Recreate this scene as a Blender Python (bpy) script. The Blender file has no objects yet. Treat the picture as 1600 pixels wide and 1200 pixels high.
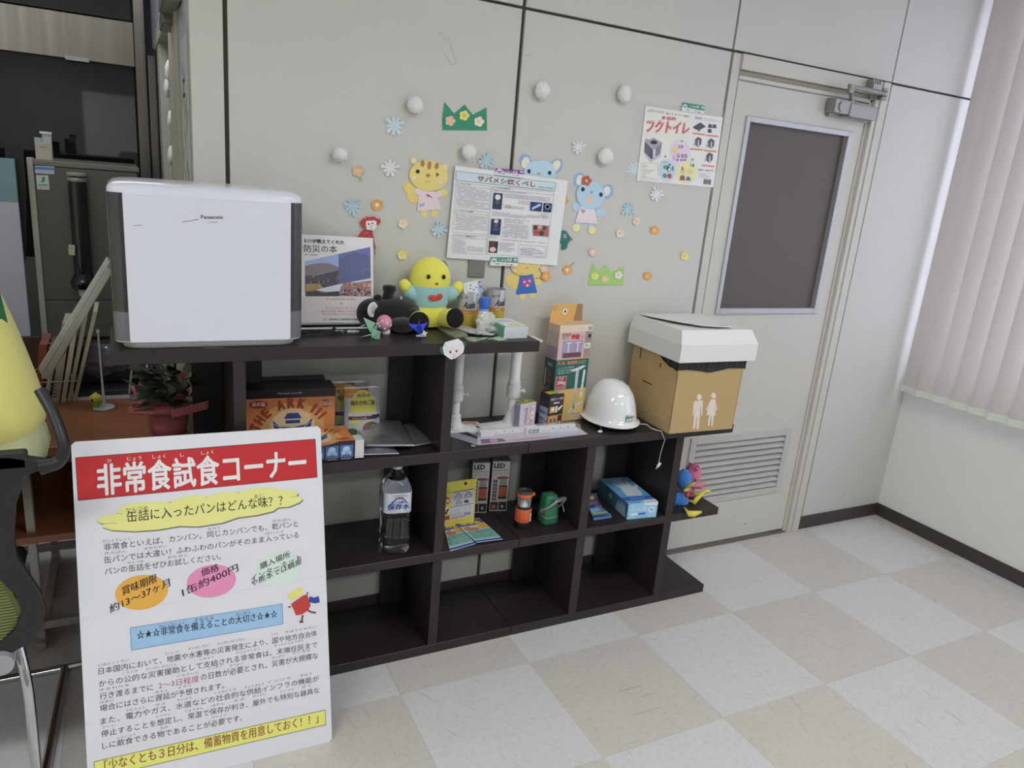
import bpy, bmesh, math, random
from mathutils import Vector, Matrix, Euler, noise
random.seed(7)
PI = math.pi
SC = bpy.context.scene
COL = SC.collection
# ------------------------------------------------------------ camera
CAM = Vector((-0.6766, -2.2884, 1.5626)); YAW, PIT, ROL, FPX = 0.4886, -0.2741, 0.0885, 1155.45
_f = Vector((math.sin(YAW)*math.cos(PIT), math.cos(YAW)*math.cos(PIT), math.sin(PIT)))
_r = Vector((math.cos(YAW), -math.sin(YAW), 0)); _u = _r.cross(_f)
RT = _r*math.cos(ROL)+_u*math.sin(ROL); UP = -_r*math.sin(ROL)+_u*math.cos(ROL)
cd = bpy.data.cameras.new('camera'); cam = bpy.data.objects.new('camera', cd); COL.objects.link(cam)
cd.sensor_width = 36; cd.lens = 36*FPX/1600; cd.clip_start = .05; cd.clip_end = 200
cam.matrix_world = Matrix.Translation(CAM) @ Matrix((RT, UP, -_f)).transposed().to_4x4()
SC.camera = cam
# ------------------------------------------------------------ exposure, sky, lamps
SC.view_settings.view_transform = 'Standard'; SC.view_settings.look = 'None'
SC.view_settings.exposure = -0.04; SC.view_settings.gamma = 1; SC.view_settings.use_curve_mapping = False
w = bpy.data.worlds.new('daylight'); SC.world = w; w.use_nodes = True
bg = w.node_tree.nodes['Background']; bg.inputs[0].default_value = (.75, .78, 1.0, 1); bg.inputs[1].default_value = 3.4
LAMP_K = 1.0
LAMPS = [(.9, -1.75), (-1.7, -1.75), (.9, -3.9), (-1.7, -3.9), (-.9, 1.15)]     # ceiling fittings (x, y)
LAMP_W = [25, 24, 27, 27, 9]
for (x, y), p in zip(LAMPS, LAMP_W):
    l = bpy.data.lights.new('tube_light', 'AREA'); l.shape = 'RECTANGLE'; l.size = 1.2; l.size_y = .28
    l.energy = p*LAMP_K; l.color = (.955, .98, 1.0); l.spread = 3.0
    o = bpy.data.objects.new('tube_light', l); COL.objects.link(o); o.location = (x, y, 2.665)
# ------------------------------------------------------------ helpers
def lin(c): return c/12.92 if c <= .04045 else ((c+.055)/1.055)**2.4
def hx(s, k=1.28):
    c = [lin(int(s[i:i+2], 16)/255)*k for i in (0, 2, 4)]; g = .3*c[0]+.6*c[1]+.1*c[2]
    return tuple(min(.86, x*.9+g*.1) for x in c)
_m = {}
def mat(s, rough=.6, metal=0, var=.05, sc=30, bump=0, bsc=200, k=1.28, name=None, alpha=1, spec=.5, coat=0, sheen=0):
    key = (s, rough, metal, var, sc, bump, bsc, k, alpha, spec, coat, sheen)
    if key in _m: return _m[key]
    m = bpy.data.materials.new(name or 'paint_'+s); m.use_nodes = True; nt = m.node_tree; b = nt.nodes['Principled BSDF']
    c = hx(s, k); b.inputs['Roughness'].default_value = rough; b.inputs['Metallic'].default_value = metal
    b.inputs['Specular IOR Level'].default_value = spec; b.inputs['Coat Weight'].default_value = coat
    b.inputs['Sheen Weight'].default_value = sheen; b.inputs['Alpha'].default_value = alpha
    if var > 0 or bump > 0:
        tc = nt.nodes.new('ShaderNodeTexCoord'); n = nt.nodes.new('ShaderNodeTexNoise'); n.inputs['Scale'].default_value = sc
        n.inputs['Detail'].default_value = 4; nt.links.new(tc.outputs['Object'], n.inputs['Vector'])
        mx = nt.nodes.new('ShaderNodeMix'); mx.data_type = 'RGBA'
        mx.inputs[6].default_value = (*[x*(1-var) for x in c], 1); mx.inputs[7].default_value = (*[min(.9, x*(1+var)) for x in c], 1)
        nt.links.new(n.outputs['Fac'], mx.inputs[0]); nt.links.new(mx.outputs[2], b.inputs['Base Color'])
    else: b.inputs['Base Color'].default_value = (*c, 1)
    if bump > 0:
        n2 = nt.nodes.new('ShaderNodeTexNoise'); n2.inputs['Scale'].default_value = bsc; n2.inputs['Detail'].default_value = 3
        nt.links.new(tc.outputs['Object'], n2.inputs['Vector'])
        bp = nt.nodes.new('ShaderNodeBump'); bp.inputs['Strength'].default_value = bump; bp.inputs['Distance'].default_value = .002
        nt.links.new(n2.outputs['Fac'], bp.inputs['Height']); nt.links.new(bp.outputs['Normal'], b.inputs['Normal'])
    _m[key] = m; return m
def ink(s): return mat(s, rough=.55, var=0)
def glass(name, col=(1, 1, 1), rough=0, ior=1.45):
    m = bpy.data.materials.new(name); m.use_nodes = True; b = m.node_tree.nodes['Principled BSDF']
    b.inputs['Base Color'].default_value = (*col, 1); b.inputs['Roughness'].default_value = rough
    b.inputs['Transmission Weight'].default_value = 1; b.inputs['IOR'].default_value = ior; return m
def clearfilm(name, col=(.9, .9, .95), fac=.25, rough=.12):
    m = bpy.data.materials.new(name); m.use_nodes = True; nt = m.node_tree; b = nt.nodes['Principled BSDF']
    b.inputs['Base Color'].default_value = (*col, 1); b.inputs['Roughness'].default_value = rough; b.inputs['Alpha'].default_value = fac
    b.inputs['Specular IOR Level'].default_value = .8; return m

def ray(x, y): return RT*((x-800)/FPX) - UP*((y-600)/FPX) + _f
def at(x, y, ax, v):                       # the point of plane ax = v seen at photo pixel x, y
    d = ray(x, y); k = 'XYZ'.index(ax); return CAM + d*((v-CAM[k])/d[k])
def zm(x0, y0, s): return lambda x, y: (x0+x/s, y0+y/s)
class Pl:                                  # a plane: origin, right, up; N faces the viewer
    def __init__(s, O, U, V):
        s.O = Vector(O); s.U = Vector(U).normalized(); s.V = Vector(V); s.V = (s.V-s.U*s.V.dot(s.U)).normalized(); s.N = s.U.cross(s.V)
    def p(s, x, y):
        d = ray(x, y); P = CAM + d*((s.O-CAM).dot(s.N)/d.dot(s.N)) - s.O; return (P.dot(s.U), P.dot(s.V))
    def w(s, u, v, n=0): return s.O+s.U*u+s.V*v+s.N*n
WALL = Pl((0, 0, 0), (1, 0, 0), (0, 0, 1))
class Fr:                                  # a standing frame: x from A to B, y away from the room, z up
    def __init__(s, A, B, tilt=0):
        s.A = Vector(A); s.X = (Vector(B)-s.A); s.L = s.X.length; s.X.normalize(); s.Z = Vector((0, 0, 1)); s.Y = s.Z.cross(s.X).normalized()
        if tilt:
            r = Matrix.Rotation(-tilt, 3, s.X); s.Y = r @ s.Y; s.Z = r @ s.Z
    def P(s, x, y, z): return s.A+s.X*x+s.Y*y+s.Z*z
    def front(s, y=0): return Pl(s.P(0, y, 0), s.X, s.Z)
    def top(s, h): return Pl(s.P(0, 0, h), s.X, s.Y)
    def left(s, d, x=0): return Pl(s.P(x, d, 0), -s.Y, s.Z)
    def right(s, x): return Pl(s.P(x, 0, 0), s.Y, s.Z)
_W = {}
def setp(o, label=None, cat=None, group=None, kind=None):
    if label: o['label'] = label
    if cat: o['category'] = cat
    if group: o['group'] = group
    if kind: o['kind'] = kind
    return o
def thing(name, label, cat, loc=(0, 0, 0), rz=0, group=None, kind=None):
    o = bpy.data.objects.new(name, None); COL.objects.link(o); o.empty_display_size = .05
    o.location = loc; o.rotation_euler = (0, 0, rz); _W[o] = Matrix.Translation(loc) @ Matrix.Rotation(rz, 4, 'Z')
    return setp(o, label, cat, group, kind)
class M:
    def __init__(s): s.v = []; s.f = []; s.i = []; s.m = []
    def mi(s, m):
        if isinstance(m, str): m = mat(m)
        if m not in s.m: s.m.append(m)
        return s.m.index(m)
    def add(s, vs, fs, m):
        b = len(s.v); k = s.mi(m); s.v += [Vector(v) for v in vs]
        for f in fs: s.f.append([b+i for i in f]); s.i.append(k)
        return s
    def box(s, a, b, m, F=None):
        (x0, y0, z0), (x1, y1, z1) = a, b; P = F.P if F else (lambda x, y, z: Vector((x, y, z)))
        vs = [P(x, y, z) for x in (x0, x1) for y in (y0, y1) for z in (z0, z1)]
        return s.add(vs, [(0, 1, 3, 2), (4, 6, 7, 5), (0, 4, 5, 1), (2, 3, 7, 6), (0, 2, 6, 4), (1, 5, 7, 3)], m)
    def quad(s, *p, m): return s.add(p, [tuple(range(len(p)))], m)
    def prism(s, pl, pts, n0, n1, m):
        n = len(pts); ar = sum(pts[i][0]*pts[(i+1) % n][1]-pts[(i+1) % n][0]*pts[i][1] for i in range(n))
        if ar < 0: pts = pts[::-1]
        vs = [pl.w(u, v, n0) for u, v in pts]+[pl.w(u, v, n1) for u, v in pts]
        fs = [tuple(range(n, 2*n)), tuple(range(n-1, -1, -1))]+[(i, (i+1) % n, n+(i+1) % n, n+i) for i in range(n)]
        return s.add(vs, fs, m)
    def flat(s, pl, pts, n0, m):
        n = len(pts); ar = sum(pts[i][0]*pts[(i+1) % n][1]-pts[(i+1) % n][0]*pts[i][1] for i in range(n))
        if ar < 0: pts = pts[::-1]
        return s.add([pl.w(u, v, n0) for u, v in pts], [tuple(range(n))], m)
    def lathe(s, c, prof, m, n=24, axis='Z', sq=None, F=None):
        c = Vector(c); vs = []; k = len(prof)
        for r, z in prof:
            for j in range(n):
                a = 2*PI*j/n; q = 1
                if sq: q = sq/max(abs(math.cos(a)), abs(math.sin(a)))**.55
                x, y = r*math.cos(a)*q, r*math.sin(a)*q
                p = Vector((x, y, z)) if axis == 'Z' else (Vector((z, x, y)) if axis == 'X' else Vector((x, z, y)))
                if F: p = F @ p
                vs.append(c+p)
        fs = [(i*n+j, i*n+(j+1) % n, (i+1)*n+(j+1) % n, (i+1)*n+j) for i in range(k-1) for j in range(n)]
        if axis == 'Y': fs = [f[::-1] for f in fs]
        if prof[0][0] > 0: fs.append(tuple(range(n-1, -1, -1)))
        if prof[-1][0] > 0: fs.append(tuple(range((k-1)*n, k*n)))
        return s.add(vs, fs, m)
    def ell(s, c, r, m, R=None, n=20, k=12, warp=None):
        c = Vector(c); vs = []; R = R or Matrix.Identity(3)
        for i in range(k+1):
            t = PI*i/k
            for j in range(n):
                a = 2*PI*j/n; p = Vector((math.sin(t)*math.cos(a), math.sin(t)*math.sin(a), math.cos(t)))
                q = Vector((p.x*r[0], p.y*r[1], p.z*r[2]))
                if warp: q = warp(p, q)
                vs.append(c+R @ q)
        return s.add(vs, [(i*n+j, (i+1)*n+j, (i+1)*n+(j+1) % n, i*n+(j+1) % n) for i in range(k) for j in range(n)], m)
    def tube(s, pts, r, m, n=10, rs=None, flat=1):
        pts = [Vector(p) for p in pts]; k = len(pts); vs = []; T = (pts[1]-pts[0]).normalized()
        ref = Vector((0, 0, 1)) if abs(T.z) < .9 else Vector((0, 1, 0)); Nn = T.cross(ref).normalized()
        for i, p in enumerate(pts):
            T = (pts[min(i+1, k-1)]-pts[max(i-1, 0)]).normalized(); Nn = (Nn-T*Nn.dot(T)).normalized(); B = T.cross(Nn)
            rr = rs[i] if rs else r
            for j in range(n):
                a = 2*PI*j/n; vs.append(p+(Nn*math.cos(a)+B*math.sin(a)*flat)*rr)
        fs = [(i*n+j, i*n+(j+1) % n, (i+1)*n+(j+1) % n, (i+1)*n+j) for i in range(k-1) for j in range(n)]
        return s.add(vs, fs+[tuple(range(n-1, -1, -1)), tuple(range((k-1)*n, k*n))], m)
    def build(s, name, parent=None, smooth=False, bevel=0, seg=2, label=None, cat=None, group=None, kind=None, loc=None, sub=0):
        if parent is not None: W = _W[parent]
        else:
            if loc is None:
                xs = [[v[i] for v in s.v] for i in range(3)]
                loc = ((min(xs[0])+max(xs[0]))/2, (min(xs[1])+max(xs[1]))/2, min(xs[2]))
            W = Matrix.Translation(loc)
        inv = W.inverted(); me = bpy.data.meshes.new(name)
        me.from_pydata([inv @ v for v in s.v], [], s.f)
        for m in s.m: me.materials.append(m)
        me.polygons.foreach_set('material_index', s.i)
        me.update(); o = bpy.data.objects.new(name, me); COL.objects.link(o); _W[o] = W
        if parent is not None: o.parent = parent
        else: o.matrix_world = W
        if smooth:
            me.shade_smooth(); me.set_sharp_from_angle(angle=math.radians(smooth if smooth > 1 else 40))
        if bevel:
            b = o.modifiers.new('bevel', 'BEVEL'); b.width = bevel; b.segments = seg; b.limit_method = 'ANGLE'; b.angle_limit = .6
        if sub:
            b = o.modifiers.new('sub', 'SUBSURF'); b.levels = b.render_levels = sub
        return setp(o, label, cat, group, kind)
def struct(name, m, parent=None, **k): return m.build(name, parent, kind=None if parent else 'structure', **k)
_tc = {}
def glyphs(t, off):
    if (t, off) in _tc: return _tc[t, off]
    if off > 0:                                          # bold: the sign laid over itself a few times
        v0, f0 = glyphs(t, 0); vs = []; fs = []
        for q_, (dx, dy) in enumerate(((0, 0), (off, 0), (-off, 0), (0, off*.8), (0, -off*.8), (off*.7, off*.6), (-off*.7, -off*.6))[:7 if off > .02 else 3]):
            b = len(vs); vs += [(x+dx, y+dy, q_*.00002) for x, y, _ in v0]; fs += [tuple(b+i for i in f) for f in f0]
        _tc[t, off] = (vs, fs); return vs, fs
    c = bpy.data.curves.new('t', 'FONT'); c.body = t; c.resolution_u = 2
    o = bpy.data.objects.new('t', c); COL.objects.link(o); me = o.to_mesh()
    r = ([(v.co.x, v.co.y, 0) for v in me.vertices], [tuple(p.vertices) for p in me.polygons])
    o.to_mesh_clear(); bpy.data.objects.remove(o); bpy.data.curves.remove(c); _tc[t, off] = r; return r
E0 = .00025
class Pr:                                  # flat print on a plane; f maps drawing units to plane units
    def __init__(s, pl, f=None, z=None, base=.0003):
        s.pl = pl; s.M = M(); s.base = base; s.k = 0
        s.f = f or (lambda x, y: pl.p(*(z(x, y) if z else (x, y))))
    def n(s, l): s.k += 1; return s.base+l*E0+min(s.k, 60)*2.5e-6
    def poly(s, pts, c, l=0): s.M.flat(s.pl, [s.f(*p) for p in pts], s.n(l), ink(c) if isinstance(c, str) else c); return s
    def rect(s, x0, y0, x1, y1, c, l=0): return s.poly([(x0, y0), (x1, y0), (x1, y1), (x0, y1)], c, l)
    def ell(s, x, y, rx, ry, c, l=0, n=20, rot=0):
        ca, sa = math.cos(rot), math.sin(rot)
        return s.poly([(x+rx*math.cos(t)*ca-ry*math.sin(t)*sa, y+rx*math.cos(t)*sa+ry*math.sin(t)*ca) for t in [2*PI*i/n for i in range(n)]], c, l)
    def line(s, pts, w, c, l=1):
        for (a, b), (x, y) in zip(pts, pts[1:]):
            d = math.hypot(x-a, y-b) or 1; nx, ny = -(y-b)/d*w/2, (x-a)/d*w/2
            s.poly([(a+nx, b+ny), (x+nx, y+ny), (x-nx, y-ny), (a-nx, b-ny)], c, l)
        return s
    def frame(s, x0, y0, x1, y1, w, c, l=1): return s.line([(x0, y0), (x1, y0), (x1, y1), (x0, y1), (x0, y0)], w, c, l)
    def text(s, t, p0, p1, h, c, l=2, bold=0, shear=0, vertical=False):
        if vertical:                                     # p0 top, p1 bottom of a vertical line of signs
            n = len(t)
            for i, ch in enumerate(t):
                q = (p0[0]+(p1[0]-p0[0])*(i+1)/n, p0[1]+(p1[1]-p0[1])*(i+1)/n); s.text(ch, q, (q[0]+h, q[1]), h, c, l, bold)
            return s
        vs, fs = glyphs(t, bold)
        if not vs: return s
        x0 = min(v[0] for v in vs); x1 = max(v[0] for v in vs)
        a = Vector(s.f(*p0)); b = Vector(s.f(*p1)); hh = (Vector(s.f(p0[0], p0[1]-h))-a).length/.88
        asc = all(ord(ch) < 256 for ch in t)
        if asc: hh *= .88/.72
        d = (b-a); L = d.length; d.normalize(); e = Vector((-d.y, d.x)); k = L/max(x1-x0, 1e-6)
        lift = 0 if asc else .07
        s.M.add([s.pl.w(*(a+d*((x-x0)*k+shear*y*hh)+e*((y+lift)*hh)), s.n(l)+g) for x, y, g in vs], fs, ink(c)); return s
    def scrib(s, x0, y0, x1, y1, rows, c='6a6a6a', l=1, fill=.95, th=.38, short=.0, rnd=None):
        R = rnd or random; dy = (y1-y0)/rows
        for i in range(rows):
            y = y0+dy*(i+.3); xe = x1-(x1-x0)*(R.random()*.5 if R.random() < short+.15 else 0); x = x0
            while x < xe:
                wd = (abs(x1-x0))*(.02+.05*R.random())
                if R.random() < fill: s.rect(x, y, min(x+wd*.85, xe), y+dy*th, c, l)
                x += wd
        return s
    def put(s, parent, name='print', **k): return s.M.build(name, parent, **k)
def grid(pl, w, h): return lambda x, y: (x*w, (1-y)*h)       # drawing units 0..1, y down
# ------------------------------------------------------------ materials of the room
def streak_mat(name, s, amt=.10, streak=(1.1, 95), rough=.35, k=1.28, scuff=True):
    m = bpy.data.materials.new(name); m.use_nodes = True; nt = m.node_tree; b = nt.nodes['Principled BSDF']; L = nt.links.new
    c = hx(s, k); tc = nt.nodes.new('ShaderNodeTexCoord'); oi = nt.nodes.new('ShaderNodeObjectInfo')
    ad = nt.nodes.new('ShaderNodeVectorMath'); ad.operation = 'ADD'; L(tc.outputs['Object'], ad.inputs[0])
    mu = nt.nodes.new('ShaderNodeVectorMath'); mu.operation = 'SCALE'; L(oi.outputs['Location'], mu.inputs[0]); mu.inputs['Scale'].default_value = 3.7
    L(mu.outputs[0], ad.inputs[1])
    n = nt.nodes.new('ShaderNodeTexNoise'); n.inputs['Scale'].default_value = 7; n.inputs['Detail'].default_value = 8; n.inputs['Roughness'].default_value = .7
    L(ad.outputs[0], n.inputs['Vector'])
    mp = nt.nodes.new('ShaderNodeMapping'); mp.inputs['Scale'].default_value = (streak[0]*6, streak[1], 1); rz = nt.nodes.new('ShaderNodeVectorRotate'); rz.rotation_type = 'Z_AXIS'; ra_ = nt.nodes.new('ShaderNodeMath'); ra_.operation = 'MULTIPLY'; ra_.inputs[1].default_value = 6.3; L(oi.outputs['Random'], ra_.inputs[0]); L(ra_.outputs[0], rz.inputs['Angle']); L(ad.outputs[0], rz.inputs['Vector'])
    L(rz.outputs[0], mp.inputs[0]); n2 = nt.nodes.new('ShaderNodeTexNoise'); n2.inputs['Scale'].default_value = 1; n2.inputs['Detail'].default_value = 5
    L(mp.outputs[0], n2.inputs['Vector'])
    mx = nt.nodes.new('ShaderNodeMix'); mx.data_type = 'RGBA'; mx.inputs[6].default_value = (*[x*(1-amt) for x in c], 1); mx.inputs[7].default_value = (*[min(.9, x*(1+amt)) for x in c], 1)
    L(n.outputs['Fac'], mx.inputs[0])
    rp = nt.nodes.new('ShaderNodeValToRGB'); rp.color_ramp.elements[0].position = .27; rp.color_ramp.elements[0].color = (.62, .6, .58, 1)
    rp.color_ramp.elements[1].position = .37; rp.color_ramp.elements[1].color = (1, 1, 1, 1); L(n2.outputs['Fac'], rp.inputs[0])
    m2 = nt.nodes.new('ShaderNodeMix'); m2.data_type = 'RGBA'; m2.blend_type = 'MULTIPLY'; m2.inputs[0].default_value = .6 if scuff else 0
    n3 = nt.nodes.new('ShaderNodeTexNoise'); n3.inputs['Scale'].default_value = 55; n3.inputs['Detail'].default_value = 6; n3.inputs['Roughness'].default_value = .75; L(ad.outputs[0], n3.inputs['Vector'])
    r3 = nt.nodes.new('ShaderNodeValToRGB'); r3.color_ramp.elements[0].position = .36; r3.color_ramp.elements[0].color = (.78, .77, .75, 1); r3.color_ramp.elements[1].position = .52; r3.color_ramp.elements[1].color = (1, 1, 1, 1); L(n3.outputs['Fac'], r3.inputs[0])
    m3 = nt.nodes.new('ShaderNodeMix'); m3.data_type = 'RGBA'; m3.blend_type = 'MULTIPLY'; m3.inputs[0].default_value = .45; L(mx.outputs[2], m3.inputs[6]); L(r3.outputs[0], m3.inputs[7])
    L(m3.outputs[2], m2.inputs[6]); L(rp.outputs[0], m2.inputs[7]); L(m2.outputs[2], b.inputs['Base Color'])
    rr = nt.nodes.new('ShaderNodeMapRange'); rr.inputs[3].default_value = rough-.06; rr.inputs[4].default_value = rough+.12; L(n.outputs['Fac'], rr.inputs[0]); L(rr.outputs[0], b.inputs['Roughness'])
    return m
TILE_L = streak_mat('pale_grey_vinyl', 'bfbebe', .06, rough=.42); TILE_B = streak_mat('beige_vinyl', 'b7b3ab', .08, rough=.42)
def grain_mat(name, s, s2, rough=.4, axis=0, k=1.28, sc=9):
    m = bpy.data.materials.new(name); m.use_nodes = True; nt = m.node_tree; b = nt.nodes['Principled BSDF']; L = nt.links.new
    tc = nt.nodes.new('ShaderNodeTexCoord'); mp = nt.nodes.new('ShaderNodeMapping'); q = [sc*14]*3; q[axis] = sc*.5; mp.inputs['Scale'].default_value = q
    L(tc.outputs['Object'], mp.inputs[0]); n = nt.nodes.new('ShaderNodeTexNoise'); n.inputs['Scale'].default_value = 1; n.inputs['Detail'].default_value = 6; L(mp.outputs[0], n.inputs['Vector'])
    mx = nt.nodes.new('ShaderNodeMix'); mx.data_type = 'RGBA'; mx.inputs[6].default_value = (*hx(s, k), 1); mx.inputs[7].default_value = (*hx(s2, k), 1)
    L(n.outputs['Fac'], mx.inputs[0]); L(mx.outputs[2], b.inputs['Base Color']); b.inputs['Roughness'].default_value = rough; return m
WENGE = grain_mat('dark_wenge_board', '1f1a18', '2a2422', .42); WENGE_V = grain_mat('dark_wenge_upright', '1f1a18', '2a2422', .44, axis=2)
DESKW = grain_mat('reddish_brown_wood', '784628', '9c6238', .28, k=1.2)
WALLM = mat('b9b8b1', rough=.55, var=.025, sc=6, bump=.15, bsc=400, name='beige_wall_panel')
WALLW = mat('d2d3cf', rough=.8, var=.02, sc=5, bump=.25, bsc=120, name='off_white_wallpaper')
DOORM = mat('b8b6ac', rough=.5, var=.02, sc=5, name='beige_door_paint')
BASEM = mat('3c3430', rough=.45, name='dark_vinyl_baseboard'); STEEL = grain_mat('brushed_steel', '57534c', '908c84', .27, axis=2, sc=1.6); STEEL.node_tree.nodes['Principled BSDF'].inputs['Metallic'].default_value = .9  # steel: uneven reflections painted into the colour as vertical streaks
ALU = mat('a6a7aa', rough=.42, metal=.45, name='aluminium'); JOINT = mat('4a463c', rough=.9, name='joint_dark')
# ------------------------------------------------------------ floor
X0, X1, Y0, Y1 = -3.15, 2.79, -4.9, 2.6
fl = thing('floor', None, None, (0, 0, 0), kind='structure')
M().box((X0-.5, Y0-.2, -.12), (X1+.3, Y1+.6, -.004), mat('8f897c', rough=.9)).build('subfloor', fl)
def tilemesh(nm, m):
    q = M(); h = .2247; q.add([(-h, -h, -.004), (h, -h, -.004), (h, h, -.004), (-h, h, -.004), (-h, -h, 0), (h, -h, 0), (h, h, 0), (-h, h, 0)], [(4, 5, 6, 7), (0, 1, 5, 4), (1, 2, 6, 5), (2, 3, 7, 6), (3, 0, 4, 7)], m)
    me = bpy.data.meshes.new(nm); me.from_pydata(q.v, [], q.f); me.materials.append(m); return me
tl, tb = tilemesh('tile_pale', TILE_L), tilemesh('tile_beige', TILE_B)
for i in range(-7, 7):
    for j in range(-7, 10):                             # j counts rows towards the camera from row line 0
        cx, cy = (i+.5)*.45, -.4668-(j+.5)*.45
        if cx > 3.0 or cy < -4.9 or cy > 2.75: continue
        if cx-.2243 > 2.78: continue
        o = bpy.data.objects.new('tile', tb if (i+j) % 2 else tl); COL.objects.link(o); o.parent = fl; o.location = (cx, cy, 0)
        if cx+.2243 > 2.79:                              # cut strip beside the right wall
            wd = 2.79-(cx-.2243); o.scale = (wd/.4486, 1, 1); o.location.x = cx-.2243+wd/2
# ------------------------------------------------------------ back wall of lift-off panels with a door
wb = thing('wall_back', None, None, (0, 0, 0), kind='structure')
q = M(); q.box((-.505, .012, 0), (1.37, .03, 2.7), JOINT); q.box((2.17, .012, 0), (2.95, .12, 2.7), JOINT); q.box((1.37, .012, 2.045), (2.17, .12, 2.7), JOINT)
q.build('backing', wb)
def panel(x0, x1, z0, z1): M().box((x0, 0, z0), (x1, .012, z1), WALLM).build('wall_panel', wb, bevel=.0015)
for (a, b) in ((-.509, -.426), (-.414, .4595), (.4725, 1.329)):
    panel(a, b, .0, 2.066); panel(a, b, 2.075, 2.698)
panel(1.338, 2.216, 2.075, 2.698); panel(2.224, 2.79, 2.075, 2.698); panel(2.224, 2.79, 0, 2.066)
M().box((-.509, .012, 0), (-.48, .045, 2.698), mat('b9b79c', rough=.5)).build('end_cap', wb)
# faint rub marks high on the panels
q = Pr(WALL, z=zm(0, 0, 1), base=.0002)
for pts in ([(683, 55), (690, 50), (697, 66)], [(700, 58), (712, 98), (705, 102), (694, 84)], [(820, 88), (828, 84), (830, 92)]): q.line(pts, .8, '9c9686', 0)
q.put(wb, 'scuff_mark')
bb = thing('baseboard_back', None, None, (0, 0, 0), kind='structure')
for a, b in ((-.509, 1.365), (2.19, 2.79)): M().box((a, -.008, 0), (b, .001, .066), BASEM).build('board', bb, bevel=.002)
# side wall with window_1 behind the blind
wr = thing('wall_right', None, None, (2.79, 0, 0), kind='structure')
q = M(); q.box((2.79, Y0, 0), (2.95, .1, .78), WALLW); q.box((2.79, Y0, 2.55), (2.95, .1, 2.7), WALLW); q.box((2.79, -.035, .78), (2.95, .1, 2.55), WALLW); q.box((2.79, Y0, .78), (2.95, -3.3, 2.55), WALLW)
q.build('plaster', wr)
M().box((2.782, Y0, 0), (2.79, -.008, .066), BASEM).build('baseboard_right', None, kind='structure', bevel=.002)
w1 = thing('window_1', None, None, (2.87, -1.7, .78), kind='structure')
q = M()
for a, b in ((-3.3, -3.25), (-1.72, -1.68), (-.085, -.035)): q.box((2.85, a, .78), (2.89, b, 2.55), ALU)
q.box((2.85, -3.3, .78), (2.89, -.035, .82), ALU); q.box((2.85, -3.3, 2.51), (2.89, -.035, 2.55), ALU); q.build('window_frame', w1, bevel=.002)
for a, b in ((-3.25, -1.72), (-1.68, -.085)): M().box((2.868, a, .82), (2.872, b, 2.51), clearfilm('window_glass', (.8, .85, 1), .08, .02)).build('pane', w1)
M().box((2.792, -3.3, .765), (2.85, -.10, .782), WALLW).build('window_sill', w1)
# other walls and ceiling
struct('wall_left', M().box((X0-.1, Y0, 0), (X0, Y1, 2.7), WALLW)); struct('wall_front', M().box((X0-.1, Y0-.1, 0), (X1+.2, Y0, 2.7), mat('8e8a86', rough=.8)))
cl = thing('ceiling', None, None, (0, 0, 2.7), kind='structure'); M().box((X0-.1, Y0-.1, 2.7), (X1+.2, Y1+.7, 2.8), mat('c9c9c4', rough=.9)).build('ceiling_board', cl)
EMI = bpy.data.materials.new('lit_tube'); EMI.use_nodes = True; e = EMI.node_tree.nodes['Principled BSDF']; e.inputs['Emission Color'].default_value = (1, .98, .94, 1); e.inputs['Emission Strength'].default_value = 6
for i, (x, y) in enumerate(LAMPS):
    t = thing('ceiling_light', 'white fluorescent ceiling fitting, '+['over the open floor near the window', 'over the left of the room near the shelf', 'at the window side behind the camera', 'at the far left behind the camera', 'in the passage beyond the wall'][i], 'light', (x, y, 2.64))
    q = M(); q.box((x-.63, y-.16, 2.672), (x+.63, y+.16, 2.698), 'd8d8d4'); q.build('housing', t)
    for dy in (-.08, .08): M().lathe((x-.59, y+dy, 2.656), [(.013, 0), (.013, 1.18)], EMI, 10, 'X').build('tube', t, smooth=True)
# ------------------------------------------------------------ door_1
d = thing('door_1', None, None, (1.77, 0, 0), kind='structure')
q = M()
for x0, x1, y0 in ((1.338, 1.375, -.004), (2.098, 2.112, -.010), (2.112, 2.126, -.026), (2.126, 2.148, -.016), (2.148, 2.19, -.022), (2.19, 2.216, -.002)): q.box((x0, y0, 0), (x1, .06, 2.066), DOORM)
q.build('jamb', d, bevel=.002)
q = M(); q.box((1.375, -.016, 2.012), (2.112, .06, 2.066), DOORM); q.box((1.375, .0, 1.992), (2.112, .06, 2.012), mat('8f8a78')); q.box((1.375, -.010, 1.978), (2.112, .06, 1.992), DOORM); q.build('head', d, bevel=.002)
lf = M(); YD = -.004
for a, b in (((1.378, YD, .022), (1.455, .036, 1.972)), ((2.02, YD, .022), (2.096, .036, 1.972)), ((1.455, YD, 1.845), (2.02, .036, 1.972)), ((1.455, YD, .53), (2.02, .036, 1.10)), ((1.455, YD, .022), (2.02, .036, .24))): lf.box(a, b, DOORM)
leaf = lf.build('door_leaf', d)
q = M()
for x0, x1, z0, z1 in ((1.443, 1.463, 1.088, 1.857), (2.010, 2.034, 1.088, 1.857), (1.463, 2.010, 1.088, 1.112), (1.463, 2.010, 1.836, 1.857)): q.box((x0, -.012, z0), (x1, .03, z1), ALU)
q.build('glazing_bead', leaf, bevel=.002)
M().box((1.463, .012, 1.112), (2.010, .018, 1.836), mat('5d544e', rough=.5, var=.03, sc=9, k=1.0, name='smoked_pane')).build('pane', leaf)
q = M(); VT = mat('aeada6', rough=.45)
for x0, x1, z0, z1 in ((1.425, 1.458, .226, .545), (1.992, 2.028, .226, .545), (1.458, 1.992, .226, .256), (1.458, 1.992, .516, .545)): q.box((x0, -.010, z0), (x1, .02, z1), VT)
vent = q.build('vent_frame', d, bevel=.0015)
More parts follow.
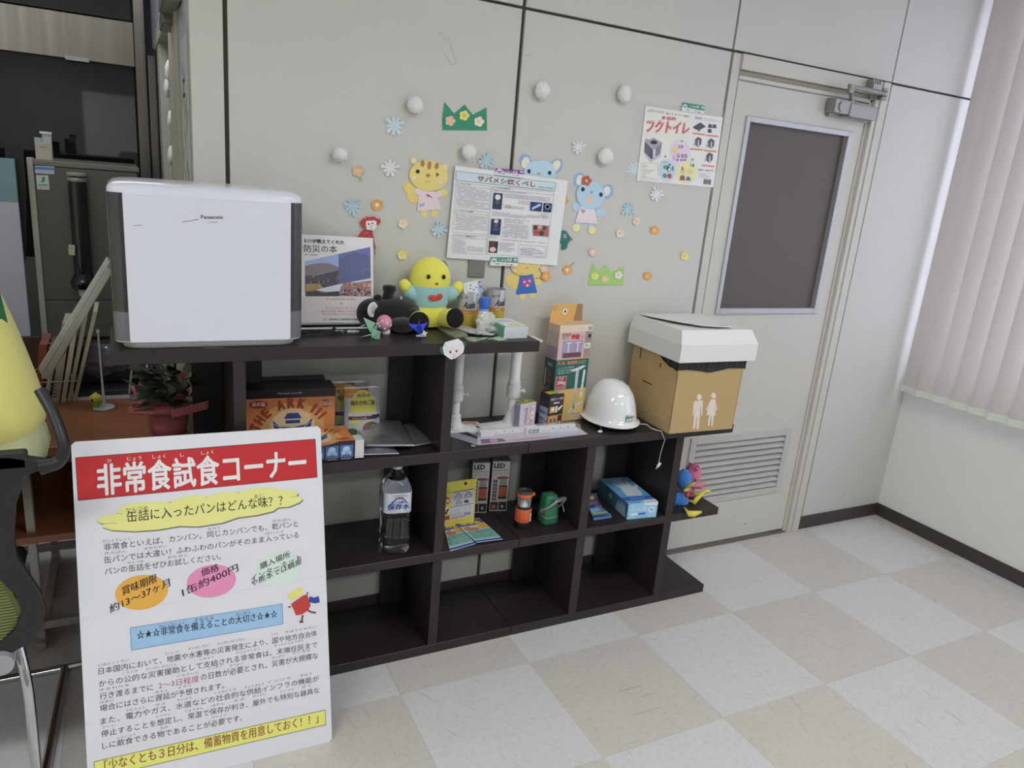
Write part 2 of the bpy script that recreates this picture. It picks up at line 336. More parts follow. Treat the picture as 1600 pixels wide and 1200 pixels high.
M().box((1.45, .03, .24), (2.0, .034, .53), '2a2824').build('vent_back', d)
for i in range(9):
    z = .262+i*.0285; q = M(); q.add([(1.458, -.009, z), (1.992, -.009, z), (1.992, .02, z+.022), (1.458, .02, z+.022), (1.458, -.009, z+.004), (1.992, -.009, z+.004), (1.992, .02, z+.026), (1.458, .02, z+.026)], [(0, 1, 5, 4), (4, 5, 6, 7), (3, 2, 1, 0), (0, 4, 7, 3), (1, 2, 6, 5)], VT); q.build('vent_slat', d)
    
M().box((1.375, -.012, 0), (2.112, .06, .012), mat('6f6a60', rough=.4, metal=.4)).build('threshold', d)
q = Pr(Pl((0, YD, 0), (1, 0, 0), (0, 0, 1)), z=zm(1000, 640, 5), base=.0002); R = random.Random(3)
for i in range(26):
    x = 230+R.random()**1.3*600; y = 1010-(x-230)*.19-R.random()*80; a = -R.random()*.9; l = 4+R.random()*16; q.line([(x, y), (x+l*math.cos(a), y+l*math.sin(a))], 1.2, '8e8776', 0)
q.ell(820, 893, 7, 8, '8f887c', 0); q.put(d, 'scuff_mark')
CL = mat('8a8883', rough=.38, metal=.6, name='closer_metal')
t = thing('door_closer', 'grey metal hydraulic door closer with folding arm at the door head', 'door closer', (1.98, -.03, 1.91))
M().box((1.93, -.062, 1.905), (2.092, -.016, 1.957), CL).build('body', t, bevel=.004)
q = M(); q.box((1.846, -.058, 1.912), (1.935, -.012, 1.965), CL); q.lathe((1.885, -.063, 1.938), [(.016, 0), (.016, .006)], CL, 14, 'Y'); q.build('end_block', t, bevel=.004, smooth=True)
M().box((1.862, -.02, 1.9), (2.09, -.004, 1.97), CL).build('back_plate', t, bevel=.002)
q = M(); q.tube([(1.945, -.045, 1.968), (1.872, -.095, 1.996)], .008, CL); q.lathe((1.872, -.095, 1.985), [(.013, 0), (.013, .032)], CL, 14); q.lathe((1.945, -.045, 1.955), [(.012, 0), (.012, .02)], CL, 12); q.build('arm', t, smooth=True)
q = M(); q.tube([(1.872, -.095, 2.008), (1.99, -.075, 2.012), (2.115, -.045, 2.016)], .008, CL, rs=[.007, .010, .010]); q.lathe((2.125, -.045, 1.99), [(.017, 0), (.017, .012), (.013, .014), (.017, .016), (.017, .03), (.013, .032), (.016, .034), (.016, .046)], CL, 16); q.build('forearm', t, smooth=True)
q = M(); q.box((2.045, -.055, 2.02), (2.10, -.016, 2.046), CL)
for i in range(4): q.box((2.045+i*.014, -.05, 2.046), (2.054+i*.014, -.016, 2.062), CL)
q.build('bracket', t, bevel=.002)
# ------------------------------------------------------------ vertical blind
BL = bpy.data.materials.new('blind_fabric'); BL.use_nodes = True; nt = BL.node_tree; b = nt.nodes['Principled BSDF']; b.inputs['Base Color'].default_value = (.62, .59, .55, 1); b.inputs['Roughness'].default_value = .8
tr = nt.nodes.new('ShaderNodeBsdfTranslucent'); tr.inputs[0].default_value = (.62, .5, .5, 1); ms = nt.nodes.new('ShaderNodeMixShader'); ms.inputs[0].default_value = .12
nt.links.new(b.outputs[0], ms.inputs[1]); nt.links.new(tr.outputs[0], ms.inputs[2]); nt.links.new(ms.outputs[0], nt.nodes['Material Output'].inputs['Surface'])
WG = mat('c4cabf', rough=.5)
t = thing('vertical_blind', 'pale vertical-slat blind with weighted hems hanging over the window', 'blind', (2.72, -1.6, .69))
M().box((2.70, -3.2, 2.64), (2.74, -.02, 2.68), 'c8c8c4').build('head_rail', t)
q0 = None
for i in range(38):
    y = -.075-i*.0875; 
    if y < -3.2: break
    if i == 0:
        q = M(); n = 6
        for s in range(n):
            a0 = -.0455+.091*s/n; a1 = -.0455+.091*(s+1)/n; b0 = .006*(1-(a0/.05)**2); b1 = .006*(1-(a1/.05)**2)
            q.add([(-b0, a0, .03), (-b1, a1, .03), (-b1, a1, 1.94), (-b0, a0, 1.94)], [(0, 1, 2, 3)], BL)
        me = bpy.data.meshes.new('slat'); me.from_pydata(q.v, [], q.f); me.materials.append(BL); me.shade_smooth()
        q = M(); q.box((-.007, -.045, 0), (-.001, .045, .032), WG); mw = bpy.data.meshes.new('hem_weight'); mw.from_pydata(q.v, [], q.f); mw.materials.append(WG)
    for nm, mm in (('slat', me), ('hem_weight', mw)):
        o = bpy.data.objects.new(nm, mm); COL.objects.link(o); o.parent = t; o.location = Vector((2.715-(i % 2)*.003, y, .70))-t.location; o.rotation_euler = (0, 0, (-.03 if i < 1 else (.42+.05*math.sin(i*3.1))))
# ------------------------------------------------------------ passage to the left: side wall, glazed wall, post
sw = thing('wall_passage', None, None, (-.509, 1, 0), kind='structure')
q = M(); PNL = mat('a4abbc', rough=.5); FRB = mat('a5a292', rough=.5)
q.box((-.512, .05, 2.06), (-.40, 2.53, 2.7), PNL); q.build('upper_panel', sw)
q = M(); q.box((-.52, .05, 2.0), (-.40, 2.05, 2.06), FRB); q.box((-.52, .40, 0), (-.40, .62, 2.0), FRB); q.box((-.512, .62, 0), (-.40, .98, 2.0), FRB); q.box((-.515, 1.7, 0), (-.40, 1.92, 2.0), mat('a3a698')); q.build('frame', sw, bevel=.003)
q = M(); q.box((-.505, 1.92, 0), (-.40, 2.45, 2.06), '141210'); q.build('dark_gap', sw)
M().box((-.509, .047, .0), (-.46, .385, 2.0), 'aeb0ac').build('door_leaf', sw); M().box((-.48, .98, .0), (-.46, 1.70, 2.0), mat('8c9296', rough=.15)).build('pane', sw)
q = M(); pl = Pl((-.510, .37, 0), (0, -1, 0), (0, 0, 1)); R = random.Random(5)
q.prism(pl, [(.02, .9), (.30, .9), (.30, 1.86), (.02, 1.86)], 0, .001, ink('b9bdba')); st = q.build('paper_sheet', None, label='tall decorated paper sheet with green leaves on the passage door', cat='paper')
q = Pr(pl, f=lambda x, y: (x, y), base=.0014)
for i in range(26): q.ell(.04+R.random()*.2, 1.3+R.random()*.5, .012, .02, R.choice(['8aa84a', '6f9a50', '9ab860', 'b06a60', '6a70a0']), i % 2)
for z in (1.70, 1.74): q.rect(.10, z, .18, z+.012, '3a3f70', 1)
q.put(st)
wf = thing('wall_far', None, None, (0, 2.6, 0), kind='structure')
DG = bpy.data.materials.new('dark_lift_glass'); DG.use_nodes = True; b = DG.node_tree.nodes['Principled BSDF']; b.inputs['Base Color'].default_value = (.012, .012, .013, 1); b.inputs['Roughness'].default_value = .03; b.inputs['Specular IOR Level'].default_value = .85
M().box((X0, 2.66, 0), (.2, 2.8, 2.7), mat('26221f')).build('backing', wf)
M().box((-3.1, 2.60, .9), (-.61, 2.61, 1.955), DG).build('pane', wf); M().box((-3.1, 2.60, 2.19), (-.61, 2.61, 2.68), DG).build('pane', wf)
M().box((-3.1, 2.57, 1.955), (-.60, 2.62, 2.18), STEEL).build('header', wf, bevel=.003)
M().box((-.60, 2.54, 0), (-.545, 2.62, 2.69), STEEL).build('post', wf, bevel=.004); M().box((-.54, 2.50, 0), (-.485, 2.62, 2.02), STEEL).build('jamb', wf, bevel=.004)
M().box((-3.1, 2.58, 0), (-.60, 2.63, .9), mat('6f6a66', rough=.6)).build('lower_panel', wf)
q = Pr(Pl((0, 2.56, 0), (1, 0, 0), (0, 0, 1))); 
M().box((-.93, 2.555, 1.948), (-.82, 2.57, 1.967), 'c8c8c8').build('bracket', wf)
t = thing('door_closer', 'grey door closer at the head of the passage door, seen edge-on', 'door closer', (-.53, .35, 1.96))
M().box((-.56, .22, 1.955), (-.512, .50, 2.005), CL).build('body', t, bevel=.006); M().box((-.55, .50, 1.93), (-.512, .72, 1.975), mat('6c6a64', metal=.4, rough=.4)).build('arm', t, bevel=.004)
a = at(128, 142, 'Y', 5.2-Y0); b = at(222, 250, 'Y', 5.2-Y0)  # unseen board added to give the dark glass a pale patch to reflect
M().box((a.x, Y0+.003, b.z), (b.x, Y0+.03, a.z), mat('dfe4ea', rough=.7)).build('reflection_board', None, label='pale board added behind the viewer for the pale reflection in the dark glass', cat='board')
# ------------------------------------------------------------ the two stepped display shelves
SF, SB = -.309, -.018
Z1, Z1b, Z2, Z2b, Z3, Z3b, Z4 = 1.069, 1.0345, .7227, .6895, .3755, .3455, .034
def shelf(name, label, parts):
    xs = [p[1] for p in parts]+[p[2] for p in parts]
    t = thing(name, label, 'shelf', ((min(xs)+max(xs))/2, -.16, 0))
    for k, x0, x1, y0, y1, z0, z1 in parts:
        M().box((x0, y0, z0), (x1, y1, z1), WENGE_V if k in ('upright', 'rear_panel') else WENGE).build(k, t, bevel=.001, seg=1)
    return t
P1 = [('shelf_board', -.733, .462, SF, SB, Z1b, Z1), ('shelf_board', -.733+.18, .457, SF, SB, Z2b, Z2), ('shelf_board', -.55, .4575, SF, SB, Z3b, Z3), ('shelf_board', -.73, .457, SF, SB, 0, Z4)]
for x in (-.451, .146):
    for a, b in ((Z2, Z1b), (Z3, Z2b), (Z4, Z3b)):
        P1.append(('upright', x, x+.032, SF+.001, SB, a, b))
        P1.append(('rear_panel', x-.082, x, SB-.016, SB, a, b)); P1.append(('rear_panel', x+.032, x+.114, SB-.016, SB, a, b))
shelf('display_shelf', 'dark brown stepped open shelf unit, the taller left one behind the propped poster', P1)
P2 = [('shelf_board', .4595, 1.348, SF, SB, Z2b, Z2), ('shelf_board', .4595, 1.345, SF, SB, Z3b, Z3), ('shelf_board', .4595, 1.338, SF, SB, 0, Z4)]
for x in (.693, 1.080):
    for a, b in ((Z3, Z2b), (Z4, Z3b)):
        P2.append(('upright', x, x+.035, SF+.001, SB, a, b)); P2.append(('rear_panel', x-.095, x, SB-.016, SB, a, b))
        if x < 1: P2.append(('rear_panel', x+.035, x+.115, SB-.016, SB, a, b))
shelf('display_shelf', 'dark brown stepped open shelf unit, the lower right one in front of the door', P2)

# ------------------------------------------------------------ poster board propped against the shelf
A = Vector((-.238, -.584, 0)); dd = Vector((.99960, -.02836, 0)); T = math.radians(15)
sg = thing('poster_board', 'large white poster board with a red title band leaning on the shelf front', 'sign', tuple(A-dd*.297))
F = Fr(A-dd*.594, A, tilt=-T)
F.Y = Vector((.02836, .9996, 0)); F.Z = Vector((F.Y.x*math.sin(T), F.Y.y*math.sin(T), math.cos(T))); F.Y = F.Z.cross(F.X)
q = M(); W_, H_ = .594, .8855; r = .008
q.prism(F.front(), [(r, 0), (W_-r, 0), (W_, r), (W_, H_-r), (W_-r, H_), (r, H_), (0, H_-r), (0, r)], -.007, 0, mat('ced0d8', rough=.5, var=.01)); q.build('board', sg, bevel=.001)
pl = F.front(); a = zm(100, 650, 3.636); b = zm(120, 900, 3.81)
p = Pr(pl, z=a)
p.poly([(65, 237), (1427, 131), (1438, 348), (80, 480)], 'b8101a', 0).line([(65, 237), (1427, 131), (1438, 348), (80, 480), (65, 237)], 3, '4a2a30', 1)
p.text('非常食試食コーナー', (190, 450), (1380, 336), 166, 'dcdce2', 2, .028)
for t, x0, y0, x1, y1 in (('ひ', 246, 266, 271, 264), ('じょう', 360, 254, 441, 247), ('しょく', 503, 243, 578, 237), ('し', 660, 232, 683, 230), ('しょく', 780, 221, 851, 214)): p.text(t, (x0, y0), (x1, y1), 22, 'e0dfe2', 2, .01)
cloud = [(182, 592), (215, 572), (300, 553), (310, 524), (380, 495), (480, 486), (590, 489), (640, 468), (700, 456), (760, 450), (812, 456), (860, 440), (930, 430), (1000, 429), (1060, 414), (1120, 407), (1180, 406), (1235, 420), (1290, 418), (1328, 432), (1330, 445), (1318, 455), (1350, 462), (1354, 476), (1335, 492), (1280, 515), (1215, 520), (1190, 540), (1100, 562), (985, 577), (900, 607), (760, 628), (655, 625), (540, 645), (400, 655), (270, 648), (215, 630), (228, 612), (200, 606)]
p.poly([(x+5, y+7) for x, y in cloud], '6d6b60', 0).poly(cloud, 'e6e07a', 1)
for s in ([(300, 553), (330, 556)], [(590, 489), (615, 492)], [(812, 456), (806, 470)], [(1000, 429), (985, 440)], [(228, 612), (300, 608)], [(1318, 455), (1285, 462)]): p.line(s, 2, '8d8a55', 2)
K = '3c3b40'
p.text('缶詰に入ったパンはどんな味？？', (358, 604), (1243, 507), 62, '2c2a20', 3, .004)
p.text('かんづめ', (352, 547), (478, 534), 26, '77744a', 3); p.text('あじ', (1080, 471), (1134, 465), 26, '77744a', 3)
for t, x0, y0, x1, y1 in (('非常食といえば、カンパン。同じカンパンでも、乾パンと', 228, 765, 1331, 628), ('缶パンでは大違い！ふわふわのパンがそのまま入っている', 228, 838, 1334, 692), ('パンの缶詰をぜひお試しください。', 232, 903, 893, 816)): p.text(t, (x0, y0), (x1, y1), 38, K, 1)
for t, x0, y0, x1, y1 in (('ひじょうしょく', 220, 722, 376, 704), ('おなじ', 818, 652, 892, 643), ('かんぱん', 1185, 607, 1290, 597), ('かんぱん', 232, 791, 354, 777), ('おおちがい', 458, 764, 582, 749), ('はいって', 1145, 678, 1250, 665), ('かんづめ', 362, 845, 452, 834), ('おためし', 590, 814, 706, 799)): p.text(t, (x0, y0-3), (x1, y1-3), 15, '6e6c72', 1)
ra = math.radians(-9)
p.ell(838, 938, 141, 92, 'd983ae', 0, 28, ra); p.ell(1223, 870, 132, 90, 'c4dccb', 0, 28, ra)
p.text('価格', (780, 914), (882, 879), 44, '2a2028', 2, .012, .2); p.text('1缶約400円', (676, 1026), (993, 880), 46, '2a2028', 2, .012, .2)
p.text('購入場所', (1116, 874), (1286, 800), 36, '2a2a28', 2, .01, .25); p.text('インターネット', (1062, 944), (1350, 815), 32, '2a2a28', 2, .01, .25); p.text('や熊本では鶴屋', (1066, 970), (1352, 838), 32, '2a2a28', 2, .01, .25)
p.f = lambda x, y: pl.p(*b(x, y))
p.ell(385, 97, 159, 103, 'd9a02c', 0, 28, ra); p.text('賞味期限', (272, 117), (480, 34), 50, '241a10', 2, .015, .25); p.text('約13～37ヶ月', (200, 222), (558, 58), 48, '241a10', 2, .012, .25)
p.poly([(318, 308), (1223, 165), (1228, 285), (325, 442)], '8fb6e8', 0).line([(318, 308), (1223, 165), (1228, 285), (325, 442), (318, 308)], 2.5, '54708e', 1)
p.text('☆★☆非常食を備えることの大切さ☆★☆', (358, 378), (1194, 246), 48, '1c2430', 2, .012)
for t, x0, y0, x1, y1 in (('ひじょうしょく', 492, 314, 642, 289), ('そなえる', 700, 275, 815, 258), ('たいせつ', 950, 240, 1033, 226)): p.text(t, (x0, y0), (x1, y1), 22, '3a4a60', 2)
for t, x0, y0, x1, y1, c in (('日本国内において、地震や水害等の災害発生により、国や地方自治体', 130, 587, 1430, 356, K), ('からの公的な災害援助として支給される非常食は、末端住民まで', 132, 662, 1432, 424, K), ('行き渡るまでに', 136, 737, 455, 679, K), ('2～3日程度', 487, 672, 728, 628, 'b0565c'), ('の日数が必要とされ、災害が大規模な', 738, 622, 1436, 490, K),
    ('場合にはさらに遅延が予想されます。', 138, 808, 878, 668, K), ('また、電力やガス、水道などの社会的な供給インフラの機能が', 142, 885, 1442, 625, K), ('停止することを想定し、常温で保存が利き、屋外でも特別な器具な', 146, 960, 1444, 695, K), ('しに飲食できる物であることが必要です。', 152, 1032, 985, 860, K)): p.text(t, (x0, y0), (x1, y1), 38, c, 1)
for t, x0, y0, x1, y1 in (('にほんこくない', 128, 544, 310, 508), ('じしん', 530, 473, 612, 458), ('すいがいなど', 663, 446, 790, 422), ('さいがいはっせい', 835, 415, 1003, 384), ('くに', 1158, 360, 1196, 354), ('ちほうじちたい', 1240, 346, 1428, 312), ('こうてき', 270, 592, 362, 575), ('さいがいえんじょ', 413, 567, 592, 535), ('しきゅう', 732, 507, 815, 492), ('ひじょうしょく', 948, 470, 1088, 442), ('まったんじゅうみん', 1178, 426, 1352, 392), ('ゆきわたる', 136, 690, 312, 658), ('にちていど', 598, 608, 728, 584), ('にっすう', 778, 565, 862, 548), ('ひつよう', 908, 546, 988, 530), ('さいがい', 1160, 500, 1240, 484), ('だいきぼ', 1285, 472, 1392, 452), ('ばあい', 138, 765, 222, 748), ('ちえん', 468, 705, 545, 690), ('よそう', 603, 675, 680, 662), ('でんりょく', 290, 813, 405, 790), ('ガス', 465, 780, 528, 770), ('すいどう', 597, 752, 683, 736), ('しゃかいてき', 820, 708, 945, 684), ('きょうきゅう', 998, 675, 1115, 652), ('インフラ', 1130, 645, 1272, 618), ('きのう', 1330, 605, 1398, 592), ('ていし', 148, 914, 232, 898), ('そうてい', 470, 850, 558, 832), ('じょうおん', 645, 815, 752, 795), ('ほぞん', 803, 783, 880, 768), ('きき', 935, 755, 998, 742), ('おくがい', 1048, 728, 1130, 712), ('とくべつ', 1210, 700, 1292, 684), ('きぐ', 1340, 672, 1398, 660), ('いんしょく', 240, 975, 350, 952), ('もの', 498, 918, 542, 908), ('ひつよう', 803, 853, 888, 836)):
    p.text(t, (x0, y0-4), (x1, y1-4), 15, '7a787e', 1)
p.poly([(103, 1105), (1478, 797), (1482, 885), (130, 1200), (108, 1204)], 'e2dc62', 0).line([(108, 1204), (103, 1105), (1478, 797), (1482, 885), (130, 1200)], 3, '4a482a', 1)
p.text('「少なくとも３日分は、備蓄物資を用意しておく！！」', (165, 1162), (1438, 872), 62, '8a4420', 2, .012)
p.poly([(1378, 155), (1385, 120), (1412, 128), (1440, 120), (1447, 156), (1420, 163)], '28409a', 2).poly([(1275, 165), (1352, 112), (1372, 112), (1392, 175), (1376, 205), (1340, 228), (1305, 234)], 'b8322c', 3)
p.poly([(1258, 128), (1258, 108), (1275, 100), (1290, 82), (1312, 84), (1322, 68), (1342, 72), (1345, 100), (1315, 122), (1275, 143)], 'e6cf58', 4)
p.line([(1275, 180), (1258, 187)], 8, '6a3226', 2).line([(1366, 128), (1374, 96)], 8, '6a3226', 2).line([(1345, 232), (1338, 270)], 10, '6a3226', 2).line([(1376, 204), (1398, 215), (1424, 218)], 10, '6a3226', 2); p.ell(1336, 272, 13, 7, '6a3226', 3)
p.put(sg, 'printed_poster')
q = Pr(pl, z=lambda x, y: (x, y), base=.0001); q.line([(117, 740), (498, 725)], .6, 'c4c4c8', 0).line([(128, 968), (510, 898)], .8, 'c6c6ca', 0); q.put(sg, 'crease')
q = M(); q.prism(Pl(F.P(.22, .008, .5), F.X, F.Z), [(0, 0), (.15, 0), (.15, .02), (0, .02)], -.004, .0, mat('b8b4a8'))
a0 = F.P(.26, .009, .6); a1 = Vector((a0.x, -.335, .004)); q.tube([a0, a1], .006, ALU); q.tube([a0+F.X*.08, a1+Vector((.08, 0, 0))], .006, ALU); q.build('easel_leg', sg)
# ------------------------------------------------------------ paper decorations on the wall (all stuck on the plane of the wall)
def wz(z): return lambda x, y: WALL.p(*z(x, y))
ID = lambda x, y: (x, y)
def ellpts(x, y, rx, ry, rot=0, n=22): return [(x+rx*math.cos(t)*math.cos(rot)-ry*math.sin(t)*math.sin(rot), y+rx*math.cos(t)*math.sin(rot)+ry*math.sin(t)*math.cos(rot)) for t in [2*PI*i/n for i in range(n)]]
def cut(name, parent, pts, col, n0, f, th=.0008, **k):
    return M().prism(WALL, [f(*p) for p in pts], n0, n0+th, mat(col, rough=.75, var=.02)).build(name, parent, **k)
def flowerpts(x, y, r, rot): return [(x+r*(.74+.26*abs(math.cos(2.5*(t-rot)))**.6)*math.cos(t), y+r*(.74+.26*abs(math.cos(2.5*(t-rot)))**.6)*math.sin(t)) for t in [2*PI*i/40 for i in range(40)]]
def curled(pl, pts, col, n0, lift):                      # a paper shape whose rim stands off the wall a little
    q = M(); c = (sum(p[0] for p in pts)/len(pts), sum(p[1] for p in pts)/len(pts)); n = len(pts); m = mat(col, rough=.75, var=.02)
    R = max(math.hypot(p[0]-c[0], p[1]-c[1]) for p in pts)
    vs = []
    for lay in (0, -.0006):
        vs += [pl.w(c[0], c[1], n0+lay)]+[pl.w(c[0]+(p[0]-c[0])*.5, c[1]+(p[1]-c[1])*.5, n0+lay+lift*.2) for p in pts]+[pl.w(p[0], p[1], n0+lay+lift*(math.hypot(p[0]-c[0], p[1]-c[1])/R)**2) for p in pts]
    K = 2*n+1; fs = []
    s = 1 if sum(pts[i][0]*pts[(i+1) % n][1]-pts[(i+1) % n][0]*pts[i][1] for i in range(n)) > 0 else -1
    for i in range(n):
        j = (i+1) % n
        for b, g in ((0, s), (K, -s)):
            t1 = (b, b+1+i, b+1+j); t2 = (b+1+i, b+1+n+i, b+1+n+j, b+1+j); fs += [t1[::g], t2[::g]]
        t3 = (1+n+i, K+1+n+i, K+1+n+j, 1+n+j); fs.append(t3[::s])
    return q.add(vs, fs, m)
def flower(x, y, r, col, cen, label, stem=None, rot=0, parent=None, n0=.0015, f=None, lift=.004):
    f = f or wz(ID); P = f(x, y)
    t = parent or thing('paper_flower', label, 'paper flower', tuple(WALL.w(*P, 0)), group='paper flowers on the wall')
    pts = [f(*p) for p in flowerpts(x, y, r, rot)]
    curled(WALL, pts, col, n0, lift).build('petals' if not parent else 'flower', t)
    cut('center', t, ellpts(x, y, r*.33, r*.33), cen, n0+.0006, f)
    if stem: cut('stem', t, stem, '8fae6a', .0004, f)
FL = [(558.5, 267.5, 9, 'd9ab8e', 'd8c070', 'salmon paper flower on a pale stem left of the yellow cub', [(560, 275), (563, 275), (566, 283), (561, 284)]),
 (589, 320, 9, 'dc9c4a', 'ece2cc', 'orange paper flower with white centre above the red folded monkey', None),
 (629.4, 349, 8.5, 'e4c8c0', 'dcc86a', 'pale pink paper flower with yellow centre below the yellow cub', None),
 (628, 397.5, 8.5, 'dccf86', 'd8c858', 'yellow paper flower right of the disaster book', None),
 (878.7, 312.5, 9, 'dc9c4a', 'e8b088', 'orange paper flower peeking from the right edge of the text sheet', None),
 (968, 364.5, 6.6, 'e4cfc8', 'd8b86a', 'pale pink paper flower below the flower-wearing mouse, lower of two', None),
 (994, 346, 6.6, 'e0c4bc', 'd8b06a', 'pale pink paper flower just under the blue paper snowflake', None),
 (1022, 359.5, 6.8, 'd99848', 'dcb878', 'orange paper flower right of the pink pair below the toilet poster', None),
 (926, 393, 7.2, 'ddb6a4', 'e0c4b4', 'salmon pink paper flower above the light green grass cutout', None),
 (1069, 400, 6.6, 'dccb78', 'd8bc50', 'yellow paper flower nearest the door frame', None),
 (886, 421.5, 7.4, 'd99a50', 'ecd6b8', 'orange paper flower with a green stem pointing up, left of the grass cutout', [(889, 416), (891, 417), (898, 411), (896, 409)]),
 (1011, 430.8, 6.8, 'd99a50', 'dcb070', 'orange paper flower right of the light green grass cutout', None),
 (849.5, 419, 7, 'dfb3a8', 'e4cabc', 'pink paper flower under the lower right part of the text sheet', None)]
for i, (x, y, r, c, k, l, s) in enumerate(FL): flower(x, y, r, c, k, l, s, rot=i*.7, n0=.0018 if i == 12 else .0015)
flower(851.5, 430.5, 7.6, 'dc9d55', 'e0b95a', 'orange paper flower held by the animal in a blue dress', [(846, 434), (848, 436), (845, 441), (842, 440)], rot=.3, n0=.0064)
def flake(x, y, r, col, label, rot=0, n0=.0014):
    low = x == 991
    f = wz(ID); pts = []
    for i in range(9):
        a = rot+2*PI*i/9; rr = r*(.86+.14*math.sin(i*2.4+x)); w = .185
        pts += [(x+r*.34*math.cos(a-.34), y+r*.34*math.sin(a-.34)), (x+rr*math.cos(a-w), y+rr*math.sin(a-w)), (x+rr*math.cos(a+w), y+rr*math.sin(a+w))]
    curled(WALL, [f(*p) for p in pts], col, .0009 if low else n0, .0005 if low else .005).build('paper_snowflake', None, label=label, cat='paper snowflake', group='paper snowflakes on the wall')
for a in ((616, 196, 17, 'bccfe0', 'largest pale blue paper snowflake high on the left beside a cotton ball'), (609, 262, 15.5, 'd2d5dc', 'white paper snowflake left of the yellow cub'), (551, 323, 16, 'a4bfca', 'blue paper snowflake above the disaster book, farthest left'),
 (759, 251, 14.5, 'a6c2cc', 'blue paper snowflake above the text sheet'), (685.5, 357.5, 14.5, 'a9c3d0', 'blue paper snowflake at the left edge of the text sheet'), (903, 230, 12.5, 'd0d2d6', 'white paper snowflake between the two blue mice, highest on the right'),
 (991, 266, 13, 'b9cddd', 'pale blue paper snowflake half hidden behind the toilet poster'), (1025, 303, 12, 'd3d4d8', 'white paper snowflake under the toilet poster'), (980.5, 327, 12, 'a2c0d0', 'blue paper snowflake between the flower-wearing mouse and the pink flowers')): flake(*a, rot=a[0]*.37)
def cotton(x, y, r, label, pl=WALL, ry=1, seed=0):
    u, v = pl.p(x, y); c = pl.w(u, v, .018); R0 = (Vector(pl.w(*pl.p(x+r, y)))-Vector(pl.w(u, v))).length
    def wp(p, q): 
        n = noise.noise(p*2.2+Vector((seed*3.1, 0, 0))); n2 = noise.noise(p*7+Vector((0, seed, 0))); return q*(1+.13*n+.05*n2)
    m = mat('f0f0f4', rough=1, var=.01, bump=.25, bsc=220, sheen=.6)
    q = M(); q.ell(c, (R0, .02, R0*ry), m, n=28, k=20, warp=wp); R = random.Random(seed)
    for i in range(320):
        d = Vector((R.gauss(0, 1), R.gauss(0, 1), R.gauss(0, 1))).normalized(); b = c+Vector((d.x*R0*.9, d.y*.018, d.z*R0*ry*.9)); e = b+Vector((d.x+R.gauss(0, .7), d.y, d.z+R.gauss(0, .7)))*.006
        s = d.cross(Vector((0, 1, .3))).normalized()*.0006; q.add([b-s, b+s, e], [(0, 1, 2)], m)
    q.build('cotton_ball', None, smooth=180, label=label, cat='cotton ball', group='cotton balls on the wall')
for i, (x, y, r, k, l) in enumerate(((646, 165, 12, .95, 'largest cotton ball, between the pale blue snowflake and the green crown'), (529, 242, 10.5, .95, 'cotton ball on the wall farthest left, above the salmon flower'), (729, 237, 10.5, 1, 'cotton ball under the dark green crown'), (843.5, 142, 10.5, 1.05, 'cotton ball right of the wall joint, highest on the middle panel'), (971, 147, 9, 1.15, 'cotton ball highest on the right, left of the toilet poster'), (941.5, 244, 10.5, .95, 'cotton ball above the flower-wearing mouse'))): cotton(x, y, r, l, ry=k, seed=i)
ps = Pl((-.47, 1.2, 1.4), (0, -1, 0), (0, 0, 1))
for i, (y, z, l) in enumerate(((1.35, 1.86, 'upper cotton ball on the passage glass seen edge-on'), (1.5, 1.80, 'second cotton ball on the passage glass, just below the first'), (1.3, 1.66, 'third cotton ball on the passage glass'), (1.42, 1.52, 'fourth cotton ball on the passage glass, above the purifier'))):
    M().ell((-.495, y, z), (.014, .05, .04), mat('e4e5ea', rough=1, var=.01), n=16, k=10, warp=lambda p, q: q*(1+.2*noise.noise(p*2+Vector((i, 0, 0))))).build('cotton_ball', None, smooth=180, label=l, cat='cotton ball')
# green crown and pale green grass
f = wz(zm(500, 130, 4.443)); t = thing('crown_decoration', 'dark green paper crown with three flowers high on the wall', 'paper decoration', tuple(WALL.w(*f(1000, 260), 0)))
cut('crown', t, [(863, 130), (930, 210), (1003, 148), (1060, 220), (1155, 168), (1158, 328), (850, 325), (847, 250)], '2f8a68', .001, f)
for x, y, c, k in ((900, 262, 'dfb49e', 'd9bc80'), (998, 225, 'ddd070', 'cdb73c'), (1100, 267, 'e2ccc8', 'dcc666')): flower(x, y, 36, c, k, None, parent=t, n0=.002, f=f, lift=.003)
f = wz(zm(780, 380, 6.667)); t = thing('paper_grass', 'light green zigzag paper grass cutout with three flowers', 'paper decoration', tuple(WALL.w(*f(1100, 400), 0)))
cut('grass', t, [(970, 205), (1025, 292), (1110, 225), (1170, 300), (1300, 238), (1290, 435), (920, 436)], '97c267', .001, f)
for x, y, c, k in ((988, 340, 'ccd077', 'd3c35a'), (1098, 370, 'd9b79c', 'e2c9a8'), (1235, 330, 'dcd2cf', 'd9bd8c')): flower(x, y, 42, c, k, None, parent=t, n0=.002, f=f, lift=.003)
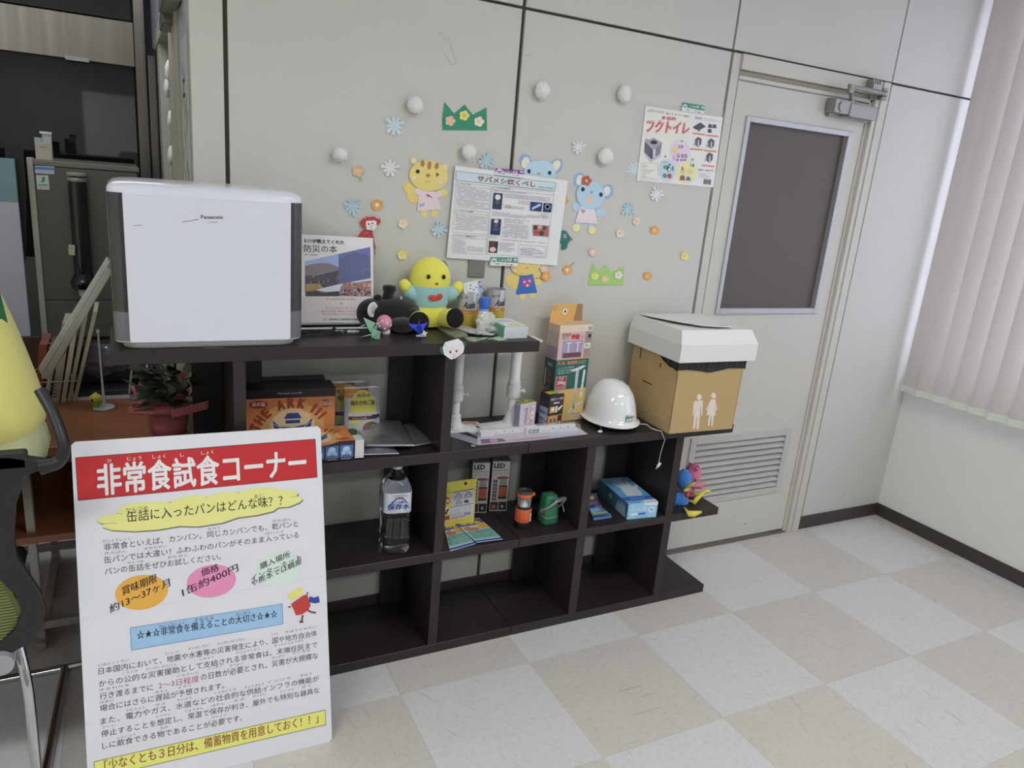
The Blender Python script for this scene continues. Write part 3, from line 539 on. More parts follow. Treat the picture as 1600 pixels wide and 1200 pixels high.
# yellow cub in pink dress
f = wz(zm(500, 130, 4.443)); t = thing('paper_animal', 'yellow striped paper cub winking in a pink dress', 'paper decoration', tuple(WALL.w(*f(755, 740), 0)))
YC = 'e0c56e'
cut('tail', t, [(575, 705), (595, 685), (625, 688), (655, 725), (660, 765), (690, 775), (690, 828), (640, 832), (610, 812), (597, 775), (605, 765), (578, 738)], 'dabf66', .0008, f)
for x in (725, 795): cut('leg', t, ellpts(x, 902, 23, 28), YC, .0008, f)
cut('arm', t, ellpts(845, 762, 44, 25, -.1), YC, .0012, f); cut('arm', t, ellpts(628, 735, 30, 34), YC, .0016, f)
cut('dress', t, [(655, 725), (700, 735), (800, 755), (840, 745), (842, 788), (814, 792), (840, 873), (672, 888), (684, 775), (655, 768)], 'e0c4ca', .0026, f)
for x, y in ((648, 537), (866, 583)): cut('ear', t, ellpts(x, y, 23, 26), YC, .0026, f); 
for x, y in ((650, 540), (864, 581)): cut('inner_ear', t, ellpts(x, y, 15, 17), 'e6c3b8', .0036, f)
cut('head', t, ellpts(750, 641, 134, 107, .12, 36), YC, .0038, f)
p = Pr(WALL, f=f, base=.0048)
p.ell(675, 613, 14, 14, '241f1a', 0).line([(800, 625), (822, 636), (800, 640)], 5, '241f1a', 0).line([(812, 620), (806, 650)], 4, '241f1a', 0).ell(746, 640, 14, 13, 'a8734a', 0)
for x, y, r in ((708, 557, .05), (755, 570, .1), (806, 574, .2)): p.ell(x, y, 14, 30 if x == 755 else 24, 'a8734a', 0, rot=r)
for x, y in ((651, 655), (834, 685)): p.ell(x, y, 13, 12, 'ecd0bc', 0)
p.line([(726, 676), (733, 685), (744, 687), (754, 683), (759, 676)], 3.5, 'a8734a', 0); p.put(t, 'face')
p = Pr(WALL, f=f, base=.0036); p.poly([(738, 765), (757, 776), (775, 790), (780, 798), (760, 790), (750, 788), (738, 788)], 'a45a80', 0).poly([(688, 832), (704, 842), (720, 828), (724, 850), (706, 850), (692, 862)], '7f9fc4', 0).ell(795, 840, 11, 9, 'e8c4b0', 0).line([(815, 745), (800, 800)], 2, 'cfb0b8', 0); p.put(t, 'dress_pattern')
# blue mouse peeking over the sheet
f = wz(zm(680, 240, 6.314)); t = thing('paper_animal', 'blue paper mouse head peeking over the top of the text sheet', 'paper decoration', tuple(WALL.w(*f(1020, 200), 0)))
for x, y, r in ((890, 80, -.3), (1195, 125, .45)):
    cut('ear', t, ellpts(x, y, 58, 78, r), '84a3cf', .0008, f)
for x, y, r in ((888, 90, .3), (1190, 118, .5)): cut('inner_ear', t, ellpts(x, y, 38, 58, r), 'e0dcbc', .0018, f)
cut('head', t, [(868, 230), (872, 170), (905, 105), (960, 72), (1040, 62), (1110, 75), (1160, 115), (1185, 170), (1182, 250), (900, 240)], 'a9c8e6', .0022, f)
p = Pr(WALL, f=f, base=.0032); p.ell(921, 174, 17, 22, '232c3c', 0).ell(1124, 190, 18, 20, '232c3c', 0).ell(1019, 200, 16, 15, 'b08d76', 0); p.put(t, 'face')
# blue mouse with a flower
f = wz(zm(780, 120, 3.75)); t = thing('paper_animal', 'blue paper mouse with a red flower on one ear and a pink skirt', 'paper decoration', tuple(WALL.w(*f(530, 740), 0)))
BM = 'a6c6e2'
for x, y, r in ((468, 605, .2), (634, 672, .3)): cut('ear', t, ellpts(x, y, 33, 44, r), '88a7d0', .0008, f)
for x, y, r in ((470, 605, .2), (628, 670, .3)): cut('inner_ear', t, ellpts(x, y, 20, 30, r), 'e2dec8', .0018, f)
for x, y, r in ((455, 765, .5), (592, 795, -.15)): cut('arm', t, ellpts(x, y, 31, 24, r), BM, .0008, f)
for x, y in ((462, 862), (535, 872)): cut('leg', t, ellpts(x, y, 15, 26), BM, .0008, f)
for x, y in ((449, 885), (542, 900)): cut('foot', t, ellpts(x, y, 23, 23), 'd9d28e', .0018, f)
cut('skirt', t, [(476, 755), (555, 772), (572, 862), (443, 850), (462, 790)], 'e3cbd0', .0028, f)
cut('head', t, ellpts(533, 693, 84, 82, .2, 32), BM, .0038, f)
flower(506, 609, 30, 'b05348', 'd9a545', None, parent=t, n0=.005, f=f, lift=.002)
p = Pr(WALL, f=f, base=.0048); p.ell(486, 659, 11, 13, '232c3c', 0).ell(592, 690, 11, 13, '232c3c', 0).ell(536, 676, 8, 9, 'b08d76', 0).ell(524, 722, 20, 22, 'e2b3a2', 0).ell(470, 702, 12, 8, 'bcbfe0', 0).ell(585, 738, 12, 8, 'bcbfe0', 0); p.put(t, 'face')
p = Pr(WALL, f=f, base=.0037); p.poly([(476, 776), (484, 774), (490, 780), (497, 777), (501, 785), (490, 802), (477, 790)], '9a9499', 0).line([(452, 835), (568, 848)], 2, 'cfa9ae', 0); p.put(t, 'heart_pocket')
# yellow animal in blue dress under the sheet
f = wz(zm(780, 380, 6.667)); t = thing('paper_animal', 'yellow paper animal in a blue dress with a magenta pocket below the text sheet', 'paper decoration', tuple(WALL.w(*f(280, 400), 0)))
cut('tail', t, [(65, 370), (85, 325), (130, 312), (200, 335), (210, 400), (195, 475), (150, 482), (130, 460), (95, 440), (70, 400)], 'dcbe66', .0008, f)
for x in (243, 345): cut('leg', t, ellpts(x, 545 if x < 300 else 540, 32, 42, .3), 'd9c374', .0008, f)
for x, y, r in ((392, 330, -.3), (400, 400, .4)): cut('arm', t, ellpts(x, y, 44, 38, r), 'd9c374', .0010, f)
cut('dress', t, [(215, 342), (345, 322), (392, 515), (172, 533)], '2e6cb8', .0020, f)
cut('pocket', t, [(225, 368), (275, 366), (282, 375), (290, 366), (334, 355), (334, 420), (310, 455), (280, 462), (245, 448), (228, 410)], 'a44a8c', .0030, f)
for x, y, c in ((258, 402, 'ddb9d3'), (310, 392, 'c4b8dc'), (288, 438, 'e3cdd9')): cut('dot', t, ellpts(x, y, 13, 13, n=12), c, .0038, f)
cut('head', t, [(110, 215), (120, 190), (180, 175), (420, 175), (430, 225), (400, 280), (340, 318), (270, 335), (195, 332), (140, 300), (118, 260)], 'ddbf67', .0038, f)
p = Pr(WALL, f=f, base=.0048); p.poly([(253, 262), (300, 240), (285, 260), (262, 266)], 'a5744a', 0).ell(158, 286, 13, 14, 'ecccc0', 0).ell(172, 216, 14, 24, '2a2520', 0); p.put(t, 'face')
# folded paper monkey and folded green creature
f = wz(zm(460, 340, 6)); t = thing('origami_monkey', 'red patterned folded paper monkey behind the disaster book', 'origami', tuple(WALL.w(*f(700, 130), 0)))
cut('body', t, [(640, 115), (725, 118), (742, 195), (580, 190)], 'b23c34', .002, f, th=.003)
cut('arm', t, [(580, 160), (615, 172), (600, 186), (520, 178), (540, 168)], 'c8a8b0', .001, f)
cut('leg', t, [(738, 180), (775, 345), (765, 350), (728, 200)], 'b8584c', .001, f, th=.002); cut('foot', t, [(748, 300), (762, 292), (775, 345), (765, 352)], 'd8c0b0', .003, f)
cut('hood', t, [(640, 10), (665, -10), (700, -6), (740, -12), (770, 10), (800, 15), (800, 42), (762, 82), (750, 90), (672, 88), (640, 95), (618, 62), (612, 38)], 'b5322b', .0055, f, th=.003)
cut('face', t, [(660, 50), (672, 28), (735, 25), (762, 30), (764, 85), (735, 120), (668, 108)], 'e0d2d6', .009, f)
p = Pr(WALL, f=f, base=.0099); 
for x, y in ((688, 58), (722, 52)): p.ell(x, y, 7, 9, '30282c', 0)
p.line([(705, 72), (710, 84), (718, 74)], 3, '40383c', 0).line([(702, 102), (712, 97), (724, 101)], 3, '40383c', 0); p.put(t, 'drawn_face')
p = Pr(WALL, f=f, base=.0087)
R = random.Random(8)
for i in range(12): x = 622+R.random()*165; y = 2+R.random()*28; p.ell(x, y, 6, 4, R.choice(['6a7a3a', 'd08a4a', 'd8a8a0', '8a2420']), i % 2)
p.put(t, 'paper_pattern')
p = Pr(WALL, f=f, base=.0053)
for i in range(9): p.ell(625+R.random()*95, 130+R.random()*50, 7, 5, R.choice(['6a7a3a', '5a68a8', 'c07a70', '8a2420']), i % 2)
p.put(t, 'paper_pattern')
f = wz(zm(680, 240, 6.314)); t = thing('origami_animal', 'teal folded paper creature at the right edge of the text sheet', 'origami', tuple(WALL.w(*f(1270, 820), 0)))
cut('body', t, [(1190, 740), (1225, 755), (1285, 760), (1320, 815), (1355, 848), (1312, 862), (1295, 900), (1300, 915), (1272, 945), (1240, 945), (1250, 895), (1215, 850), (1190, 835)], '24706c', .002, f, th=.004)
cut('head', t, [(1205, 650), (1225, 640), (1240, 665), (1228, 690), (1205, 695)], '1f6560', .001, f, th=.002)
p = Pr(WALL, f=f, base=.0062); p.rect(1258, 795, 1285, 830, 'c9b890', 0).poly([(1312, 862), (1325, 830), (1355, 848)], 'b0603c', 0).ell(1272, 812, 7, 9, '2c3434', 1).ell(1230, 810, 5, 7, '2f8f88', 0).ell(1262, 870, 8, 4, '174a48', 0); p.put(t, 'drawn_face')
# steel switch cover
M().box((.333, -.006, 1.22), (.395, 0, 1.285), mat('7e7b75', rough=.45, metal=.5)).build('socket_cover', None, bevel=.003, label='grey metal wall box cover under the text sheet', cat='wall plate')
# text sheet
A_, B_, D_ = WALL.p(703, 257), WALL.p(880, 281), WALL.p(696, 402)
u = (Vector(B_)-Vector(A_)); v = (Vector(D_)-Vector(A_)); Wd, Hd = u.length, .293
spl = Pl(WALL.w(D_[0], D_[1], .0085), WALL.w(*B_)-WALL.w(*A_), (0, 0, 1)); spl = Pl(spl.O, spl.U, spl.N.cross(spl.U))
t = thing('text_sheet', 'white landscape text sheet with small photos and a pale blue title band', 'poster', tuple(spl.O))
pap = mat('d3d6de', rough=.6, var=.01)
q = M(); nx, ny = 16, 10                                  # a slightly waved sheet of paper
def sheetz(a, b): return .0022*math.sin(a*5+b*2)*(.3+b*0)+.006*max(0, .15-a)*4*(1-b)
vs = [spl.w(Wd*i/nx, Hd*j/ny, sheetz(i/nx, j/ny)*.4) for j in range(ny+1) for i in range(nx+1)]
fs = [(j*(nx+1)+i, j*(nx+1)+i+1, (j+1)*(nx+1)+i+1, (j+1)*(nx+1)+i) for j in range(ny) for i in range(nx)]
q.add(vs, fs, pap); q.add([x-spl.N*.0005 for x in vs], [f_[::-1] for f_ in fs], pap); q.build('paper', t, smooth=180)
p = Pr(spl, f=lambda x, y: spl.p(*zm(680, 240, 6.314)(x, y)), base=.0016)
p.poly([(203, 172), (1187, 290), (1178, 368), (203, 262)], 'bdd0de', 0).line([(203, 172), (1187, 290), (1178, 368), (203, 262), (203, 172)], 3, '40484e', 1)
p.text('サバメシ炊くべし', (410, 272), (985, 332), 56, '8a5238', 2, .035, .05); p.text('日本赤十字社本部', (1015, 338), (1160, 352), 16, '3f7a60', 2, .01)
BK = '50545c'
for a in ([(205, 280), (545, 322), (530, 555), (190, 525), (205, 280)], [(185, 548), (522, 582), (515, 800), (172, 775), (185, 548)], [(172, 798), (510, 815), (493, 995), (162, 980), (172, 798)], [(557, 325), (1172, 380), (1092, 1030), (505, 995), (557, 325)], [(205, 308), (543, 350)], [(183, 580), (520, 608)], [(170, 832), (508, 845)], [(823, 900), (1090, 918), (1078, 1018), (810, 995), (823, 900)], [(557, 352), (1170, 408)]): p.line(a, 1.8, BK, 1)
for t_, x0, y0, x1, y1 in (('１、サバメシとは', 212, 303, 345, 315), ('２、サバメシの由来', 200, 573, 372, 584), ('３、サバメシで準備するもの', 180, 818, 400, 830), ('４、サバメシの炊き方', 568, 345, 735, 357)): p.text(t_, (x0, y0), (x1, y1), 18, '33363c', 2, .01)
def skewscrib(x0, y0, x1, dy, rows, pitch, c='83858c', seed=1, dense=.92, ins=-.05):
    R = random.Random(seed)
    for i in range(rows):
        y = y0+i*pitch; x = x0+i*pitch*ins; xe = x1+i*pitch*ins
        if R.random() < .25: xe -= (x1-x0)*R.random()*.5
        while x < xe:
            wd = 5+R.random()*14; s = dy*(x-x0)/(x1-x0); h = 4.6
            if R.random() < dense: p.poly([(x, y+s), (min(x+wd, xe), y+s+dy*wd/(x1-x0)), (min(x+wd, xe), y+s+dy*wd/(x1-x0)+h), (x, y+s+h)], c, 1)
            x += wd+3
skewscrib(216, 320, 535, 38, 13, 15.4, seed=1); skewscrib(200, 598, 512, 30, 10, 15.8, seed=2); skewscrib(180, 845, 300, 12, 9, 14.5, seed=3); skewscrib(310, 915, 480, 18, 3, 16, seed=4)
skewscrib(575, 362, 900, 30, 1, 15, seed=5); skewscrib(685, 395, 1130, 42, 3, 15, seed=6); skewscrib(690, 512, 880, 18, 2, 15, seed=7); skewscrib(562, 572, 900, 32, 3, 15, seed=8); skewscrib(905, 605, 1125, 20, 2, 15, seed=9)
skewscrib(680, 640, 930, 22, 3, 15, seed=10); skewscrib(665, 690, 920, 22, 9, 15.4, seed=11); skewscrib(650, 845, 1085, 35, 1, 15, seed=12); skewscrib(635, 880, 780, 10, 6, 15, seed=13); skewscrib(835, 925, 1070, 18, 5, 15, seed=14)
skewscrib(672, 500, 745, 8, 3, 14, 'c09080', 15); skewscrib(820, 462, 925, 10, 3, 13, 'c09080', 16); skewscrib(1020, 588, 1110, 8, 2, 14, 'c09080', 17); skewscrib(530, 810, 625, 8, 2, 13, 'a08a84', 18)
def photo(pts, base, blobs):
    p.poly(pts, base, 2)
    for x, y, rx, ry, c in blobs: p.ell(x, y, rx, ry, c, 3, 12)
photo([(575, 385), (665, 393), (650, 552), (560, 545)], '2b3358', [(615, 430, 28, 28, 'cfd6e0'), (608, 480, 24, 20, '5d5a34')])
photo([(552, 642), (650, 648), (636, 805), (540, 798)], '283056', [(598, 668, 22, 20, 'ccd2dc'), (597, 705, 18, 25, '6d5a44'), (595, 745, 35, 16, '35489a')])
photo([(532, 860), (620, 866), (608, 980), (523, 975)], '4a2c30', [(568, 890, 22, 18, '5e3c36'), (565, 945, 32, 25, 'd2b8b8'), (600, 920, 6, 40, '1c1614')])
photo([(938, 474), (1055, 484), (1045, 572), (933, 560)], '26345e', []); p.poly([(945, 535), (1030, 490), (1042, 512), (955, 555)], '9db6e4', 3)
photo([(1068, 486), (1150, 492), (1140, 580), (1060, 573)], '222c58', [(1104, 525, 26, 27, '8a92b0'), (1104, 525, 16, 17, '3c4470')])
photo([(960, 700), (1120, 712), (1115, 820), (965, 808)], '9a6f68', [(985, 730, 20, 22, '3c3436'), (1030, 725, 20, 18, 'c3a8a0'), (1075, 735, 22, 22, '6e3434'), (995, 780, 26, 22, 'b33a40'), (1045, 785, 24, 26, '4a3436'), (1090, 785, 20, 28, 'a85a50')])
p.put(t, 'print')
# clip-like magnet stickers
def magnet(z, pts, col, txt, t0, t1, h, label, sub, n0=.012):
    f = lambda x, y: WALL.p(*z(x, y)); t = thing('sticker', label, 'sticker', tuple(WALL.w(*f(*pts[0]), n0)))
    M().prism(WALL, [f(*p_) for p_ in pts], n0, n0+.0012, mat('d9dadf', rough=.5, var=0)).build('backing', t)
    p = Pr(WALL, f=f, base=n0+.0015); (a, b_, c, d_) = pts
    L = lambda s, k: (a[0]+(b_[0]-a[0])*s+(d_[0]-a[0])*k, a[1]+(b_[1]-a[1])*s+(d_[1]-a[1])*k)
    p.poly([L(0, 0), L(1, 0), L(1, .62), L(0, .52)], col, 0)
    c0 = L(.13, .42); rx = abs(b_[0]-a[0])*.1; p.ell(c0[0], c0[1], rx, rx*.95, sub, 1); p.rect(c0[0]-rx*.7, c0[1]-rx*.1, c0[0]+rx*.7, c0[1]+rx*.25, col, 2); p.rect(c0[0]-rx*.5, c0[1]+rx*.4, c0[0]+rx*.5, c0[1]+rx*.6, col, 2)
    p.text(txt, t0, t1, h, 'ececf2', 2, .03)
    for s0, s1, k0, k1, c_ in ((.84, .98, .12, .28, sub), (.84, .98, .34, .42, sub), (.2, .34, .74, .82, '3a5a50'), (.42, .5, .72, .78, '9ab0a8'), (.58, .66, .76, .84, '3c5fa8'), (.72, .82, .8, .92, 'c4474c')): p.poly([L(s0, k0), L(s1, k0), L(s1, k1), L(s0, k1)], c_, 2)
    p.put(t, 'print')
magnet(zm(680, 240, 6.314), [(580, 144), (860, 166), (853, 240), (577, 206)], '6a3088', 'マイカー共済', (638, 190), (795, 200), 30, 'purple lettered sticker holding the top of the text sheet', 'dcc4e0')
magnet(zm(680, 240, 6.314), [(530, 1015), (800, 1022), (795, 1108), (525, 1098)], '2a8468', 'こくみん共済', (580, 1055), (738, 1060), 32, 'green lettered sticker holding the bottom of the text sheet', 'c4dcd4')
magnet(zm(980, 150, 8), [(680, 80), (958, 122), (945, 225), (670, 185)], '2f8572', 'こくみん共済', (765, 142), (888, 156), 32, 'green lettered sticker above the toilet poster', 'bcd8d0', n0=.004)
# toilet poster in a clear sleeve
z = zm(980, 150, 8); f = lambda x, y: WALL.p(*z(x, y)); t = thing('toilet_poster', 'colourful flyer for a folding toilet in a clear sleeve near the door', 'poster', tuple(WALL.w(*f(650, 650), 0)))
M().prism(WALL, [f(*p_) for p_ in [(225, 125), (1190, 268), (1070, 1143), (112, 1058)]], .002, .003, mat('d6d8d6', rough=.4, var=.01)).build('paper', t)
M().prism(WALL, [f(*p_) for p_ in [(100, 60), (1240, 200), (1110, 1195), (-20, 1120)]], .0005, .0012, clearfilm('sleeve_film', (.85, .85, .82), .12, .2)).build('clear_sleeve', t)
p = Pr(WALL, f=f, base=.0033)
p.poly([(228, 130), (790, 212), (760, 520), (745, 1110), (115, 1055)], 'dadccb', 0)
p.text('いざというとき', (245, 195), (445, 222), 34, '3c3434', 2, .02); p.text('組立て一分', (478, 228), (566, 240), 20, '3c3434', 2, .02); p.text('押入でもどこでも使用可', (582, 240), (762, 268), 20, '3c3434', 2, .02)
p.text('多目的', (418, 292), (600, 308), 40, 'c03a40', 2, .03)
p.text('フクトイレ', (218, 450), (762, 480), 150, 'c02a34', 1, .085, .1); p.text('フクトイレ', (224, 450), (758, 480), 146, 'e6d8d4', 2, .05, .1); p.text('フクトイレ', (226, 450), (756, 480), 144, 'c02a34', 3, .02, .1)
p.ell(650, 700, 128, 165, 'd6c2dc', 1, 24).ell(490, 930, 112, 140, 'b4c6e8', 1, 24).ell(738, 955, 128, 140, 'dcdc9a', 1.5, 24)
# printed picture: the grey box seat
p.poly([(205, 545), (320, 520), (440, 590), (310, 662)], '9a9aa6', 2).ell(325, 580, 42, 26, '2c2c34', 3).poly([(248, 548), (235, 480), (300, 478), (308, 530)], 'd8dcda', 4)
p.poly([(212, 562), (305, 662), (300, 800), (205, 700)], '5a5c66', 1).poly([(305, 662), (425, 600), (405, 730), (290, 812)], '7c7e8a', 1).poly([(320, 665), (345, 650), (340, 770), (315, 785)], 'c8cad2', 2).poly([(200, 690), (205, 720), (280, 832), (412, 755), (405, 720), (285, 800)], 'b0b2ba', 2)
p.text('災害', (628, 655), (688, 655), 40, '3c3444', 3, .02); p.text('レジャー', (410, 845), (505, 848), 36, '2c3444', 3, .01); p.text('介護', (768, 885), (828, 888), 38, '3c3c30', 3, .02)
for x, y in ((672, 565), (466, 755), (808, 795)): p.rect(x-28, y-38, x+28, y+38, 'd2d8d0', 2); p.ell(x, y, 14, 14, '6a9a78', 3)
p.ell(592, 662, 34, 26, 'dccb50', 3).ell(590, 700, 28, 24, 'd9b8a8', 2).rect(560, 745, 590, 800, 'b8a4c4', 3)
for x in (630, 680, 722): p.ell(x, 750, 20, 30, '9a8c96', 3); p.ell(x-12, 800, 16, 12, '7a58a8', 4)
p.ell(478, 890, 36, 28, '5e9a54', 2).ell(520, 860, 14, 14, '4a5a7a', 3).ell(512, 915, 26, 32, '4a6ab8', 2).ell(516, 918, 14, 20, 'd6dce6', 3).ell(462, 995, 26, 30, '3c8878', 3).ell(520, 1000, 28, 32, 'b8484a', 3).ell(560, 905, 14, 30, '4c8a84', 3)
p.ell(685, 940, 28, 38, 'cdb28e', 3).ell(680, 905, 16, 22, '8c8078', 4).ell(772, 950, 34, 34, 'd8bf94', 3).poly([(645, 1050), (655, 1000), (690, 985), (712, 1010), (712, 1055)], '8a5c52', 3).poly([(722, 1055), (735, 1012), (765, 1005), (790, 1055)], '5468b0', 3)
p.frame(160, 840, 375, 1050, 3, '9a9884', 2)
R = random.Random(4)
for i in range(9): p.line([(175, 862+i*20), (200+R.random()*150, 864+i*20+R.random()*4)], 4, '74726a', 2)
p.text('製品仕様', (838, 278), (922, 288), 20, '7a5a4a', 2, .02); p.line([(832, 286), (1160, 322)], 4, 'c8925a', 2); p.line([(940, 275), (1070, 298)], 3, '8a8684', 2)
for x, y, k in ((895, 395, 0), (1062, 405, 1), (880, 580, 2), (1040, 600, 2), (1020, 775, 2)):
    if k == 0: p.poly([(x-80, y-10), (x+10, y-65), (x+82, y-12), (x-10, y+35), (x-75, y+10)], '4c4e58', 2).poly([(x-30, y+20), (x-10, y+60), (x+20, y+20)], '8a8c94', 1)
    elif k == 1:
        for a, b_ in ((-35, -30), (20, -28), (-40, 30), (30, 35)): p.poly([(x+a-28, y+b_+22), (x+a-18, y+b_-24), (x+a+20, y+b_-20), (x+a+26, y+b_+26)], '50525e' if (a, b_) != (30, 35) else 'e0e2e8', 2)
    else: p.poly([(x-42, y-35), (x-5, y-70), (x+42, y-45), (x+38, y+20), (x, y+62), (x-38, y+30)], '5a5c66', 2).poly([(x-5, y-20), (x+12, y-28), (x+8, y+50), (x-8, y+52)], 'c0c2c8', 3).ell(x-45, y+25, 22, 18, 'b4b4b8', 1)
for x0, y0, x1, y1 in ((808, 465, 962, 485), (978, 490, 1130, 505), (780, 658, 938, 675), (948, 680, 1105, 695), (920, 865, 1080, 880)): p.line([(x0, y0), (x1, y1)], 18, 'd08050', 2)
p.text('製造元・お問合せ先', (880, 930), (1065, 945), 20, '54505a', 2, .02)
for i in range(5): p.line([(885, 962+i*12), (960+R.random()*90, 968+i*12)], 3, 'a09ea4', 2)
for i in range(12): p.line([(955+i*7.5, 1035+i*.8), (948+i*7.5, 1100+i*.8)], 2+R.random()*4, '4a4850', 2)
p.put(t, 'print')
# ------------------------------------------------------------ things on the top board (z = Z1)
PW = mat('cacdd8', rough=.22, var=.005, coat=.3, name='white_plastic'); PW2 = mat('d8d8d2', rough=.3, var=.005)
t = thing('air_purifier', 'large white boxy air purifier with grey side strips on the top shelf', 'air purifier', (-.49, -.18, Z1))
def outline(e=0, xa=-.7185, xb=-.2715, yf=-.302, yb=-.05, r=.05):
    pts = []
    for cx, cy, a0 in ((xb-r-e, yf+r*.55+e, -90), (xb-r*.6-e, yb-r*.6-e, 0), (xa+r*.6+e, yb-r*.6-e, 90), (xa+r+e, yf+r*.55+e, 180)):
        rx = r if a0 in (-90, 180) else r*.6; ry = r*.55 if a0 in (-90, 180) else r*.6
        for k in range(7): a = math.radians(a0+90*k/6); pts.append((cx+rx*math.cos(a), cy+ry*math.sin(a)))
    return pts
def shell(lv, m):                                        # stacked outlines -> closed shell
    q = M(); n = 28; vs = []
    for e, z in lv: vs += [(x, y, z) for x, y in outline(e)]
    k = len(lv); fs = [(i*n+j, i*n+(j+1) % n, (i+1)*n+(j+1) % n, (i+1)*n+j) for i in range(k-1) for j in range(n)]
    fs += [tuple(range(n-1, -1, -1)), tuple(range((k-1)*n, k*n))]; q.add(vs, fs, m); return q
shell([(.004, 1.086), (0, 1.090), (0, 1.456), (.003, 1.463), (.012, 1.470), (.03, 1.474), (.06, 1.476)], PW).build('body', t, smooth=50)
shell([(.022, Z1), (.018, Z1+.003), (.014, 1.086)], PW2).build('base', t, smooth=50)
GR1, GR2 = mat('3c3c41', rough=.18, var=.03, k=.9, name='dark_smoked_strip', coat=.5), mat('5f6169', rough=.3, var=.02, name='grey_strip', coat=.4)
def strip(i0, i1, z0, z1, m, nm):
    o = outline(-.0012); q = M()
    for i in range(i0, i1):
        a, b = o[i % 28], o[(i+1) % 28]; q.add([(*a, z0), (*b, z0), (*b, z1), (*a, z1)], [(0, 1, 2, 3)], m)
    q.build(nm, t, smooth=60)
for i0, i1 in ((0, 8), (20, 27)):
    strip(i0, i1, 1.165, 1.447, GR1, 'smoked_strip'); strip(i0, i1, 1.092, 1.165, GR2, 'grey_strip')
fp = Pl((0, -.303, 0), (1, 0, 0), (0, 0, 1))
M().prism(fp, [(-.6835, 1.090), (-.3065, 1.090), (-.304, 1.095), (-.304, 1.447), (-.686, 1.447), (-.686, 1.095)], -.002, .0015, PW).build('front_panel', t, bevel=.001)
p = Pr(fp, z=zm(0, 0, 1), base=.0018); p.text('Panasonic', (314, 341.5), (349, 342), 6, '23262c', 0, .02); p.text('F-VXE60', (325, 348), (340, 348.6), 2.6, '8a8c92', 0)
p.line([(209, 352.4), (216, 352), (223, 351.6)], .9, '6a6a6c', 0).line([(285, 346.4), (297, 345), (311, 342.5)], .9, '5e5e60', 0); p.put(t, 'lettering')
p = Pr(Pl((0, -.2865, 0), (1, 0, 0), (0, 0, 1)), z=zm(160, 260, 4), base=.0045)
LP_ = p.pl
for x0, x1 in ((300, 385), (637, 753), (1015, 1095)):
    p = Pr(LP_, z=zm(160, 260, 4), base=.0045); p.line([(x0, 1106), (x0, 1130), (x1, 1129), (x1, 1106)], 2, '8c8c88', 0).line([(x0, 1106), (x0+.1, 1106)], 2, '8c8c88', 0); p.put(t, 'latch_mark')
# disaster book standing in a cardboard slip holder
A = at(462, 511, 'Z', Z1); B = at(586, 506.5, 'Z', Z1); A.y = B.y = -.085
Fb = Fr(A, B, tilt=math.radians(8)); bp = Fb.front(); z = zm(460, 340, 6)
t = thing('book', 'white disaster book with a town photo cover standing beside the air purifier', 'book', tuple((A+B)/2))
f = lambda x, y: bp.p(*z(x, y)); f(0, 0)
tl_, tr_ = f(88, 157), f(738, 192); brr = f(748, 985); x0 = -.0; zt = tr_[1]
M().prism(bp, [(x0, .012), (tr_[0], .012), (tr_[0], tr_[1]), (x0, f(60, 155)[1])], -.012, 0, mat('d6d6dc', rough=.35, var=.01)).build('cover', t, bevel=.0005)
p = Pr(bp, f=f, base=.0003)
p.text('3.11が教えてくれた', (90, 233), (467, 252), 36, '26262c', 2, .03); p.text('防災の本', (90, 322), (400, 330), 66, '26262c', 2, .0); p.text('監修・防災研究会', (95, 353), (215, 356), 12, '5a5a62', 2)
p.poly([(97, 412), (710, 274), (718, 738), (105, 738)], '7d86a8', 0)
p.poly([(97, 412), (412, 342), (415, 470), (98, 470)], '92abd4', 1).poly([(100, 458), (150, 440), (250, 425), (330, 430), (400, 460), (415, 480), (330, 500), (240, 520), (170, 548), (100, 530)], '83797a', 2)
p.poly([(415, 342), (710, 276), (712, 360), (560, 330), (415, 400)], '6a6aa4', 1).poly([(415, 395), (560, 325), (712, 360), (715, 560), (480, 612), (417, 620)], '5d6390', 2)
p.poly([(100, 530), (180, 550), (300, 520), (415, 490), (415, 625), (260, 660), (100, 700)], '555058', 1)
R = random.Random(11)
for i in range(70): x = 105+R.random()*310; y = 530+R.random()*120; p.poly([(x, y), (x+8+R.random()*16, y-6+R.random()*8), (x+6+R.random()*10, y+5+R.random()*8)], R.choice(['8e8a8c', '3a3436', 'a8a4a6', '6a6264', '4a4448']), 3)
for i in range(50): x = 425+R.random()*280; y = 420+R.random()*150; p.rect(x, y, x+6+R.random()*14, y+3, R.choice(['7680aa', '4c527c', '8a90b4', '59607e']), 3)
p.poly([(105, 620), (240, 620), (260, 660), (180, 690), (105, 690)], 'b08a5c', 4).poly([(170, 640), (235, 630), (240, 655), (180, 665)], 'c8b07a', 4).poly([(180, 680), (415, 625), (718, 570), (718, 640), (420, 690), (240, 705)], 'c4ccd8', 4)
p.poly([(105, 738), (105, 700), (180, 680), (290, 695), (418, 690), (418, 738)], '3f4440', 4).poly([(422, 690), (440, 640), (540, 615), (718, 590), (718, 738), (422, 738)], '9c7068', 5)
for i in range(110): x = 425+R.random()*285; y = 668+R.random()*66; p.ell(x, y, 5+R.random()*5, 5+R.random()*5, R.choice(['c8ccd8', '3c4468', '7a4a4a', 'a8b0c8', '282c3c', '8890b0']), 5+i % 2, 6)
for i in range(10): x = 450+R.random()*240; p.rect(x, 600+R.random()*30, x+20+R.random()*20, 650, R.choice(['b07868', 'c8a090', '8a5a50', 'd0c4c0']), 6)
for i in range(14): x = 110+R.random()*300; p.ell(x, 700+R.random()*30, 9, 6, R.choice(['5c6a54', '7a3a34', '4a5068', '2e3438']), 5, 7)
p.put(t, 'cover_print')
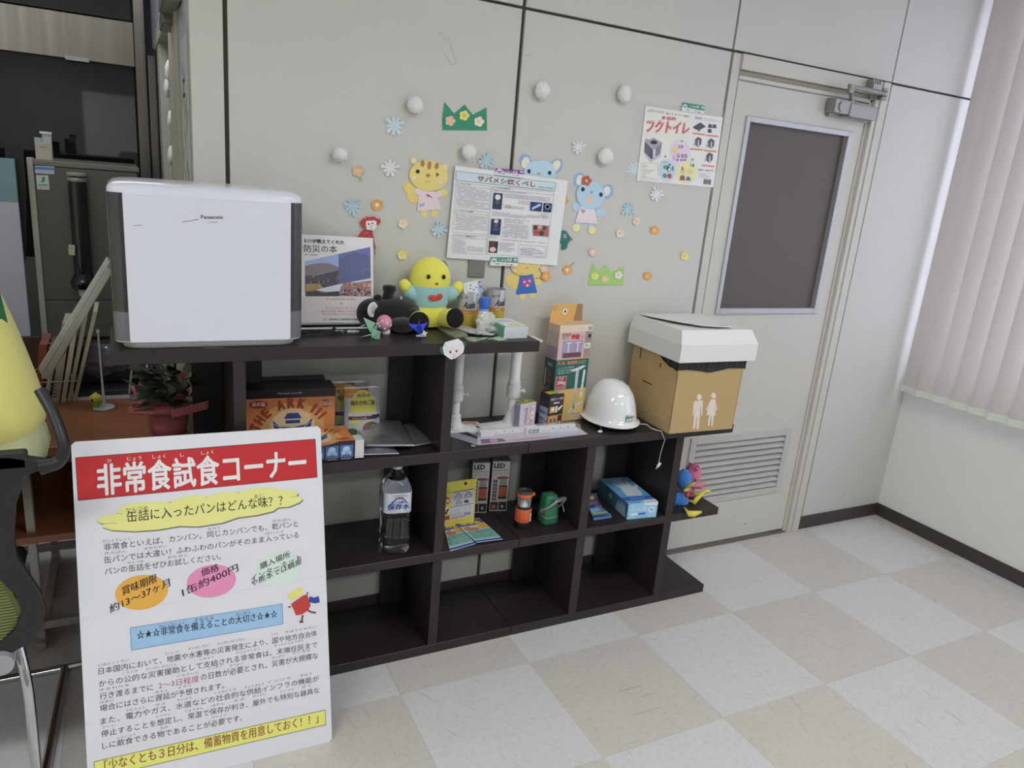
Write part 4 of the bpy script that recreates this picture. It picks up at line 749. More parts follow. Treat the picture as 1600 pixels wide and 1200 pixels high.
hp = Fb.front(-.014); g = lambda x, y: hp.p(*z(x, y)); s = thing('card_holder', 'grey-white card slip holder with red lettering around the disaster book', 'card holder', tuple((A+B)/2+Vector((0, -.014, 0))))
pts = [g(40, 738), g(772, 738), g(772, 985), g(40, 985)]; hm = mat('c9c5c3', rough=.6, var=.01)
xl = -.0; M().prism(hp, [(xl, pts[2][1]), (pts[2][0], pts[2][1]), (pts[1][0], pts[1][1]), (xl, pts[0][1])], -.0015, 0, hm).build('front_card', s)
M().prism(Fb.front(.002), [(xl, 0), (pts[1][0], .0), (pts[1][0], .004), (xl, .004)], -.014, .02, mat('cfcfd2')).build('foot', s)
M().prism(hp, [(pts[1][0]-.0015, pts[2][1]), (pts[1][0], pts[2][1]), (pts[1][0], pts[1][1]), (pts[1][0]-.0015, pts[1][1])], -.03, 0, hm).build('side_card', s)
p = Pr(hp, f=g, base=.0003)
p.text('3.11を忘れないために', (300, 776), (578, 774), 24, 'c4646a', 0, .01); p.text('提言', (420, 812), (458, 812), 16, 'c4646a', 0)
for t_, x0, x1, y in (('子どもたちを安心して育てるために', 290, 590, 857), ('被災地の保育者、看護の多くの方の思いから', 250, 630, 886), ('集まったご意見によりこの本をお届けします', 265, 618, 914)): p.text(t_, (x0, y), (x1, y), 18, 'c4787c', 0)
p.text('一般財団法人消防防災共済協会', (308, 962), (612, 962), 17, '3c3c42', 0, .02); p.line([(272, 968), (276, 948), (296, 946), (290, 958), (296, 968)], 3, '3c3c42', 0)
p.line([(100, 983), (460, 985)], 2.5, '4a4848', 0); p.put(s, 'lettering')
# lanyard with a pen torch in front of it
q = M(); R = random.Random(2); pts = []
c0 = at(505, 521, 'Z', Z1+.004)
for i in range(40): a = i*.62; pts.append(c0+Vector((math.cos(a)*(.05+.02*math.sin(i*1.3))-.01, math.sin(a*1.4)*.014, .0015+.003*(i % 3))))
pts.append(at(545, 519, 'Z', Z1+.005))
t = thing('lanyard_torch', 'small silver pen torch on a tangled black cord at the foot of the book', 'torch', tuple(c0-Vector((0, 0, .004))))
q.tube([p_ for p_ in pts], .0016, '1a1a1c', 6); q.ell(at(522, 514, 'Z', Z1+.008), (.006, .004, .006), mat('161618')); q.build('cord', t, smooth=180)
a = at(519, 518.5, 'Z', Z1+.007); b = at(561, 518, 'Z', Z1+.007); dv = b-a
q = M(); q.tube([a, a+dv*.1, a+dv*.5, a+dv*.52], .0055, '232a2a', 12, rs=[.003, .0055, .0055, .005]); q.tube([a+dv*.12, a+dv*.4], .0058, '6a9a90', 12); q.tube([a+dv*.55, a+dv*.62, a+dv*.7, a+dv*.78, a+dv*.92, a+dv], .006, ALU, 12, rs=[.004, .0062, .0045, .0062, .0055, .003]); q.build('barrel', t, smooth=40)
# black plush bear lying on its back, seen plainly
BKF = mat('111113', rough=1, var=.1, bump=.5, bsc=500, sheen=.4, name='black_plush'); 
t = thing('plush_bear', 'black soft toy lying between the disaster book and the yellow soft toy', 'soft toy', (.045, -.10, Z1))
q = M(); q.ell((.055, -.085, 1.118), (.085, .062, .050), BKF); q.build('body', t, smooth=180)
q = M(); q.ell((-.02, -.08, 1.116), (.05, .05, .047), BKF); q.build('head', t, smooth=180)
q = M(); q.ell((.098, -.125, 1.100), (.033, .038, .042), BKF); q.ell((.06, -.15, 1.092), (.044, .04, .024+.0), BKF); q.build('leg', t, smooth=180)
q = M(); q.tube([(.03, -.085, 1.15), (.034, -.085, 1.178), (.036, -.085, 1.192), (.036, -.085, 1.202), (.036, -.085, 1.205)], .02, BKF, 12, rs=[.02, .0165, .022, .02, .004]); q.build('arm', t, smooth=180)
q = M(); q.ell((-.002, -.09, 1.163), (.014, .01, .013), BKF); q.build('ear', t, smooth=180)
q = M(); q.lathe((-.028, -.128, 1.135), [(.0215, -.003), (.024, 0), (.0215, .003), (.013, .003), (.012, 0), (.013, -.003)], mat('cfd0d2', rough=.8), 20, 'Y', F=Matrix.Rotation(.6, 3, 'Z')); q.build('white_patch', t, smooth=60)
M().box((.066, -.107, 1.155), (.070, -.104, 1.172), 'd8d8d4').build('care_tag', t)
# pink toadstool ornament
c = at(603, 521, 'Z', Z1); t = thing('toadstool_ornament', 'shiny pink toadstool ornament with white dots in front of the black soft toy', 'ornament', tuple(c))
q = M(); q.lathe(c, [(.012, 0), (.0135, .004), (.012, .012), (.009, .018)], mat('c8c8ca', rough=.3), 18); q.build('stem', t, smooth=60)
cc = c+Vector((-.007, -.0, .032)); q = M(); q.ell(cc, (.024, .024, .026), mat('cc8098', rough=.12, coat=.6, var=.01), R=Matrix.Rotation(.35, 3, 'Y'), n=28, k=18); q.build('cap', t, smooth=180)
q = M()
for dx, dz in ((-.012, .010), (.003, .003), (-.004, -.012), (.014, -.003), (-.018, -.006)):
    d = Vector((dx, -math.sqrt(max(0, .024**2-dx**2-dz**2*.85)), dz)); q.ell(cc+d*.99, (.0042, .0015, .0042), mat('e2d2d6', rough=.15), n=12, k=6)
q.build('dot', t, smooth=180)
# folded paper cranes
def paperobj(name, tris, col, parent=None, **k):
    q = M(); m = mat(col, rough=.7, var=.02); th = .0004
    for tr in tris:
        a, b, c_ = [Vector(x) for x in tr[:3]]; n = (b-a).cross(c_-a).normalized()*th
        P_ = [Vector(x) for x in tr]; k_ = len(P_); q.add([x+n for x in P_]+[x-n for x in P_], [tuple(range(k_)), tuple(range(2*k_-1, k_-1, -1))]+[(i, k_+i, k_+(i+1) % k_, (i+1) % k_) for i in range(k_)], m)
    return q.build(name, parent, **k)
def pxo(x, y, Y, z=zm(560, 440, 11.43)): return at(*z(x, y), 'Y', Y)
G1, G2 = '7fae92', '6f9f84'
t = thing('paper_crane', 'green folded paper crane, the upper wings beside the pink toadstool', 'origami', tuple(at(590, 522, 'Z', Z1)))
P = lambda x, y, d=0: pxo(x, y, -.205+d)
paperobj('wing', [(P(90, 640), P(310, 740, .01), P(210, 905)), (P(90, 640), P(210, 905), P(180, 850, -.01))], G1, t); paperobj('body', [(P(210, 905), P(325, 765, .0), P(340, 840, -.01)), (P(210, 905), P(340, 840, -.01), P(260, 930))], G2, t)
paperobj('neck', [(P(320, 745), P(410, 715), P(330, 775))], 'a4c4b0', t); paperobj('tail', [(P(0, 810), P(110, 760), P(120, 790))], G2, t)
t = thing('paper_crane', 'green folded paper crane nearest the board edge below the first crane', 'origami', tuple(at(592, 529, 'Z', Z1)))
P = lambda x, y, d=0: pxo(x, y, -.235+d)
paperobj('wing', [(P(250, 840), P(405, 890, .008), P(245, 1000)), (P(245, 850), P(245, 1000), P(232, 985, -.01))], G1, t); paperobj('wing', [(P(405, 890), P(370, 1040, -.01), P(330, 960))], G2, t)
paperobj('body', [(P(245, 995), P(330, 935), P(375, 1000), P(330, 1050), P(290, 1020))], G2, t)
paperobj('tail', [(P(20, 995), P(230, 930), P(232, 955))], '9cc0aa', t); paperobj('neck', [(P(370, 1000), P(465, 1095), P(375, 1020))], 'a4c4b0', t); paperobj('foot', [(P(320, 1000), P(265, 1085), P(300, 1050)), (P(240, 1010), P(205, 1080), P(225, 1010))], G1, t)
t = thing('paper_crane', 'deep blue folded paper crane before the yellow soft toy', 'origami', tuple(at(655, 524, 'Z', Z1)))
P = lambda x, y, d=0: pxo(x, y, -.215+d)
B1, B2 = '2c44cc', '1c2fa8'
paperobj('wing', [(P(885, 755), P(1060, 765, .006), P(1095, 945))], B1, t); paperobj('wing', [(P(1245, 725), P(1080, 770, .006), P(1095, 945), P(1140, 880, -.008))], B1, t); paperobj('body', [(P(1030, 790, -.004), P(1120, 790, -.012), P(1140, 880, -.008), P(1100, 950, -.004), P(1060, 920, -.006))], B2, t)
paperobj('neck', [(P(1068, 770), P(1095, 655), P(1085, 770))], '8a5a88', t)
t = thing('paper_star', 'small white folded paper star in front of the blue crane', 'origami', tuple(at(663, 525, 'Z', Z1)))
P = lambda x, y, d=0: pxo(x, y, -.23+d)
paperobj('star', [(P(1160, 855), P(1195, 900), P(1245, 905), P(1205, 935), P(1215, 980), P(1160, 950), P(1110, 945), P(1150, 915))], 'd2d4d8', t); paperobj('base', [(P(1020, 955, .02), P(1110, 945, .02), P(1215, 985), P(1040, 982))], 'c4c6ca', t)
# yellow sitting soft toy (plain design)
YF = mat('dcd23c', rough=.95, var=.03, bump=.5, bsc=450, sheen=.3, name='yellow_plush'); TF = mat('8fbcc0', rough=.95, var=.03, bump=.4, bsc=450, sheen=.3, name='teal_plush')
t = thing('plush_toy', 'yellow sitting soft toy in a pale blue shirt, arms raised, before the wall', 'soft toy', (.175, -.08, Z1))
def warpb(p, q_): return q_*(1+.02*math.sin(p.z*5))
cx = .172; M().ell((cx, -.075, 1.225), (.067, .05, .068), YF, n=28, k=20, warp=lambda p, q_: Vector((q_.x*(1+.05*max(0, -p.z)), q_.y, q_.z))).build('head', t, smooth=180)
q = M(); 
def ring(z0, z1, m, rr): q.lathe((cx, -.075, 0), [(rr[i], z0+(z1-z0)*i/(len(rr)-1)) for i in range(len(rr))], m, 28)
q.lathe((0, 0, 0), [(.058, 0), (.064, .012), (.066, .03), (.068, .05), (.069, .0662)], TF, 28); 
for v in q.v: v.y *= .78; v.x += cx; v.y += -.075; v.z += 1.138
q.build('shirt', t, smooth=60)
q = M(); q.lathe((0, 0, 0), [(.03, 0), (.058, .006), (.066, .03), (.062, .06), (.058, .072)], YF, 24)
for v in q.v: v.y *= .8; v.x += cx; v.y += -.072; v.z += Z1+.001
q.build('lower_body', t, smooth=60)
for s, (px_, py_) in ((-1, (628, 440)), (1, (722, 444))):
    e = at(px_, py_, 'Y', -.10); b0 = Vector((cx+s*.055, -.085, 1.165)); m_ = b0.lerp(e, .5)
    M().tube([b0, b0.lerp(e, .3), b0.lerp(e, .62)], .02, TF, 14, rs=[.02, .021, .0195]).build('sleeve', t, smooth=180)
    M().tube([b0.lerp(e, .6), b0.lerp(e, .75), b0.lerp(e, .92), e, e+(e-b0)*.06], .018, YF, 14, rs=[.0192, .019, .0165, .0115, .002]).build('arm', t, smooth=180)
for (px_, py_, sx) in ((655, 503, -1), (712, 497, 1)):
    e = at(px_, py_, 'Y', -.185); k0 = Vector((cx+sx*.035, -.08, Z1+.028))
    M().tube([k0, k0.lerp(e, .4), k0.lerp(e, .8), e], .026, YF, 18, rs=[.024, .029, .031, .029]).build('leg', t, smooth=50)
    dv = (e-k0).normalized(); R_ = Vector((0, 0, 1)).rotation_difference(dv).to_matrix()
    M().lathe(e-dv*.004, [(.031, 0), (.0285, .006), (.016, .009), (0, .0095)], mat('0e0e0f', rough=.95, var=.02), 20, F=R_).build('sole', t, smooth=180)
for x in (-.024, .027): 
    M().ell((cx+x, -.1235, 1.238), (.0062, .003, .0075), mat('15130f', rough=.2)).build('button_eye', t, smooth=180)
M().ell((cx+.004, -.125, 1.216), (.005, .003, .004), mat('a83a2c', rough=.8)).build('nose', t, smooth=180)
q = M(); q.ell((cx-.008, -.129, 1.172), (.015, .004, .010), mat('bd3a2c', rough=.7), R=Matrix.Rotation(.25, 3, 'Y')); q.ell((cx+.012, -.129, 1.175), (.014, .004, .010), mat('bd3a2c', rough=.7), R=Matrix.Rotation(-.45, 3, 'Y')); q.build('bow', t, smooth=180)
M().add([Vector((cx+.035, -.06, 1.283)), Vector((cx+.055, -.062, 1.28)), Vector((cx+.066, -.064, 1.262)), Vector((cx+.045, -.066, 1.272))], [(0, 1, 2, 3), (3, 2, 1, 0)], mat('4f8a3c')).build('leaf', t)
# three beer cans used as pots, with paper toys
SIL = mat('aeb0b4', rough=.3, metal=.4, var=.02, name='silver_can'); GOL = mat('c8992a', rough=.3, metal=.25, var=.05, name='gold_band'); ORG = mat('c4762c', rough=.35, metal=.2); YG = mat('b8a828', rough=.35, metal=.2, var=.15, sc=20)
def can(x, y, r, h, label, txt, ang, t0=0):
    t = thing('drink_can', label, 'can', (x, y, Z1), group='cut drink cans at the right of the yellow toy'); c = (x, y, Z1)
    q = M(); q.lathe(c, [(r*.82, 0), (r*.95, .003), (r, .008), (r, h*.42)], YG, 32); q.lathe(c, [(r*1.001, h*.40), (r*1.001, h*.50)], ORG, 32); q.lathe(c, [(r, h*.5), (r, h-.012), (r*.985, h-.010), (r*.995, h-.006), (r*.975, h-.003), (r*.98, h), (r*.95, h), (r*.95, h*.3)], SIL, 32); q.build('wall', t, smooth=40)
    pp = M(); pc = (x, y)
    vs, fs = glyphs(txt, .03); x0 = min(v[0] for v in vs); x1 = max(v[0] for v in vs); H = .030; m = ink('2a2a1c')
    pp.add([(x+(r+.0006+v[2])*math.sin(ang+((v[0]-x0)*H*.62+v[1]*.3*H)/r), y-(r+.0006+v[2])*math.cos(ang+((v[0]-x0)*H*.62+v[1]*.3*H)/r), Z1+h*.56+v[1]*H) for v in vs], fs, m); pp.build('lettering', t)
    q = M()
    for i in range(10):
        a = ang+.1+i*.05
        b = (x+(r+.0005)*math.sin(a), y-(r+.0005)*math.cos(a)); q.add([(b[0], b[1], Z1+h*.435), (b[0]+r*.035*math.cos(a), b[1]+r*.035*math.sin(a), Z1+h*.435), (b[0]+r*.035*math.cos(a), b[1]+r*.035*math.sin(a), Z1+h*.46), (b[0], b[1], Z1+h*.46)], [(0, 1, 2, 3)], ink('e0d0b0'))
    q.build('small_print', t)
    q = M(); a0 = ang-.35
    for da, dz in ((0, .86), (.5, .88)):
        for k in range(5): aa = a0+da+k*.07; b = (x+(r+.0006)*math.sin(aa), y-(r+.0006)*math.cos(aa)); q.add([(b[0], b[1], Z1+h*(dz-.07)), (b[0]+r*.05*math.cos(aa), b[1]+r*.05*math.sin(aa), Z1+h*(dz-.07)), (b[0]+r*.05*math.cos(aa), b[1]+r*.05*math.sin(aa), Z1+h*dz), (b[0], b[1], Z1+h*dz)], [(0, 1, 2, 3)], ink('4a4c54' if k % 2 else '8a8c94'))
    q.build('emblem', t)
    return t
can(.303, -.085, .034, .121, 'large cut drink can with gold lower half beside the yellow toy', 'Asahi', -.85)
can(.352, -.022, .030, .121, 'middle cut drink can half behind the blue-capped bottle', 'Asahi', -.9)
can(.424, -.045, .033, .121, 'rightmost cut drink can behind the green booklets', 'Asahi', -.5)
t = thing('paper_toys', 'bundle of printed paper animal faces tucked in the large can', 'paper toys', (.303, -.085, 1.16)); z = zm(620, 380, 6.667)
pl_ = Pl((0, -.112, 0), (1, 0, 0), (0, 0, 1)); f = lambda x, y: pl_.p(*z(x, y))
M().prism(pl_, [f(*p_) for p_ in [(690, 450), (700, 415), (740, 405), (790, 400), (835, 405), (850, 520), (780, 532), (700, 520)]], 0, .003, mat('dcd8d8', rough=.5)).build('dog_face', t)
M().prism(pl_, [f(*p_) for p_ in [(825, 420), (850, 400), (880, 400), (895, 515), (850, 520)]], -.004, -.001, mat('8fb2dc', rough=.5)).build('blue_card', t)
M().prism(pl_, [f(*p_) for p_ in [(790, 405), (820, 390), (870, 385), (880, 415), (840, 430), (800, 425)]], -.008, -.005, mat('d8dcae', rough=.5)).build('pale_card', t)
p = Pr(pl_, f=f, base=.0033)
for x, y in ((765, 435), (765, 470), (798, 483), (822, 460)): p.ell(x, y, 8, 6, '2c2c30', 0)
for i in range(12): p.ell(705+(i % 3)*14, 430+i*7, 3, 3, '8a6a6a', 0, 6)
p.ell(778, 520, 12, 7, '9cb8dc', 0); p.put(t, 'printed_face'); p = Pr(pl_, f=f, base=-.0007); p.poly([(860, 445), (880, 440), (888, 455), (880, 470), (865, 465)], 'b04a80', 0).ell(862, 405, 9, 9, '3a3438', 0); p.put(t, 'printed_face')
# blue-capped spray bottle in plastic wrap
c = at(757, 521, 'Z', Z1); t = thing('wrapped_bottle', 'small blue-capped bottle inside a crumpled clear plastic bag', 'bottle', tuple(c)); bx = Vector((.327, -.165, Z1))
q = M(); q.lathe(bx, [(.020, 0), (.020, .05), (.016, .06), (.0155, .075)], mat('d8d8d4', rough=.4), 20); q.build('body', t, smooth=40)
q = M(); q.lathe(bx, [(.0155, .078), (.0165, .08), (.0165, .108), (.0155, .112), (.006, .113)], mat('2c62c8', rough=.3), 20); q.build('cap', t, smooth=40)
M().lathe(bx, [(.0157, .060), (.0157, .077)], mat('6f9cd4', rough=.3), 20).build('neck_label', t, smooth=40)
BAG = clearfilm('clear_bag', (.85, .86, .82), .55, .15)
def bagwarp(sd, k=.3): return lambda p, q_: q_*(1+k*noise.noise(p*3+Vector((sd, 0, 0)))+k*.5*noise.noise(p*8+Vector((sd, 2, 0))))
q = M(); q.ell(bx+Vector((.006, -.014, .032)), (.033, .024, .034), BAG, n=32, k=22, warp=bagwarp(2)); q.ell(bx+Vector((.036, -.03, .015)), (.034, .024, .014), BAG, n=28, k=14, warp=bagwarp(5)); q.build('plastic_bag', t, smooth=25)
# stack of green booklets

a = at(787, 529, 'Z', Z1); b = at(821, 528, 'Z', Z1); Fg = Fr(a, b)
ORD = ['lowest', 'second from the bottom', 'third from the bottom', 'fourth from the bottom', 'middle one', 'fourth from the top', 'third from the top', 'second from the top']
for i in range(9):
    zz = i*.0042; g = Fr(a+Vector((0, 0, 0)), b+Vector((0, random.uniform(-.001, .001), 0))); dx = random.uniform(-.0015, .0015)
    lab = 'green booklet with a pale blue cover, topmost of the small stack' if i == 8 else 'green booklet in the small stack beside the wrapped bottle'
    tt = thing('booklet', lab, 'booklet', tuple(Fg.P(.04, .06, zz)), group='green booklets stacked on the top shelf')
    if i < 8: tt['label'] = 'green booklet, '+ORD[i]+' in the small stack beside the wrapped bottle'
    dep = .13; hh = .0038
    M().box((dx, 0, zz), (dx+.085, dep, zz+hh), mat('c6ccd2', rough=.6), Fg).build('pages', tt); M().box((dx-.0005, -.0003, zz), (dx+.0006, dep, zz+hh+.0002), mat('6a9e84', rough=.6), Fg).build('spine', tt)
    if i == 8:
        tp = Fg.top(zz+hh); p = Pr(tp, f=lambda x, y: (x*.085+dx, (1-y)*dep), base=.0002)
        p.rect(0, 0, 1, 1, '7fae98', 0).rect(.1, .04, .97, .96, 'cfdcea', 1).scrib(.2, .2, .8, .5, 3, '7d9cc8', 2).ell(.6, .75, .3, .12, 'dcd65a', 2).scrib(.4, .7, .8, .8, 1, '8aa0b8', 3); p.put(tt, 'cover_print')
# flyers fanned out
z = zm(620, 380, 6.667); HT = Pl((0, 0, Z1), (1, 0, 0), (0, 1, 0))
def flyer(pts, n0, n1, col, label, extra=None, tl_=.0008):
    f = lambda x, y: HT.p(*z(x, y)); c = f(*pts[0]); t = thing('flyer', label, 'flyer', (c[0], c[1], Z1))
    M().prism(HT, [f(*p_) for p_ in pts], n0, n1, mat(col, rough=.45, var=.02)).build('paper', t)
    if extra: p = Pr(HT, f=f, base=n1+.0002); extra(p); p.put(t, 'print')
def ex1(p):
    R = random.Random(6)
    for i in range(12): x = 400+R.random()*240; y = 858+R.random()*30+(x-400)*.25; p.poly([(x, y), (x+60, y+14), (x+58, y+20), (x-2, y+6)], R.choice(['6a8a64', 'a05048', '5a6a5a', '8aa080', '3c4a6a']), 1)
    p.poly([(390, 845), (470, 840), (540, 870), (450, 872)], 'c06a58', 0)
def ex2(p):
    R = random.Random(9)
    for i in range(16): x = 560+R.random()*330; y = 872+(x-560)*.28+R.random()*30; p.poly([(x, y), (x+45, y+13), (x+43, y+17), (x-2, y+4)], R.choice(['c07a70', '9aa8b8', 'a8a0b8', '8aa890']), 1)
def ex3(p):
    R = random.Random(12)
    for i in range(14): x = 740+R.random()*230; y = 985+R.random()*24; p.poly([(x, y), (x+30, y+5), (x+20, y+12), (x-5, y+8)], R.choice(['7a9a70', '5a7a5c', '9aaa8a']), 1)
flyer([(370, 850), (450, 835), (600, 870), (720, 955), (740, 975), (600, 985), (540, 965)], .0, .006, '7a8270', 'dark printed flyer at the left of the fan under the toy foot', ex1)
flyer([(470, 845), (600, 860), (800, 905), (1020, 975), (980, 982), (750, 960), (620, 905)], .0065, .0080, 'bcbec4', 'pale printed flyer spread across the top shelf before the cans', ex2)
flyer([(705, 990), (760, 985), (870, 990), (960, 985), (900, 1010), (800, 1028), (740, 1015)], .0, .0025, '96a488', 'olive printed flyer lying at the front edge of the top shelf', ex3)
flyer([(975, 995), (1060, 975), (1145, 1008), (1060, 1018)], .0, .002, '9cc0a0', 'small green printed flyer in front of the booklets', None)
# monkey face folded paper hanging on the board edge
fr = Pl((0, SF-.001, 0), (1, 0, 0), (0, 0, 1)); f = lambda x, y: fr.p(*z(x, y))
t = thing('monkey_mask', 'white folded paper monkey face stuck on the front edge of the top shelf', 'origami', tuple(fr.w(*f(590, 1100))))
for k in ([(478, 1075), (450, 1080), (442, 1110), (460, 1150), (485, 1155)], [(690, 1035), (715, 1030), (722, 1055), (700, 1085)]): M().prism(fr, [f(*p_) for p_ in k], 0, .002, mat('2d5f52')).build('ear', t)
M().prism(fr, [f(*p_) for p_ in [(500, 1030), (635, 992), (680, 1025), (700, 1080), (690, 1135), (610, 1195), (560, 1210), (490, 1160), (475, 1090)]], .0005, .003, mat('d0d4d6', rough=.6)).build('hood', t)
M().prism(fr, [f(*p_) for p_ in [(518, 1075), (600, 1072), (660, 1030), (685, 1090), (665, 1150), (590, 1185), (530, 1160)]], .003, .0038, mat('dccdd2', rough=.6)).build('face', t)
M().prism(fr, [f(*p_) for p_ in [(500, 1030), (635, 992), (660, 1035), (600, 1078), (510, 1075)]], .0038, .0055, mat('d6dadb', rough=.6)).build('fringe', t)
p = Pr(fr, f=f, base=.0041)
for x, y in ((553, 1132), (616, 1122)): p.ell(x, y, 10, 12, '3c3034', 1); p.line([(x-14, y-10), (x, y-20), (x+12, y-14)], 2, '5a4a50', 1)
p.line([(580, 1150), (590, 1168), (600, 1155)], 3, '5a4044', 1).line([(580, 1188), (600, 1178), (622, 1182)], 3, 'a07078', 1).line([(560, 1083), (575, 1080)], 2, '8a7a80', 1).line([(583, 1079), (598, 1077)], 2, '8a7a80', 1); p.put(t, 'drawn_face')
# ------------------------------------------------------------ middle board (z = Z2)
WP = mat('d2d3d2', rough=.35, var=.01, name='white_resin')
def stabiliser(x, y, label, sgn=1, L=.16):
    t = thing('furniture_brace', label, 'furniture brace', (x, y, Z2), group='white extension braces under the top shelf')
    for nm, z0, s in (('foot', Z2, 1), ('head', Z1b, -1)):
        q = M(); n = 14; rows = []
        prof = [(-.055, .010), (-.02, .014), (0, .022), (.03, .018), (L*.7, .010), (L, .004)]
        vs = []
        for dx, h in prof:
            wv = .036 if dx < L*.6 else .030
            xx = x+sgn*(-dx)+sgn*.02
            vs += [(xx, y-wv, z0), (xx, y+wv, z0), (xx, y+wv, z0+s*min(h, .006)), (xx, y+.014, z0+s*h), (xx, y-.014, z0+s*h), (xx, y-wv, z0+s*min(h, .006))]
        k = len(prof); fs = [(i*6+j, i*6+(j+1) % 6, (i+1)*6+(j+1) % 6, (i+1)*6+j) for i in range(k-1) for j in range(6)]+[tuple(range(6)), tuple(range((k-1)*6, k*6))]
        q.add(vs, fs, WP); q.lathe((x, y, z0+s*.01), [(.034, 0), (.026, s*.015), (.021, s*.03), (.0195, s*.045)] , WP, 24); o = q.build(nm, t, smooth=50)
        b = bmesh.new(); b.from_mesh(o.data); bmesh.ops.recalc_face_normals(b, faces=b.faces); b.to_mesh(o.data); b.free()
    M().lathe((x, y, 0), [(.0185, Z1b-.16), (.0185, Z1b-.04)], WP, 24).build('upper_pole', t, smooth=40)
    M().lathe((x, y, 0), [(.0150, Z2+.03), (.0150, Z1b-.15)], WP, 24).build('lower_pole', t, smooth=40)
    M().lathe((x, y, 0), [(.0225, Z1b-.207), (.0245, Z1b-.204), (.0245, Z1b-.166), (.0215, Z1b-.165), (.0215, Z1b-.150)], mat('c6c7c6', rough=.35), 24).build('collar', t, smooth=40)
    q = M(); q.tube([(x+.018, y-.008, Z1b-.185), (x+.034, y-.012, Z1b-.185)], .003, WP, 8); q.tube([(x+.034, y-.018, Z1b-.187), (x+.034, y-.006, Z1b-.180)], .004, WP, 8); q.build('thumbscrew', t, smooth=50)
    return t
t1 = stabiliser(.268, -.125, 'white extension brace at the left, partly hidden by the shelf upright', 1, .10)
t2 = stabiliser(.482, -.125, 'white extension brace standing clear behind the slim tin', 1, .14)
p = Pr(Pl((0, 0, Z2+.021), (1, 0, 0), (0, 1, 0)), z=zm(680, 470, 4.8), base=.0)
st = M().prism(Pl((0, 0, Z2+.0205), (1, 0, 0), (0, 1, 0)), [(.222+.0, -.15), (.262, -.15), (.262, -.118), (.222, -.118)], 0, .0008, mat('2f7a62')).build('label_sticker', t1)
# folded monkey face lying at the first foot
HM = Pl((0, 0, Z2+.001), (1, 0, 0), (0, 1, 0)); z = zm(680, 630, 6.667); f = lambda x, y: HM.p(*z(x, y))
t = thing('folded_mask', 'orange folded paper face lying at the foot of the left brace', 'origami', tuple(HM.w(*f(380, 225))))
M().prism(HM, [f(*p_) for p_ in [(285, 200), (310, 195), (440, 200), (468, 222), (400, 250), (340, 255), (290, 230)]], 0, .003, mat('ccc8c4')).build('hood', t)
M().prism(HM, [f(*p_) for p_ in [(300, 205), (405, 198), (430, 225), (400, 250), (350, 252), (315, 232)]], .003, .004, mat('d08a6a')).build('face', t)
p = Pr(HM, f=f, base=.0043); p.line([(350, 215), (372, 222)], 4, '7a4a3a').line([(375, 232), (395, 238)], 4, '7a4a3a').line([(340, 235), (360, 240)], 3, '9a5a48'); p.put(t, 'drawn_face')
# blister packed metal handle on the board
t = thing('blister_pack', 'long clear blister pack with a white rail on a pink printed card', 'package', tuple(HM.w(*f(800, 400))))
M().prism(HM, [f(*p_) for p_ in [(160, 255), (160, 350), (450, 438), (1000, 392), (1590, 325), (1490, 255), (1100, 255), (600, 260)]], 0, .0012, mat('b9b0bd', rough=.3, var=.02)).build('backing_card', t)
p = Pr(HM, f=f, base=.0014); R = random.Random(3)
p.poly([(160, 258), (160, 345), (440, 430), (440, 280), (230, 262)], '8a8ca0', 0).poly([(235, 312), (320, 300), (440, 350), (440, 378)], '26262c', 1).poly([(270, 268), (400, 262), (440, 300), (400, 325), (300, 295)], 'c8c8cc', 1)
p.poly([(470, 380), (700, 372), (745, 400), (480, 428)], '7c5c74', 1).ell(610, 395, 45, 18, 'c890a4', 2).poly([(760, 385), (1470, 320), (1560, 325), (1000, 385), (760, 405)], 'c59cae', 1).poly([(1150, 340), (1470, 310), (1540, 320), (1200, 358)], '9cb4cc', 2)
for i in range(10): x = 830+i*32; p.line([(x, 388-i*3.2), (x+22, 386-i*3.2)], 6, '8a7488', 2)
p.put(t, 'print')
HR = Pl((0, 0, Z2+.012), (1, 0, 0), (0, 1, 0)); a = HR.w(*HR.p(*z(460, 305))); b = HR.w(*HR.p(*z(1460, 235))); dv = (b-a).normalized(); sd = dv.cross(Vector((0, 0, 1)))
Fq = Fr(a-Vector((0, 0, .010)), b-Vector((0, 0, .010)))
q = M(); q.box((0, -.003, 0), (Fq.L, .012, .017), mat('cfd0d2', rough=.3), Fq); q.box((.18, -.022, 0), (Fq.L, -.004, .008), mat('c6c7ca', rough=.3), Fq); q.build('rail', t, bevel=.001)
M().box((.0, -.0145, .0), (.045, -.004, .014), mat('cccdce', rough=.35), Fq).build('end_bracket', t, bevel=.001)
p = Pr(Fq.front(-.003), f=lambda x, y: (x, y), base=.0003)
for x in (.03, .06, .09, .12, Fq.L-.03, Fq.L-.06, Fq.L-.09): p.ell(x, .009, .0022, .0022, '3a3c40', 0, 8)
p.put(t, 'screw_hole')
M().box((.165, -.0235, .0002), (.215, .0145, .0195), mat('d4d8d4', rough=.4), Fq).build('paper_band', t)
p = Pr(Fq.front(-.0235), f=lambda x, y: (x, y), base=.0003); p.rect(.170, .002, .210, .017, '2f7a58', 0).text('安心', (.173, .004), (.207, .004), .012, 'd8e0da', 1, .02); p.put(t, 'band_print')
q = M(); q.box((-.008, -.028, -.0005), (Fq.L+.008, .018, .0225), clearfilm('blister_film', (.9, .9, .95), .16, .05), Fq); q.build('blister', t, bevel=.004)
M().lathe(HM.w(*f(397, 445), 0), [(.0085, 0), (.0085, .002)], mat('8a8a8c', rough=.4), 16).build('felt_disc', None, label='small grey disc lying at the front edge left of the blister pack', cat='disc')
